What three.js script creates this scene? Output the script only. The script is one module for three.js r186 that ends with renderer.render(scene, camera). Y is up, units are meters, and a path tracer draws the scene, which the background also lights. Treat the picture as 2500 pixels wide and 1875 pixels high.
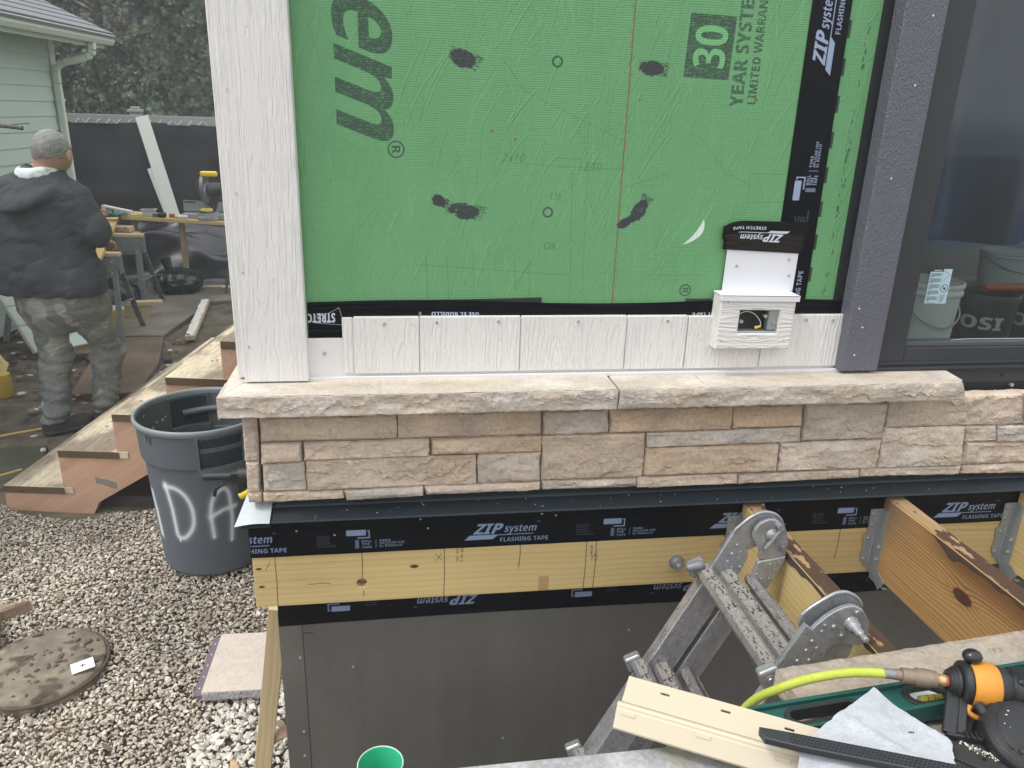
import * as THREE from 'three';
import { RoundedBoxGeometry } from 'three/addons/geometries/RoundedBoxGeometry.js';
import { ConvexGeometry } from 'three/addons/geometries/ConvexGeometry.js';
import { mergeGeometries, mergeVertices, toCreasedNormals } from 'three/addons/utils/BufferGeometryUtils.js';

// ---------------------------------------------------------------- camera, sky, sun, exposure
const scene = new THREE.Scene();
const renderer = new THREE.WebGLRenderer({ antialias: true });
renderer.toneMapping = THREE.LinearToneMapping;
renderer.toneMappingExposure = 1.38;
renderer.shadowMap.enabled = true;
renderer.shadowMap.type = THREE.PCFSoftShadowMap;
renderer.setSize(1024, 768);

const camera = new THREE.PerspectiveCamera(52.53, 4 / 3, 0.05, 400);
camera.position.set(0, 1.7, 0);
camera.rotation.set(-0.33665, -0.15676, 0.03332, 'YXZ');
scene.add(camera);

const sunDir = new THREE.Vector3(-0.5, 0.8, 0.1).normalize();
{ // overcast sky: pale cloud deck, a little brighter overhead and towards the veiled sun
  const w = 256, h = 128, d = new Float32Array(w * h * 4);
  for (let j = 0; j < h; j++) for (let i = 0; i < w; i++) {
    const el = ((j + 0.5) / h - 0.5) * Math.PI, az = ((i + 0.5) / w - 0.5) * 2 * Math.PI;
    const dir = new THREE.Vector3(Math.cos(el) * Math.cos(az), Math.sin(el), Math.cos(el) * Math.sin(az));
    const c = dir.dot(sunDir);
    let L = 0.86 + 0.42 * Math.max(0, dir.y) + 0.85 * Math.pow(Math.max(0, c), 5);
    L *= 1 + 0.06 * Math.sin(az * 3 + el * 5) * Math.sin(el * 7 + az * 2);
    if (dir.y < 0) L *= 0.4;
    const k = (j * w + i) * 4;
    d[k] = L * 0.985; d[k + 1] = L * 1.0; d[k + 2] = L * 1.035; d[k + 3] = 1;
  }
  const sky = new THREE.DataTexture(d, w, h, THREE.RGBAFormat, THREE.FloatType);
  sky.mapping = THREE.EquirectangularReflectionMapping;
  sky.magFilter = THREE.LinearFilter; sky.minFilter = THREE.LinearFilter; sky.needsUpdate = true;
  scene.background = sky; scene.environment = sky;
}
const sun = new THREE.DirectionalLight(new THREE.Color(1, 0.96, 0.9), 1.5);
sun.position.copy(sunDir).multiplyScalar(30);
sun.castShadow = true; sun.shadow.radius = 24; sun.shadow.mapSize.set(2048, 2048);
Object.assign(sun.shadow.camera, { left: -12, right: 12, top: 12, bottom: -12, near: 1, far: 80 });
scene.add(sun, sun.target);
scene.fog = new THREE.FogExp2(0xe4e8ea, 0.0075);

// ---------------------------------------------------------------- helpers
let seed_ = 7;
const srand = (s) => { seed_ = s >>> 0; };
const rnd = () => { seed_ = (seed_ + 0x6D2B79F5) >>> 0; let t = seed_; t = Math.imul(t ^ (t >>> 15), t | 1); t ^= t + Math.imul(t ^ (t >>> 7), t | 61); return ((t ^ (t >>> 14)) >>> 0) / 4294967296; };
const rr = (a, b) => a + (b - a) * rnd();
const clamp = (x, a = 0, b = 1) => Math.min(b, Math.max(a, x));
const sst = (a, b, x) => { const t = clamp((x - a) / (b - a)); return t * t * (3 - 2 * t); };
const lerp = (a, b, t) => a + (b - a) * t;
const H = new Uint8Array(512); { srand(99); const p = [...Array(256).keys()]; for (let i = 255; i > 0; i--) { const j = Math.floor(rnd() * (i + 1)); [p[i], p[j]] = [p[j], p[i]]; } for (let i = 0; i < 512; i++) H[i] = p[i & 255]; }
function n2(x, y) { // value noise, -1..1
  const xi = Math.floor(x), yi = Math.floor(y), fx = x - xi, fy = y - yi, u = fx * fx * (3 - 2 * fx), v = fy * fy * (3 - 2 * fy);
  const a = H[(xi & 255) + H[yi & 255]], b = H[((xi + 1) & 255) + H[yi & 255]], c = H[(xi & 255) + H[(yi + 1) & 255]], d = H[((xi + 1) & 255) + H[(yi + 1) & 255]];
  return (a + (b - a) * u + (c - a) * v + (a - b - c + d) * u * v) / 127.5 - 1;
}
function n3(x, y, z) {
  const zi = Math.floor(z), fz = z - zi, w = fz * fz * (3 - 2 * fz);
  return lerp(n2(x + zi * 17.3, y + zi * 9.1), n2(x + (zi + 1) * 17.3, y + (zi + 1) * 9.1), w);
}
const fbm = (x, y, o = 4) => { let s = 0, a = 0.5; for (let i = 0; i < o; i++) { s += a * n2(x, y); x = x * 2.03 + 11.3; y = y * 2.03 + 5.7; a *= 0.5; } return s; };
const fbm3 = (x, y, z, o = 3) => { let s = 0, a = 0.5; for (let i = 0; i < o; i++) { s += a * n3(x, y, z); x = x * 2.03 + 11.3; y = y * 2.03 + 5.7; z = z * 2.03 + 3.1; a *= 0.5; } return s; };
const ridge = (x, y, o = 4) => { let s = 0, a = 0.5; for (let i = 0; i < o; i++) { s += a * (1 - Math.abs(n2(x, y)) * 2); x = x * 2.1 + 7.7; y = y * 2.1 + 3.9; a *= 0.5; } return s; };

function dataTex(w, h, fn, srgb = true, rep = null) { // fn(u, v) -> number or [r,g,b] in 0..1 (sRGB when srgb)
  const d = new Uint8Array(w * h * 4);
  for (let j = 0; j < h; j++) for (let i = 0; i < w; i++) {
    const c = fn((i + 0.5) / w, (j + 0.5) / h), k = (j * w + i) * 4;
    if (typeof c === 'number') { const q = clamp(c) * 255; d[k] = d[k + 1] = d[k + 2] = q; } else { d[k] = clamp(c[0]) * 255; d[k + 1] = clamp(c[1]) * 255; d[k + 2] = clamp(c[2]) * 255; }
    d[k + 3] = 255;
  }
  const t = new THREE.DataTexture(d, w, h, THREE.RGBAFormat);
  t.magFilter = THREE.LinearFilter; t.minFilter = THREE.LinearMipmapLinearFilter; t.generateMipmaps = true;
  t.wrapS = t.wrapT = THREE.MirroredRepeatWrapping; if (srgb) t.colorSpace = THREE.SRGBColorSpace;
  if (rep) t.repeat.set(...rep); t.needsUpdate = true; return t;
}
function canvasTex(w, h, draw, srgb = true) {
  const c = document.createElement('canvas'); c.width = w; c.height = h;
  draw(c.getContext('2d'), w, h);
  const t = new THREE.CanvasTexture(c); if (srgb) t.colorSpace = THREE.SRGBColorSpace; t.needsUpdate = true; return t;
}
const std = (color, o = {}) => { const m = new THREE.MeshStandardMaterial({ roughness: 0.8, ...o }); if (color !== null) m.color.setRGB(...color); return m; };
const phys = (color, o = {}) => { const m = new THREE.MeshPhysicalMaterial({ roughness: 0.5, ...o }); if (color !== null) m.color.setRGB(...color); return m; };

const taken = new Map();
const numbered = (n) => { const k = taken.get(n) ?? 0; taken.set(n, k + 1); return k ? `${n}_${String(k).padStart(3, '0')}` : n; };
function tag(o, label, category, group) { o.userData.label = label; if (category) o.userData.category = category; if (group) o.userData.group = group; return o; }
function thing(name, label, category, pos = [0, 0, 0], turn = 0, group) {
  const o = new THREE.Group(); o.name = numbered(name); o.position.set(...pos); o.rotation.y = turn; scene.add(o);
  return tag(o, label, category, group);
}
function part(name, geo, mat, parent = scene, label) {
  const m = new THREE.Mesh(Array.isArray(geo) ? join(geo) : geo, mat); m.name = parent === scene ? numbered(name) : name;
  m.castShadow = m.receiveShadow = true; parent.add(m); if (label) m.userData.label = label; return m;
}
function sub(name, parent, label) { const g = new THREE.Group(); g.name = name; parent.add(g); if (label) g.userData.label = label; return g; }
const struct = (o) => { o.userData.kind = 'structure'; return o; };
const stuff = (o) => { o.userData.kind = 'stuff'; return o; };
function clean(g) { let q = g.index ? g.toNonIndexed() : g; for (const k of Object.keys(q.attributes)) if (!['position', 'normal', 'uv'].includes(k)) q.deleteAttribute(k); if (!q.attributes.uv) q.setAttribute('uv', new THREE.BufferAttribute(new Float32Array(q.attributes.position.count * 2), 2)); q.morphAttributes = {}; q.groups = []; return q; }
const join = (a) => (a.length === 1 ? a[0] : mergeGeometries(a.map(clean)));
// uv in metres, the grain (u) along one axis
function uvm(g, axis = 'x', off = [0, 0]) {
  g = clean(g); const p = g.attributes.position, n = g.attributes.normal, uv = new Float32Array(p.count * 2), ai = 'xyz'.indexOf(axis);
  for (let t = 0; t < p.count; t += 3) {
    let nx = 0, ny = 0, nz = 0; for (let k = 0; k < 3; k++) { nx += n.getX(t + k); ny += n.getY(t + k); nz += n.getZ(t + k); }
    const a = [Math.abs(nx), Math.abs(ny), Math.abs(nz)], f = a.indexOf(Math.max(...a));
    const ax = [0, 1, 2].filter((q) => q !== f); let u = ax[0], v = ax[1];
    if (ax.includes(ai)) { u = ai; v = ax.find((q) => q !== ai); }
    for (let k = 0; k < 3; k++) { const c = [p.getX(t + k), p.getY(t + k), p.getZ(t + k)]; uv[(t + k) * 2] = c[u] + off[0]; uv[(t + k) * 2 + 1] = c[v] + off[1]; }
  }
  g.setAttribute('uv', new THREE.BufferAttribute(uv, 2)); return g;
}
function bx(x0, x1, y0, y1, z0, z1, bev = 0.0015, axis = 'x', off) { // chamfered box between two corners
  const w = x1 - x0, h = y1 - y0, d = z1 - z0, r = Math.min(bev, w / 2.1, h / 2.1, d / 2.1);
  const g = r > 0 ? new RoundedBoxGeometry(w, h, d, 1, r) : new THREE.BoxGeometry(w, h, d);
  g.translate((x0 + x1) / 2, (y0 + y1) / 2, (z0 + z1) / 2);
  return uvm(g, axis, off ?? [x0 * 1.7 + y0, z0 * 3.1]);
}
function beam(a, b, w, h, bev = 0.002, up = [0, 1, 0], off) { // box of width w, height h from a to b
  const A = new THREE.Vector3(...a), B = new THREE.Vector3(...b), L = A.distanceTo(B);
  let g = bx(0, L, -h / 2, h / 2, -w / 2, w / 2, bev, 'x', off ?? [a[0] * 3.3, a[2] * 2.1]);
  const X = B.clone().sub(A).normalize(), Zv = X.clone().cross(new THREE.Vector3(...up)).normalize(), Y = Zv.clone().cross(X);
  return g.applyMatrix4(new THREE.Matrix4().makeBasis(X, Y, Zv).setPosition(A));
}
function tube(pts, r, seg = 24, rad = 8, closed = false) { return new THREE.TubeGeometry(new THREE.CatmullRomCurve3(pts.map((p) => new THREE.Vector3(...p)), closed), seg, r, rad, closed); }
function cyl(a, b, r0, r1 = r0, seg = 16) {
  const A = new THREE.Vector3(...a), B = new THREE.Vector3(...b), L = A.distanceTo(B), g = new THREE.CylinderGeometry(r1, r0, L, seg);
  g.translate(0, L / 2, 0); g.applyQuaternion(new THREE.Quaternion().setFromUnitVectors(new THREE.Vector3(0, 1, 0), B.sub(A).normalize())); return g.translate(...a);
}
const lathe = (pts, seg = 32) => new THREE.LatheGeometry(pts.map((p) => new THREE.Vector2(...p)), seg);
function ext(poly, depth, o = {}) { const s = new THREE.Shape(poly.map((p) => new THREE.Vector2(...p))); for (const h of o.holes ?? []) s.holes.push(new THREE.Path(h.map((p) => new THREE.Vector2(...p)))); return new THREE.ExtrudeGeometry(s, { depth, bevelEnabled: !!o.bevel, bevelThickness: o.bevel ?? 0, bevelSize: o.bevel ?? 0, bevelOffset: -(o.bevel ?? 0), bevelSegments: 1, curveSegments: o.seg ?? 12 }); }
// profile in (u, v), swept along x
function sweepX(profile, x0, x1) { // open polyline of [y, z] -> sheet
  const pos = [], idx = []; profile.forEach(([y, z]) => { pos.push(x0, y, z, x1, y, z); });
  for (let i = 0; i < profile.length - 1; i++) { const a = i * 2; idx.push(a, a + 2, a + 1, a + 1, a + 2, a + 3); }
  const g = new THREE.BufferGeometry(); g.setAttribute('position', new THREE.Float32BufferAttribute(pos, 3)); g.setIndex(idx);
  const q = g.toNonIndexed(); q.computeVertexNormals(); return uvm(q, 'x');
}
// sheet through a grid of points f(s, t) with thickness th along the normal
function sheet(f, ns, nt, th = 0.0008) {
  const P = [], N = [];
  for (let j = 0; j <= nt; j++) for (let i = 0; i <= ns; i++) P.push(new THREE.Vector3(...f(i / ns, j / nt)));
  const at = (i, j) => P[clamp(j, 0, nt) * (ns + 1) + clamp(i, 0, ns)];
  for (let j = 0; j <= nt; j++) for (let i = 0; i <= ns; i++) N.push(at(i + 1, j).clone().sub(at(i - 1, j)).cross(at(i, j + 1).clone().sub(at(i, j - 1))).normalize());
  const pos = [], uv = [], idx = [], n = (ns + 1) * (nt + 1);
  for (const s of [0.5, -0.5]) P.forEach((p, k) => { pos.push(p.x + N[k].x * th * s, p.y + N[k].y * th * s, p.z + N[k].z * th * s); uv.push((k % (ns + 1)) / ns, Math.floor(k / (ns + 1)) / nt); });
  for (let j = 0; j < nt; j++) for (let i = 0; i < ns; i++) { const a = j * (ns + 1) + i, b = a + 1, c = a + ns + 1, d = c + 1; idx.push(a, b, d, a, d, c, n + a, n + d, n + b, n + a, n + c, n + d); }
  const edge = []; for (let i = 0; i < ns; i++) edge.push([i, i + 1]); for (let j = 0; j < nt; j++) edge.push([j * (ns + 1) + ns, (j + 1) * (ns + 1) + ns]); for (let i = ns; i > 0; i--) edge.push([nt * (ns + 1) + i, nt * (ns + 1) + i - 1]); for (let j = nt; j > 0; j--) edge.push([j * (ns + 1), (j - 1) * (ns + 1)]);
  for (const [a, b] of edge) idx.push(a, n + b, b, a, n + a, n + b);
  const g = new THREE.BufferGeometry(); g.setAttribute('position', new THREE.Float32BufferAttribute(pos, 3)); g.setAttribute('uv', new THREE.Float32BufferAttribute(uv, 2)); g.setIndex(idx); g.computeVertexNormals(); return g;
}

// ---------------------------------------------------------------- shared materials
// wood: u along the grain, 2 m x 0.25 m per repeat
function woodTex(base, dark, seed, knots = 3, ringF = 26, contrast = 1) {
  srand(seed); const ks = []; for (let i = 0; i < knots; i++) ks.push([rr(0.05, 0.95), rr(0.15, 0.85), rr(0.006, 0.016)]);
  return dataTex(1024, 256, (u, v) => {
    const x = u * 2, y = v * 0.25; let yy = y + 0.018 * fbm(x * 1.6 + seed, y * 5, 3) + 0.003 * n2(x * 9, y * 60);
    let kn = 0; for (const [kx, ky, kr] of ks) { const dx = (x - kx * 2) * 0.45, dy = y - ky * 0.25, d = Math.hypot(dx, dy); yy += Math.sign(dy || 1) * kr * 1.1 * Math.exp(-d / (kr * 1.7)); kn = Math.max(kn, 1 - sst(kr * 0.55, kr * 0.8, Math.hypot(dx * 1.5, dy))); }
    const r = yy * ringF * 8 + 0.5 * n2(x * 0.6, seed); const f = r - Math.floor(r);
    let g = Math.pow(f, 2.2) * (0.3 + 0.5 * sst(-0.3, 0.4, fbm(x * 1.1 + seed, y * 14, 2))) + 0.16 * sst(0.5, 1, n2(x * 14, y * 900) * 0.5 + 0.5) + 0.25 * (fbm(x * 2.2, y * 30, 3) + 0.2);
    g = clamp(g * contrast + kn * 0.9); const m = 1 + 0.07 * fbm(x * 3 + 9, y * 12, 3);
    return [0, 1, 2].map((i) => lerp(base[i], dark[i], g) * m);
  }, true, [0.5, 4]);
}
const fineBump = dataTex(512, 512, (u, v) => 0.5 + 0.5 * fbm(u * 60, v * 60, 4), false, [4, 4]);
const T = {
  pine: woodTex([0.78, 0.69, 0.48], [0.62, 0.51, 0.31], 11, 2, 9, 0.75),
  pineKnot: woodTex([0.76, 0.63, 0.43], [0.48, 0.33, 0.18], 23, 2, 26, 1.1),
  cedar: woodTex([0.76, 0.62, 0.52], [0.60, 0.44, 0.34], 5, 0, 40),
  oldWood: woodTex([0.80, 0.72, 0.60], [0.55, 0.45, 0.34], 31, 3, 24),
};
const woodBump = dataTex(1024, 256, (u, v) => 0.5 + 0.3 * n2(u * 40, v * 260) + 0.25 * fbm(u * 12, v * 30, 3), false, [0.5, 4]);
const M = {};
M.pine = std(null, { map: T.pine, roughness: 0.75, bumpMap: woodBump, bumpScale: 0.0006 });
M.pineKnot = std(null, { map: T.pineKnot, roughness: 0.7, bumpMap: woodBump, bumpScale: 0.0008 });
M.cedar = std(null, { map: T.cedar, roughness: 0.75, bumpMap: woodBump, bumpScale: 0.0005 });
M.oldWood = std(null, { map: T.oldWood, roughness: 0.85, bumpMap: woodBump, bumpScale: 0.001 });
M.freshWood = std([0.78, 0.66, 0.46], { map: T.pine, roughness: 0.75, bumpMap: woodBump, bumpScale: 0.0004 }); M.freshWood.color.setRGB(1.15, 1.22, 1.6);
// white boards with deep embossed wood grain; u along the grain, 0.6 m x 0.15 m per repeat
const cedarBumpFn = (seed, fx) => (u, v) => {
  const x = u * 0.6 * fx, y = v * 0.15 * 100;
  const w = 1.1 * fbm(x * 3.2 + seed, y * 0.16 + seed, 3) + 0.22 * n2(x * 30, y * 1.2);
  const zone = sst(-0.02, 0.1, 0.45 * fbm(x * 2.6 + 3 * seed, y * 0.1, 2) + 0.16 * Math.sin(y * 0.5 + seed) + 0.05 * n2(x * 40, y * 3));
  const rings = Math.sin((y * 2.6 + w * 4) * 2.6), fine = n2(x * 26, y * 7 + w * 2);
  const flake = sst(0.02, 0.1, fbm(x * 11 + w, y * 0.75 + w * 0.8, 4)), broken = sst(-0.3, 0.25, n2(x * 60, y * 2.4));
  return clamp(0.5 + (1 - zone) * (0.2 * rings * (0.35 + 0.65 * broken) + 0.2 * fine) + zone * (0.26 * flake - 0.1 + 0.1 * rings * (1 - flake) + 0.05 * fine) + 0.05 * n2(x * 190, y * 14));
};
const embossA = dataTex(1024, 512, cedarBumpFn(3.3, 1), false, [1 / 0.6, 1 / 0.15]);
const embossB = dataTex(1024, 512, cedarBumpFn(8.9, 1.7), false, [1 / 0.6, 1 / 0.15]);
const trimBump = dataTex(512, 512, (u, v) => 0.5 + 0.32 * n2(u * 42 + 2 * fbm(u * 9, v * 9, 2), v * 62 + 3 * n2(u * 20, v * 5)) + 0.2 * n2(u * 90, v * 110) + 0.14 * Math.sin(v * 120 + 6 * fbm(u * 12, v * 4, 3)), false, [1 / 0.15, 1 / 0.15]);
M.whiteBoard = std([0.7, 0.685, 0.66], { roughness: 0.55, bumpMap: embossA, bumpScale: 0.0026 });
M.whiteBoardB = std([0.69, 0.672, 0.645], { roughness: 0.55, bumpMap: embossB, bumpScale: 0.0026 });
M.whitePvc = std([0.69, 0.68, 0.675], { roughness: 0.45 });
M.whiteMetal = std([0.7, 0.71, 0.74], { roughness: 0.4 });
M.greyTrim = std([0.108, 0.112, 0.138], { roughness: 0.45, bumpMap: trimBump, bumpScale: 0.0017 });
M.black = std([0.012, 0.013, 0.015], { roughness: 0.5 });
M.blackRubber = std([0.016, 0.017, 0.018], { roughness: 0.6, bumpMap: fineBump, bumpScale: 0.0004 });
M.blackPlastic = phys([0.014, 0.015, 0.017], { roughness: 0.38, bumpMap: fineBump, bumpScale: 0.0003 });
M.windowFrame = std([0.028, 0.031, 0.036], { roughness: 0.5 });
M.flashing = std([0.018, 0.027, 0.034], { roughness: 0.42, metalness: 0.3, bumpMap: fineBump, bumpScale: 0.0005 });
const scuff = (a, b, n) => dataTex(512, 512, (u, v) => { const s = sst(0.1, 0.5, fbm(u * 9, v * 9, 5)) * 0.5 + sst(0.55, 0.8, n2(u * 90, v * 14)) * 0.3 + sst(0.6, 0.8, n2(u * 16, v * 120)) * 0.25; return lerp(a, b, clamp(s)); }, n);
const aluRough = scuff(0.28, 0.6, false);
const aluCol = dataTex(512, 512, (u, v) => { const s = 0.66 + 0.1 * fbm(u * 8, v * 8, 5) + 0.1 * n2(u * 30, v * 160) * sst(0, 0.6, n2(u * 7, v * 7)); const d = sst(0.3, 0.55, fbm(u * 24 + 4, v * 24, 5)); return [s, s, s * 1.01].map((x, i) => lerp(x, [0.4, 0.385, 0.37][i], d * 0.45)); }, true);
for (const t of [aluRough, aluCol]) t.repeat.set(5, 5);
M.alu = std([0.95, 0.95, 0.95], { map: aluCol, metalness: 0.55, roughness: 0.75, roughnessMap: aluRough });
M.galv = std([0.5, 0.52, 0.53], { metalness: 0.4, roughness: 0.75, roughnessMap: aluRough, map: aluCol });
M.galv.color.setRGB(0.8, 0.82, 0.83);
M.hanger = std([0.36, 0.39, 0.4], { metalness: 0.55, roughness: 0.5, bumpMap: fineBump, bumpScale: 0.0003 });
M.screw = std([0.55, 0.56, 0.57], { metalness: 0.8, roughness: 0.4 });

// ---------------------------------------------------------------- printed tapes
const INK = '#8090ad';
function fit(c, s, u, v, h, w, font) { // text with its baseline at (u, -v) mm, cap height h, width w
  c.save(); c.font = font.replace('#', '100px'); const m = c.measureText(s); c.translate(u, -v); c.scale(w / m.width, h / 73); c.fillText(s, 0, 0); c.restore();
}
function tapeUnit(c, what = 'FLASHING TAPE', ink = INK) { // one repeat of the print, origin at the tape edge, mm, y up negative
  c.fillStyle = ink; c.strokeStyle = ink;
  c.globalAlpha = 0.6; ['ESR #1473', 'ESR #1474', 'ESR #2227', 'ESR #3373', 'CCMC #14019-R'].forEach((s, i) => fit(c, s, 0, 38 - i * 5.6, 3.4, i === 4 ? 37 : 25, 'bold # sans-serif')); c.globalAlpha = 1;
  c.beginPath(); c.roundRect(56, -51, 38, 13, 2); c.fill();
  c.lineWidth = 2.6; c.beginPath(); c.moveTo(96, -48); c.lineTo(100, -48); c.lineTo(100, -33); c.lineTo(77, -33); c.stroke();
  c.globalAlpha = 0.7; c.fillRect(72.5, -29, 7.5, 19); c.globalAlpha = 1;
  ['ROLL', 'THE', 'TAPE'].forEach((s, i) => fit(c, s, 85, 23.5 - i * 7, 5.6, [20, 16, 20][i], 'bold # sans-serif'));
  c.fillRect(112, -28, 1.1, 18);
  ['PARA', 'APLICAR USE', 'EL RODILLO'].forEach((s, i) => fit(c, s, 119, 23.5 - i * 6.4, 5.2, [22, 49, 44][i], 'bold # sans-serif'));
  c.beginPath(); c.moveTo(285, -16); c.lineTo(342, -16); c.lineTo(352, -24.5); c.lineTo(424, -24.5); c.lineTo(425, -26.5); c.lineTo(296, -26.5); c.closePath(); c.fill();
  c.save(); c.transform(1, 0, -0.42, 1, 0, 0); fit(c, 'ZIP', 290, 29, 23, 55, '900 # sans-serif'); c.lineWidth = 1.4; c.font = '900 31px sans-serif'; c.restore();
  fit(c, 'system', 364, 31, 17, 66, 'italic bold # sans-serif'); fit(c, 'TM', 430, 50, 4, 8, '# sans-serif');
  fit(c, what, 356, 9, 9.6, 100, 'bold # sans-serif');
}
function tapeTex(x0, x1, hMm, origins, flip, what, pxmm = 1.17, extra) { // strip x0..x1 (m); origins of the print along it
  const w = Math.round((x1 - x0) * 1000 * pxmm), h = Math.round(hMm * pxmm);
  return canvasTex(w, h, (c) => {
    c.fillStyle = '#090b10'; c.fillRect(0, 0, w, h); srand(w);
    for (let i = 0; i < 260; i++) { c.fillStyle = `rgba(${rnd() < 0.5 ? '70,80,100' : '0,0,0'},${rr(0.03, 0.14)})`; c.fillRect(rr(0, w), rr(0, h), rr(4, 120), rr(0.5, 2)); }
    for (const o of origins) { c.save(); c.scale(pxmm, pxmm); if (flip) { c.translate((o - x0) * 1000, 0); c.rotate(Math.PI); } else c.translate((o - x0) * 1000, hMm); c.scale(1.06, 1.06); tapeUnit(c, what); c.restore(); }
    if (extra) { c.save(); c.scale(pxmm, pxmm); extra(c, (x) => (x - x0) * 1000, hMm); c.restore(); }
    for (let i = 0; i < 60; i++) { c.fillStyle = `rgba(190,190,180,${rr(0.1, 0.5)})`; c.fillRect(rr(0, w), rr(0, h), rr(0.7, 2), rr(0.7, 1.6)); }
  });
}
const tapeBump = dataTex(512, 128, (u, v) => 0.5 + 0.4 * n2(u * 6 + 3 * v, v * 14) + 0.2 * fbm(u * 30, v * 20, 3), false);
const tapeMat = (t) => phys([1, 1, 1], { map: t, roughness: 0.35, bumpMap: tapeBump, bumpScale: 0.0009, specularIntensity: 0.32 });
// flat strip x0..x1, y0..y1 whose front is at z, uv over the whole strip
function strip(x0, x1, y0, y1, z, th = 0.0012, lift) {
  return sheet((s, t) => [lerp(x0, x1, s), lerp(y0, y1, t) + (lift ? lift(s, t) : 0), z - th / 2 + 0.0004 * n2(s * 30, t * 3 + x0 * 9)], 40, 4, th);
}

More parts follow.
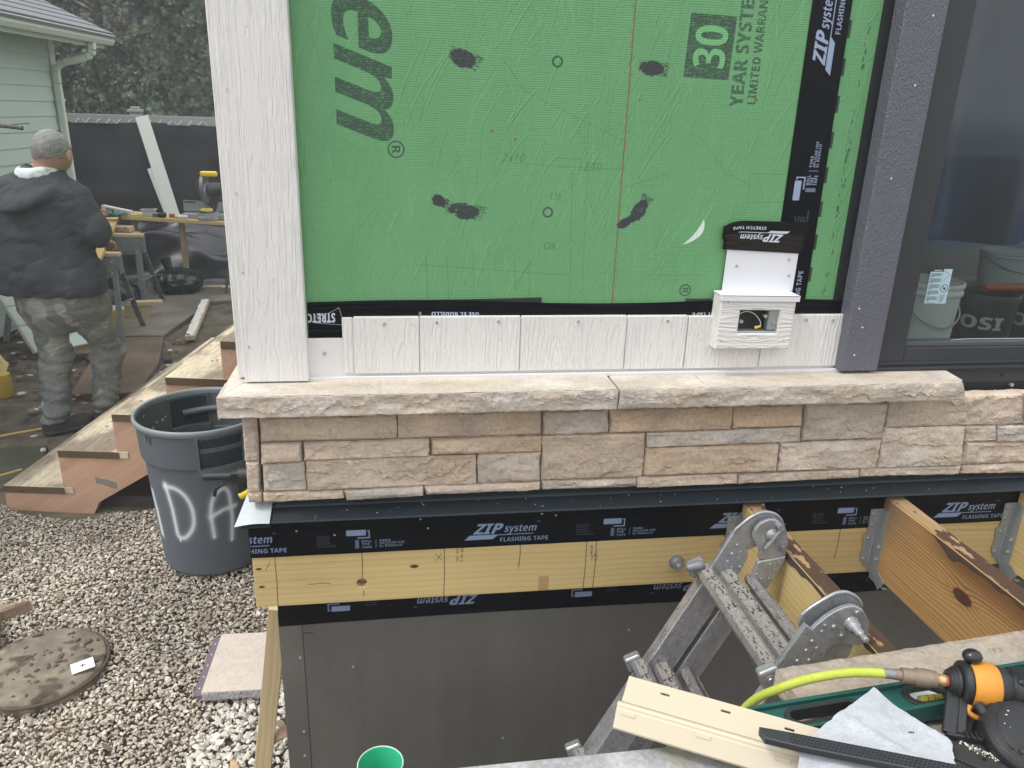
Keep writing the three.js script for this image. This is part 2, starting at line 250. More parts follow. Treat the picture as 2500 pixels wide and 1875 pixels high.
// ---------------------------------------------------------------- house corner: sheathing, trim, siding
const Zs = -1.48;
const house = thing('house_wall', 'corner of the house clad in green sheathing panel with white corner board and grey window trim', 'wall', [0, 0, 0]);
{
  const X0 = -0.22, X1 = 0.98, Y0 = 1.28, Y1 = 2.08, S = 1500, W = 1800, Hh = 1200;
  const px = (x) => (x - X0) * S, py = (y) => (Y1 - y) * S;
  const map = canvasTex(W, Hh, (c) => {
    c.fillStyle = 'rgb(100,153,104)'; c.fillRect(0, 0, W, Hh); srand(41);
    for (let i = 0; i < 900; i++) { const r = rr(20, 130); const g = c.createRadialGradient(0, 0, 0, 0, 0, 1); g.addColorStop(0, `rgba(${rnd() < 0.5 ? '120,186,124' : '78,140,88'},${rr(0.03, 0.09)})`); g.addColorStop(1, 'rgba(100,160,105,0)'); c.save(); c.translate(rr(0, W), rr(0, Hh)); c.scale(r * rr(0.3, 1), r * rr(0.7, 2)); c.fillStyle = g; c.fillRect(-1, -1, 2, 2); c.restore(); }
    for (let y = 0; y < Hh; y += 6) { c.fillStyle = `rgba(60,115,70,${rr(0.1, 0.2)})`; c.fillRect(0, y + rr(-0.6, 0.6), W, 1.6); }
    for (let i = 0; i < 520; i++) { c.strokeStyle = `rgba(${rnd() < 0.55 ? '156,212,156' : '52,104,62'},${rr(0.08, 0.28)})`; c.lineWidth = rr(0.7, 2.4); const x = rr(0, W), y = rr(0, Hh), l = rr(15, 130), k = rr(-0.5, 0.35); c.beginPath(); c.moveTo(x, y); c.quadraticCurveTo(x + k * l + rr(-8, 8), y + l / 2, x + k * l * 1.4, y + l); c.stroke(); }
    for (let i = 0; i < 700; i++) { c.fillStyle = `rgba(35,60,40,${rr(0.05, 0.25)})`; c.fillRect(rr(0, W), rr(0, Hh), rr(1, 4), rr(1, 3)); }
    // print, a little starved of ink
    const txt = (s, x, y, ang, h, w, font, ink, sk = 0) => { c.save(); c.translate(px(x), py(y)); c.rotate(ang); c.transform(1, 0, sk, 1, 0, 0); c.fillStyle = ink; c.font = font.replace('#', '200px'); const m = c.measureText(s); c.scale(w * S / m.width, h * S / 146); c.fillText(s, 0, 0); c.restore(); };
    const ink = 'rgba(42,64,52,0.86)';
    { c.save(); c.translate(px(-0.095), py(1.885)); c.rotate(Math.PI / 2); c.transform(1, 0, -0.12, 1, 0, 0); c.fillStyle = ink; c.font = 'italic bold 200px sans-serif'; const mm = c.measureText('m').width, k = 0.158 * S / mm; c.scale(k, 0.097 * S / 108); c.fillText('e', -18, 0); c.fillText('m', 84, 0); c.restore(); }
    const reg = (x, y, r) => { c.strokeStyle = ink; c.lineWidth = 4; c.beginPath(); c.arc(px(x), py(y), r * S, 0, 7); c.stroke(); txt('R', x - r * 0.55, y + r * 0.6, Math.PI / 2, r * 1.15, r * 1.15, 'bold # sans-serif', ink); };
    reg(0.008, 1.629, 0.014); reg(0.582, 1.37, 0.011);
    c.fillStyle = ink; c.save(); c.translate(px(0.58), py(1.823)); c.rotate(0.03); c.fillRect(-0.044 * S, -0.054 * S, 0.088 * S, 0.108 * S); c.restore();
    txt('30', 0.61, 1.785, -Math.PI / 2 + 0.03, 0.062, 0.075, 'bold # sans-serif', 'rgb(112,176,118)');
    txt('YEAR SYSTEM', 0.655, 1.722, -Math.PI / 2, 0.025, 0.215, '900 # sans-serif', ink); txt('LIMITED WARRANTY', 0.681, 1.725, -Math.PI / 2, 0.0165, 0.205, '900 # sans-serif', ink);
    for (const [x, y] of [[0.297, 1.787], [0.292, 1.521]]) { c.strokeStyle = ink; c.lineWidth = 5; c.beginPath(); c.arc(px(x), py(y), 0.0085 * S, 0, 7); c.stroke(); }
    // scraped-off ink flecks: sheathing colour over the print
    for (let i = 0; i < 5200; i++) { const q = rnd(); const bx_ = q < 0.4 ? [-0.1, 0.0, 1.63, 1.92] : q < 0.62 ? [0.53, 0.63, 1.76, 1.89] : [0.625, 0.69, 1.72, 1.95]; c.fillStyle = `rgba(104,168,110,${rr(0.15, 0.7)})`; c.fillRect(px(rr(bx_[0], bx_[1])), py(rr(bx_[2], bx_[3])), rr(2, 9), rr(0.8, 1.8)); }
    for (let y = 0; y < Hh; y += 6) { c.fillStyle = 'rgba(104,168,110,0.16)'; c.fillRect(0, y, W, 2); }
    // smears of black sealant over the nail heads
    const smear = (x, y, a, l, w) => { c.save(); c.translate(px(x), py(y)); c.rotate(a); for (let i = 0; i < 260; i++) { const u = rr(-1, 1), v = rr(-1, 1) * Math.sqrt(1 - u * u); c.fillStyle = `rgba(${rr(44, 54)},${rr(54, 62)},${rr(54, 62)},${rr(0.5, 0.95)})`; const L = rr(4, 13); c.fillRect(u * l * S - L / 2, v * w * S, L, rr(3, 7)); } for (let i = 0; i < 70; i++) { c.fillStyle = 'rgba(45,52,54,0.75)'; c.fillRect(rr(0.7, 1.45) * l * S, rr(-1, 1) * w * S, rr(2, 9), rr(0.8, 1.6)); c.fillRect(rr(-1.3, -0.8) * l * S, rr(-0.7, 0.7) * w * S, rr(2, 6), rr(0.8, 1.6)); } c.restore(); };
    smear(0.128, 1.787, 0.35, 0.02, 0.014); smear(0.086, 1.541, 0.5, 0.01, 0.009); smear(0.132, 1.523, 0.15, 0.026, 0.014); smear(0.474, 1.784, 0.1, 0.02, 0.012); smear(0.47, 1.527, -1.0, 0.021, 0.012); smear(0.443, 1.504, -0.5, 0.012, 0.007);
    c.fillStyle = 'rgba(45,56,50,0.85)'; c.beginPath(); c.ellipse(px(0.606), py(1.336), 0.03 * S, 0.014 * S, 0.1, 0, 7); c.fill();
    // chalk line, pencil marks, a gouge down to the white core
    c.strokeStyle = 'rgba(140,62,48,0.85)'; c.lineWidth = 2.6; c.beginPath(); c.moveTo(px(0.434), 0); c.lineTo(px(0.431), py(1.3)); c.stroke();
    for (let i = 0; i < 420; i++) { c.fillStyle = `rgba(120,60,45,${rr(0.1, 0.4)})`; c.fillRect(px(0.4325) + rr(-6, 6), rr(0, Hh), 1.4, rr(2, 10)); }
    const pencil = (pts, a = 0.5, w = 1.4) => { c.strokeStyle = `rgba(40,52,44,${a * 0.65})`; c.lineWidth = w; c.beginPath(); pts.forEach(([x, y], i) => (i ? c.lineTo(px(x), py(y)) : c.moveTo(px(x), py(y)))); c.stroke(); };
    pencil([[0.215, 1.663], [0.22, 1.61], [0.44, 1.602], [0.44, 1.64]], 0.35); pencil([[0.2, 1.785], [0.24, 1.735], [0.44, 1.65]], 0.35); pencil([[0.06, 1.44], [0.065, 1.34]], 0.6); pencil([[0.1, 1.44], [0.105, 1.35]], 0.5); pencil([[0.15, 1.445], [0.155, 1.33]], 0.45); pencil([[0.04, 1.42], [0.34, 1.4]], 0.4); pencil([[0.335, 1.6], [0.345, 1.34]], 0.4); pencil([[0.36, 1.7], [0.37, 1.34]], 0.3);
    pencil([[0.69, 1.6], [0.69, 1.545], [0.77, 1.548], [0.77, 1.6], [0.69, 1.6]], 0.45); pencil([[0.575, 1.67], [0.64, 1.6], [0.69, 1.58]], 0.4); pencil([[0.44, 1.57], [0.53, 1.6]], 0.35); pencil([[0.23, 1.43], [0.235, 1.37], [0.26, 1.43], [0.262, 1.36]], 0.5); pencil([[0.3, 1.62], [0.35, 1.62], [0.35, 1.6], [0.38, 1.6]], 0.5); pencil([[0.52, 1.4], [0.62, 1.4]], 0.3);
    for (let i = 0; i < 14; i++) pencil([[rr(0, 0.6), rr(1.34, 1.9)], [rr(0, 0.6), rr(1.34, 1.9)]].map((p, k, a) => (k ? [a[0][0] + rr(-0.05, 0.05), a[0][1] + rr(-0.1, 0.1)] : p)), rr(0.1, 0.3), 1);
    c.fillStyle = 'rgba(40,50,44,0.38)'; c.font = 'italic 30px sans-serif'; c.fillText('2x10', px(0.2), py(1.612)); c.fillText('1½', px(0.29), py(1.545)); c.fillText('OK', px(0.285), py(1.45)); c.fillText('2⁄10', px(0.355), py(1.6));
    c.fillStyle = 'rgba(216,226,220,0.95)'; c.beginPath(); c.moveTo(px(0.605), py(1.512)); c.quadraticCurveTo(px(0.614), py(1.49), px(0.596), py(1.475)); c.quadraticCurveTo(px(0.58), py(1.464), px(0.566), py(1.462)); c.quadraticCurveTo(px(0.592), py(1.48), px(0.605), py(1.512)); c.fill();
    for (const [x, y] of [[0.182, 1.665], [0.225, 1.652], [0.455, 1.727], [0.684, 1.735]]) { c.fillStyle = 'rgb(150,80,40)'; c.beginPath(); c.arc(px(x), py(y), 3.4, 0, 7); c.fill(); }
    c.fillStyle = 'rgba(40,60,40,0.5)'; for (let i = 0; i < 60; i++) c.fillRect(px(0.885 + rr(-0.004, 0.004)), py(rr(1.34, 1.88)), rr(2, 6), rr(3, 16));
    for (let i = 0; i < 8; i++) { c.fillStyle = 'rgba(28,40,34,0.8)'; c.fillRect(px(0.845), py(1.88 - i * 0.066), 9, 46); }
  });
  const bump = canvasTex(W, Hh, (c) => {
    c.fillStyle = 'rgb(128,128,128)'; c.fillRect(0, 0, W, Hh); srand(42);
    for (let y = 0; y < Hh; y += 6) { c.fillStyle = 'rgba(80,80,80,0.5)'; c.fillRect(0, y, W, 2.4); }
    for (let i = 0; i < 1500; i++) { const up = rnd() < 0.6; c.strokeStyle = `rgba(${up ? '230,230,230' : '40,40,40'},${rr(0.1, 0.5)})`; c.lineWidth = rr(1.5, 5); const x = rr(0, W), y = rr(0, Hh), l = rr(15, 170), k = rr(-0.5, 0.3); c.beginPath(); c.moveTo(x, y); c.quadraticCurveTo(x + k * l + rr(-14, 14), y + l / 2, x + k * l * 1.3, y + l); c.stroke(); }
  }, false);
  const green = std([1, 1, 1], { map, roughness: 0.62, bumpMap: bump, bumpScale: 0.0026 });
  const g = new THREE.BoxGeometry(X1 - 0.053 - X0, Y1 - Y0, 0.012); { const p = g.attributes.position, uv = g.attributes.uv; g.translate((X0 + X1 - 0.053) / 2, (Y0 + Y1) / 2, Zs - 0.006); for (let i = 0; i < p.count; i++) uv.setXY(i, (p.getX(i) - X0) / (X1 - X0), (p.getY(i) - Y0) / (Y1 - Y0)); }
  part('sheathing_panel', g, green, house, 'green sheathing panel with black print, sealant smears and pencil marks');
  const plain = std([0.125, 0.352, 0.146], { roughness: 0.7 });
  part('sheathing_panel', bx(-0.262, 0.927, 2.083, 2.95, Zs - 0.012, Zs, 0), plain, house, 'upper green sheathing panel');
  part('sheathing_panel', bx(-0.262, 0.927, 0.9, 1.277, Zs - 0.012, Zs, 0), plain, house, 'lower strip of green sheathing behind the stone');
  part('wall_frame', [bx(-0.262, 1.0, 0.0, 2.95, -1.62, Zs - 0.014, 0), bx(1.0, 4.2, 0, 1.14, -1.62, Zs - 0.03, 0), bx(1.0, 4.2, 2.5, 2.95, -1.62, Zs - 0.014, 0), bx(2.62, 4.2, 1.14, 2.5, -1.62, Zs - 0.014, 0)], std([0.3, 0.25, 0.18]), house);
  part('side_sheathing', bx(-0.274, -0.2625, 0.9, 2.95, -5.5, Zs - 0.02, 0), plain, house, 'green sheathing round the corner');
}
part('corner_board', bx(-0.283, -0.165, 1.2, 2.95, -1.4745, -1.448, 0.002, 'y', [0.13, 0.02]), M.whiteBoard, house, 'white wood-grain corner board');
part('corner_board', bx(-0.2995, -0.2755, 1.2, 2.95, -1.6, -1.475, 0.002, 'y'), M.whiteBoard, house, 'return of the white corner board');
part('window_trim', bx(0.928, 1.0135, 1.203, 2.95, -1.4795, -1.44, 0.004, 'y', [0.4, 0.03]), M.greyTrim, house, 'grey wood-grain board beside the window');
part('gap_tape', bx(0.9075, 0.9275, 1.2, 2.95, -1.4795, -1.4775, 0), M.black, house, 'black tape in the gap beside the grey trim');
// vertical tape
{
  const t = canvasTex(140, 1400, (c) => { // 70 mm x 700 mm seen, 2 px/mm; reads upwards
    c.fillStyle = '#0c0e13'; c.fillRect(0, 0, 140, 1400); srand(5); for (let i = 0; i < 160; i++) { c.fillStyle = `rgba(${rnd() < 0.5 ? '60,70,80' : '0,0,0'},${rr(0.03, 0.15)})`; c.fillRect(rr(0, 140), rr(0, 1400), rr(1, 3), rr(20, 160)); }
    for (const y of [1.495, 0.952, 2.038]) { c.save(); c.translate(133, (1.98 - y) * 2000); c.rotate(-Math.PI / 2); c.scale(1.9, 1.9); c.scale(1.06, 1.06); tapeUnit(c, 'FLASHING TAPE', '#96a3bd'); c.restore(); }
  });
  part('flashing_tape', strip(0.7665, 0.8445, 1.28, 1.98, Zs + 0.0018, 0.0012), tapeMat(t), house, 'vertical black flashing tape printed in grey');
}
part('flashing_tape', strip(0.7665, 0.8445, 1.981, 2.9, Zs + 0.0018, 0.0012), M.black, house);
{ // stretch tape along the bottom of the sheet
  const t = tapeTex(-0.163, 0.93, 74, [], true, '', 1.8, (c, X) => {
    c.fillStyle = c.strokeStyle = '#c3cbd6';
    const word = (s, x, y, h, w, f = 'bold # sans-serif') => { c.save(); c.translate(X(x), y); c.rotate(Math.PI); fit(c, s, 0, 0, h, w, f); c.restore(); };
    word('STRETCH', -0.112, 22, 17, 64, '900 # sans-serif'); word('USE EL RODILLO', 0.164, 22, 7, 94); word('PARA APLICAR', 0.164, 31, 7, 86); word('STRETCH TAPE', 0.69, 24, 8, 90);
    c.lineWidth = 0.9; c.beginPath(); c.moveTo(X(-0.15), 28); c.quadraticCurveTo(X(-0.125), 25, X(-0.105), 12); c.lineTo(X(-0.096), 44); c.quadraticCurveTo(X(-0.125), 42, X(-0.15), 40); c.stroke(); c.globalAlpha = 0.6; c.fillRect(X(0.046), 22, 5, 12);
  });
  part('stretch_tape', strip(-0.163, 0.93, 1.274, 1.348, Zs + 0.0046, 0.0012, (s, t) => (t > 0.5 ? 0.004 * Math.sin(s * 9) : 0)), tapeMat(t), house, 'black stretch tape under the white siding');
  part('stretch_tape', strip(-0.16, 0.287, 1.3, 1.356, Zs + 0.0031, 0.001, (s, t) => (t > 0.5 ? -0.009 + 0.009 * s : 0)), phys([0.012, 0.017, 0.017], { roughness: 0.35 }), house);
  part('stretch_tape', strip(0.585, 0.64, 1.3, 1.353, Zs + 0.0022, 0.001), phys([0.03, 0.04, 0.036], { roughness: 0.5 }), house);
}
part('starter_strip', [bx(-0.166, 0.942, 1.195, 1.279, -1.4745, -1.469, 0.001), bx(-0.166, 0.942, 1.1955, 1.2035, -1.469, -1.459, 0.001)], M.whitePvc, house, 'smooth white strip under the siding');
{ // one course of white shingle siding: separate panels with narrow grooves
  const xs = [-0.1, -0.0795, 0.047, 0.245, 0.461, 0.589, 0.753, 0.935]; srand(17);
  for (let i = 0; i < xs.length - 1; i++) {
    const g = bx(xs[i] + (i ? 0.0012 : 0), xs[i + 1] - 0.0012, 1.2085 + rr(0, 0.0008), 1.321 + rr(-0.0015, 0.0015), -1.4735, -1.462 + (i ? rr(-0.0012, 0.0006) : -0.003), 0.0014, 'y', [rr(0, 0.5), rr(0, 0.4)]);
    part('shingle', g, i % 2 ? M.whiteBoardB : M.whiteBoard, house);
  }
  part('siding_backing', bx(-0.099, 0.934, 1.21, 1.318, -1.4738, -1.4668, 0), M.whitePvc, house);
  for (const [x, y] of [[-0.02, 1.309], [0.08, 1.311], [0.2, 1.312], [0.36, 1.311], [0.545, 1.311], [0.845, 1.311], [0.905, 1.31], [-0.135, 1.25]]) part('nail', cyl([x, y, -1.465], [x, y, x < -0.1 ? -1.4675 : -1.4602], 0.0032, 0.003, 10), M.screw, house);
  srand(3); for (const y of [1.9, 1.72, 1.55, 1.41, 1.27]) part('nail', cyl([-0.27, y, -1.45], [-0.27, y, -1.4472], 0.0022, 0.0022, 8), M.screw, house);
  for (const [x, y] of [[0.975, 1.77], [0.962, 1.6], [0.945, 1.34], [0.96, 1.3], [0.985, 1.89], [0.953, 1.24]]) part('nail', cyl([x, y, -1.442], [x, y, -1.4388], 0.0022, 0.0018, 8), M.whitePvc, house);
}
{ // mounting block with the open electrical box and its cap flashing
  const b = thing('mounting_block', 'white wood-grain mounting block framing an open electrical box in the siding', 'mounting block', [0.72, 1.258, -1.475]);
  b.rotation.z = -0.012;
  part('block', uvm(ext([[-0.08, 0], [0.08, 0], [0.08, 0.109], [-0.08, 0.109]], 0.037, { holes: [[[-0.037, 0.033], [-0.037, 0.081], [0.048, 0.081], [0.048, 0.033]]], bevel: 0.002 }), 'x'), M.whiteBoardB, b).position.z = 0.003;
  const steel = M.hanger;
  part('box_back', bx(-0.039, 0.05, 0.028, 0.086, 0.0035, 0.006, 0), std([0.03, 0.033, 0.038], { metalness: 0.3, roughness: 0.5 }), b); part('box', [bx(-0.039, 0.05, 0.0265, 0.037, 0.006, 0.028, 0.003), bx(0.028, 0.05, 0.037, 0.086, 0.006, 0.025, 0.004), bx(-0.037, 0.028, 0.083, 0.088, 0.006, 0.028, 0.001)], steel, b, 'galvanised electrical box');
  part('back_panel', new THREE.CylinderGeometry(0.034, 0.034, 0.002, 24).rotateX(Math.PI / 2).translate(-0.008, 0.057, 0.0075), M.black, b, 'dark knockout hole');
  part('wire', tube([[-0.04, 0.066, 0.02], [-0.022, 0.077, 0.024], [0.0, 0.07, 0.022], [0.016, 0.05, 0.02], [0.01, 0.042, 0.02]], 0.0011, 24, 6), std([0.5, 0.5, 0.48]), b);
  part('wire_nut', cyl([0.004, 0.042, 0.02], [0.016, 0.046, 0.022], 0.0035, 0.002, 10), std([0.8, 0.55, 0.08]), b, 'yellow wire connector');
  for (const [x, y] of [[-0.03, 0.057], [0.04, 0.055], [0.02, 0.068]]) part('screw', cyl([x, y, 0.02], [x, y, 0.029], 0.0037, 0.0037, 12), M.screw, b);
  b.children.forEach((m) => { if (m.name !== 'block') m.position.z = 0.0105; });
  for (const [x, y] of [[-0.066, 0.098], [0.068, 0.103], [-0.068, 0.016], [0.066, 0.018]]) part('nail', cyl([x, y, 0.03], [x, y, 0.0425], 0.0013, 0.0013, 6), M.greyTrim, b);
  const f = part('cap_flashing', [bx(-0.064, 0.089, 0.112, 0.2, 0.0008, 0.0022, 0.0005), bx(-0.082, 0.084, 0.1095, 0.1125, 0.0008, 0.046, 0.001), bx(-0.0825, 0.0845, 0.1, 0.1125, 0.0445, 0.046, 0.0005), beam([-0.0815, 0.108, 0.046], [-0.0785, 0.1, 0.02], 0.0015, 0.012, 0)], M.whiteMetal, b, 'bent white metal cap flashing');
  for (const [x, y] of [[-0.04, 0.163], [0.07, 0.178], [0.075, 0.145]]) part('screw', cyl([x, y, 0.002], [x, y, 0.0042], 0.0034, 0.0026, 10), M.screw, f);
  const t = canvasTex(400, 150, (c) => { c.fillStyle = '#141414'; c.fillRect(0, 0, 400, 150); c.fillStyle = '#262221'; c.fillRect(20, 62, 368, 88); srand(8); for (let i = 0; i < 60; i++) { c.fillStyle = `rgba(90,80,76,${rr(0.05, 0.16)})`; c.fillRect(rr(0, 400), rr(50, 150), rr(20, 90), rr(1, 4)); } c.save(); c.translate(307, 150); c.translate(0, -150); c.rotate(Math.PI); c.scale(2.05, 2.05); c.translate(-292, 0); c.translate(0, 0); tapeUnitTop(c); c.restore(); });
  function tapeUnitTop(c) { c.fillStyle = '#c4cbd6'; c.beginPath(); c.moveTo(285, -22.5); c.lineTo(330, -22.5); c.lineTo(338, -27); c.lineTo(404, -27); c.lineTo(405, -28.5); c.lineTo(293, -28.5); c.closePath(); c.fill(); c.save(); c.transform(1, 0, -0.42, 1, 0, 0); fit(c, 'ZIP', 287, 31, 19, 42, '900 # sans-serif'); c.restore(); fit(c, 'system', 346, 33, 14, 54, 'italic bold # sans-serif'); fit(c, 'STRETCH TAPE', 342, 13, 7.5, 78, 'bold # sans-serif'); }
  part('stretch_tape', sheet((s, q) => [lerp(-0.079, 0.097, s) + (q < 0.4 && s < 0.1 ? 0.004 * (1 - s * 10) : 0), lerp(0.196 - 0.006 * s, 0.253 - 0.012 * Math.pow(1 - Math.min(1, s * 4), 2), q), 0.0038 + 0.0005 * n2(s * 12, q * 5)], 30, 8, 0.001), tapeMat(t), b, 'black stretch tape over the cap flashing, printed upside down');
}

// ---------------------------------------------------------------- window with its room behind
{
  const w = thing('window', 'dark framed window beside the grey trim with a warning sticker on its glass', 'window', [0, 0, 0]);
  const fr = part('frame', [bx(1.0145, 1.083, 1.2, 2.5, -1.53, -1.46, 0.002), bx(1.083, 2.62, 1.2, 1.248, -1.53, -1.46, 0.002), bx(1.0145, 2.62, 1.2, 1.2065, -1.46, -1.452, 0.001), bx(1.0145, 2.62, 1.212, 1.2165, -1.46, -1.4555, 0.001), bx(2.55, 2.62, 1.248, 2.5, -1.53, -1.46, 0.002), bx(1.083, 2.55, 2.43, 2.5, -1.53, -1.46, 0.002)], M.windowFrame, w);
  part('glazing_bead', [bx(1.083, 2.55, 1.248, 1.2575, -1.497, -1.468, 0.0015), bx(1.083, 1.0865, 1.2575, 2.43, -1.497, -1.47, 0.001)], std([0.07, 0.075, 0.09], { roughness: 0.45 }), fr);
  part('sealant', tube([[1.088, 2.3, -1.4845], [1.0885, 1.9, -1.4845], [1.0875, 1.7, -1.4845], [1.0885, 1.5, -1.4845], [1.088, 1.262, -1.4845], [1.25, 1.2595, -1.4845], [1.9, 1.2595, -1.4845]], 0.0012, 60, 5), std([0.4, 0.42, 0.36]), fr, 'pale film edge left round the glass');
  part('glass', bx(1.08, 2.555, 1.25, 2.44, -1.491, -1.486, 0), phys([0.86, 0.93, 0.95], { roughness: 0.02, transmission: 1, thickness: 0, ior: 1.5 }), w);
  part('sill', [bx(1.03, 2.62, 1.165, 1.1985, -1.52, -1.462, 0.002)], std([0.03, 0.033, 0.042], { roughness: 0.45 }), w);
  part('sill_tape', bx(1.19, 2.62, 1.14, 1.1645, -1.52, -1.466, 0.001), M.black, w);
  for (const x of [1.335, 1.53]) part('screw', [cyl([x, 1.182, -1.463], [x, 1.182, -1.46], 0.0045, 0.004, 12)], M.windowFrame, w);
  part('screw', cyl([1.365, 1.157, -1.467], [1.365, 1.157, -1.461], 0.006, 0.004, 8), M.screw, w);
  const st = canvasTex(230, 330, (c) => { c.fillStyle = '#a9c3cb'; c.fillRect(0, 0, 230, 330); c.fillStyle = '#26303c'; c.fillRect(0, 0, 138, 26); c.fillStyle = '#c5d4d8'; c.font = 'bold 18px sans-serif'; c.fillText('⚠ WARNING', 22, 20); c.fillStyle = '#33414c'; srand(2); let y = 42; for (let i = 0; i < 26; i++) { if (i % 5 === 4) y += 10; c.fillRect(10, y, i % 5 === 3 ? 40 : rr(105, 122), 5); y += 9.5; } c.fillRect(138, 0, 2, 330); c.strokeStyle = '#2c3944'; c.lineWidth = 3; c.beginPath(); c.moveTo(150, 20); c.lineTo(220, 60); c.moveTo(155, 120); c.lineTo(180, 80); c.lineTo(215, 70); c.stroke(); c.lineWidth = 6; c.beginPath(); c.arc(184, 185, 36, 0, 7); c.moveTo(160, 160); c.lineTo(208, 210); c.stroke(); c.fillRect(170, 175, 26, 22); for (let i = 0; i < 7; i++) c.fillRect(150, 245 + i * 11, i ? 60 - i * 3 : 72, 4); });
  part('sticker', sheet((s, t) => [lerp(1.1235, 1.1735, s), lerp(1.339, 1.414, t), -1.4853], 2, 2, 0.0004), std(null, { map: st, roughness: 0.6 }), w, 'pale blue warning sticker with black print');
}
{ // the unfinished room seen through the glass
  const room = struct(thing('room', 'dim room behind the window', null, [0, 0, 0]));
  part('floor', bx(1.02, 5.2, 0.6, 0.8, -5.5, -1.625, 0), std([0.2, 0.19, 0.17]), room);
  const tarpT = dataTex(256, 256, (u, v) => { const f = 0.5 + 0.5 * Math.sin(u * 34 + 5 * fbm(u * 6, v * 3, 3)); return [0.15 + 0.1 * f, 0.22 + 0.13 * f, 0.34 + 0.17 * f]; });
  part('wall', [bx(1.02, 5.2, 0.8, 2.95, -5.6, -5.5, 0), bx(0.94, 1.015, 0.6, 2.95, -5.5, -1.625, 0), bx(5.2, 5.3, 0.6, 1.1, -5.5, -1.625, 0)], std([0.16, 0.21, 0.29]), room);
  part('ceiling', bx(0.94, 5.3, 2.951, 3.05, -5.6, -1.47, 0), std([0.4, 0.4, 0.4]), room);
  const t = thing('tarp', 'blue plastic tarp hanging inside the room behind the window', 'tarp', [2.9, 1.9, -4.2]);
  part('sheet', sheet((s, q) => [lerp(-1.5, 1.7, s), lerp(-0.85, 1.0, q), 0.08 * Math.sin(s * 30) + 0.05 * n2(s * 12, q * 3)], 60, 12, 0.002), std([0.7, 0.8, 1], { map: tarpT, roughness: 0.45 }), t);
  const mk = (name, label, pos, r, h, m, lid) => { const b = thing(name, label, 'bucket', pos); part('body', lathe([[0, 0.002], [r * 0.86, 0.002], [r * 0.88, 0.01], [r * 0.99, h * 0.86], [r * 1.04, h * 0.86], [r * 1.04, h * 0.9], [r, h * 0.9], [r, h * 0.94], [r * 1.05, h * 0.95], [r * 1.05, h], [r * 0.97, h], ...(lid ? [[r * 0.95, h * 0.985], [0, h * 0.985]] : [[r * 0.95, h * 0.9], [r * 0.84, 0.02], [0, 0.02]])], 40), m, b); part('handle', tube([[-r * 1.05, h * 0.84, 0], [-r * 0.7, h * 0.62, r * 0.8], [0, h * 0.52, r * 1.12], [r * 0.7, h * 0.62, r * 0.8], [r * 1.05, h * 0.84, 0]], 0.003, 30, 6), M.screw, b); return b; };
  mk('bucket', 'cream plastic bucket with a lid behind the window sticker', [2.06, 0.8, -2.72], 0.12, 0.335, std([0.85, 0.8, 0.68], { roughness: 0.5 }), true);
  mk('bucket', 'white ribbed bucket standing on the plank at the right edge of the window', [2.8, 1.0, -3.2], 0.12, 0.17, std([0.7, 0.69, 0.64], { roughness: 0.5 }), true);
  const osi = (flipX) => canvasTex(1024, 256, (c) => { c.fillStyle = '#252b33'; c.fillRect(0, 0, 1024, 256); c.fillStyle = '#d8d7c8'; c.font = '900 150px sans-serif'; for (const x of [120, 640]) c.fillText('OSI', x, 180); });
  for (const [x, z, lab, turn] of [[2.44, -2.85, 'dark bucket lettered OSI, left of two standing inside the window', 0.84], [2.7, -2.88, 'dark bucket lettered OSI at the right edge of the window', 0.84]]) {
    const b = thing('bucket', lab, 'bucket', [x, 0.8, z], turn); b.scale.y = 0.76;
    part('body', lathe([[0, 0.002], [0.1, 0.002], [0.115, 0.3], [0.122, 0.3], [0.122, 0.34], [0.113, 0.34], [0.108, 0.3], [0.095, 0.02], [0, 0.02]], 36), std([0.04, 0.05, 0.065], { roughness: 0.5 }), b);
    part('label', new THREE.CylinderGeometry(0.1155, 0.107, 0.16, 40, 1, true, 0, Math.PI * 2).translate(0, 0.19, 0), std(null, { map: osi(), roughness: 0.5 }), b, 'printed band lettered OSI');
  }
  const pl = thing('plank', 'pale plank lying inside the room behind the window', 'plank', [2.9, 0.97, -3.3], -0.1); part('board', bx(-0.8, 0.9, 0, 0.03, -0.12, 0.12, 0.002), M.oldWood, pl); part('leg', bx(-0.7, -0.62, -0.17, 0, -0.04, 0.04), M.oldWood, pl); part('leg', bx(0.6, 0.68, -0.17, 0, -0.04, 0.04), M.oldWood, pl);
  const rl = thing('roller', 'red tube lying inside the window above the dark buckets', 'tube', [2.52, 1.077, -2.84], 0.1); part('tube', [cyl([-0.13, 0, 0], [0.13, 0, 0], 0.018, 0.018, 16), cyl([0.13, 0, 0], [0.16, 0, 0], 0.008, 0.006, 10)], std([0.55, 0.07, 0.03], { roughness: 0.4 }), rl);
}

// ---------------------------------------------------------------- stone veneer, ledge, drip flashing
const stoneBump = dataTex(1024, 1024, (u, v) => 0.45 + 0.4 * (ridge(u * 14, v * 22, 5) - 0.4) + 0.3 * fbm(u * 70, v * 70, 3), false, [2.2, 2.2]);
const stoneMap = dataTex(1024, 1024, (u, v) => { const a = fbm(u * 6, v * 9, 4), b = fbm(u * 5 + 9, v * 5 + 3, 3), f = fbm(u * 90, v * 90, 2), k = 0.88 + 0.16 * a + 0.08 * f - 0.06 * sst(0.55, 0.8, ridge(u * 14, v * 22, 3)); return [k * (1 + 0.03 * b), k * (1 - 0.003 * b), k * (1 - 0.05 * b)]; }, true, [2.2, 2.2]);
const stoneMats = new Map();
const stoneM = (c) => { const k = c.join(); if (!stoneMats.has(k)) stoneMats.set(k, std(c, { map: stoneMap, bumpMap: stoneBump, bumpScale: 0.0036, roughness: 0.92 })); return stoneMats.get(k); };
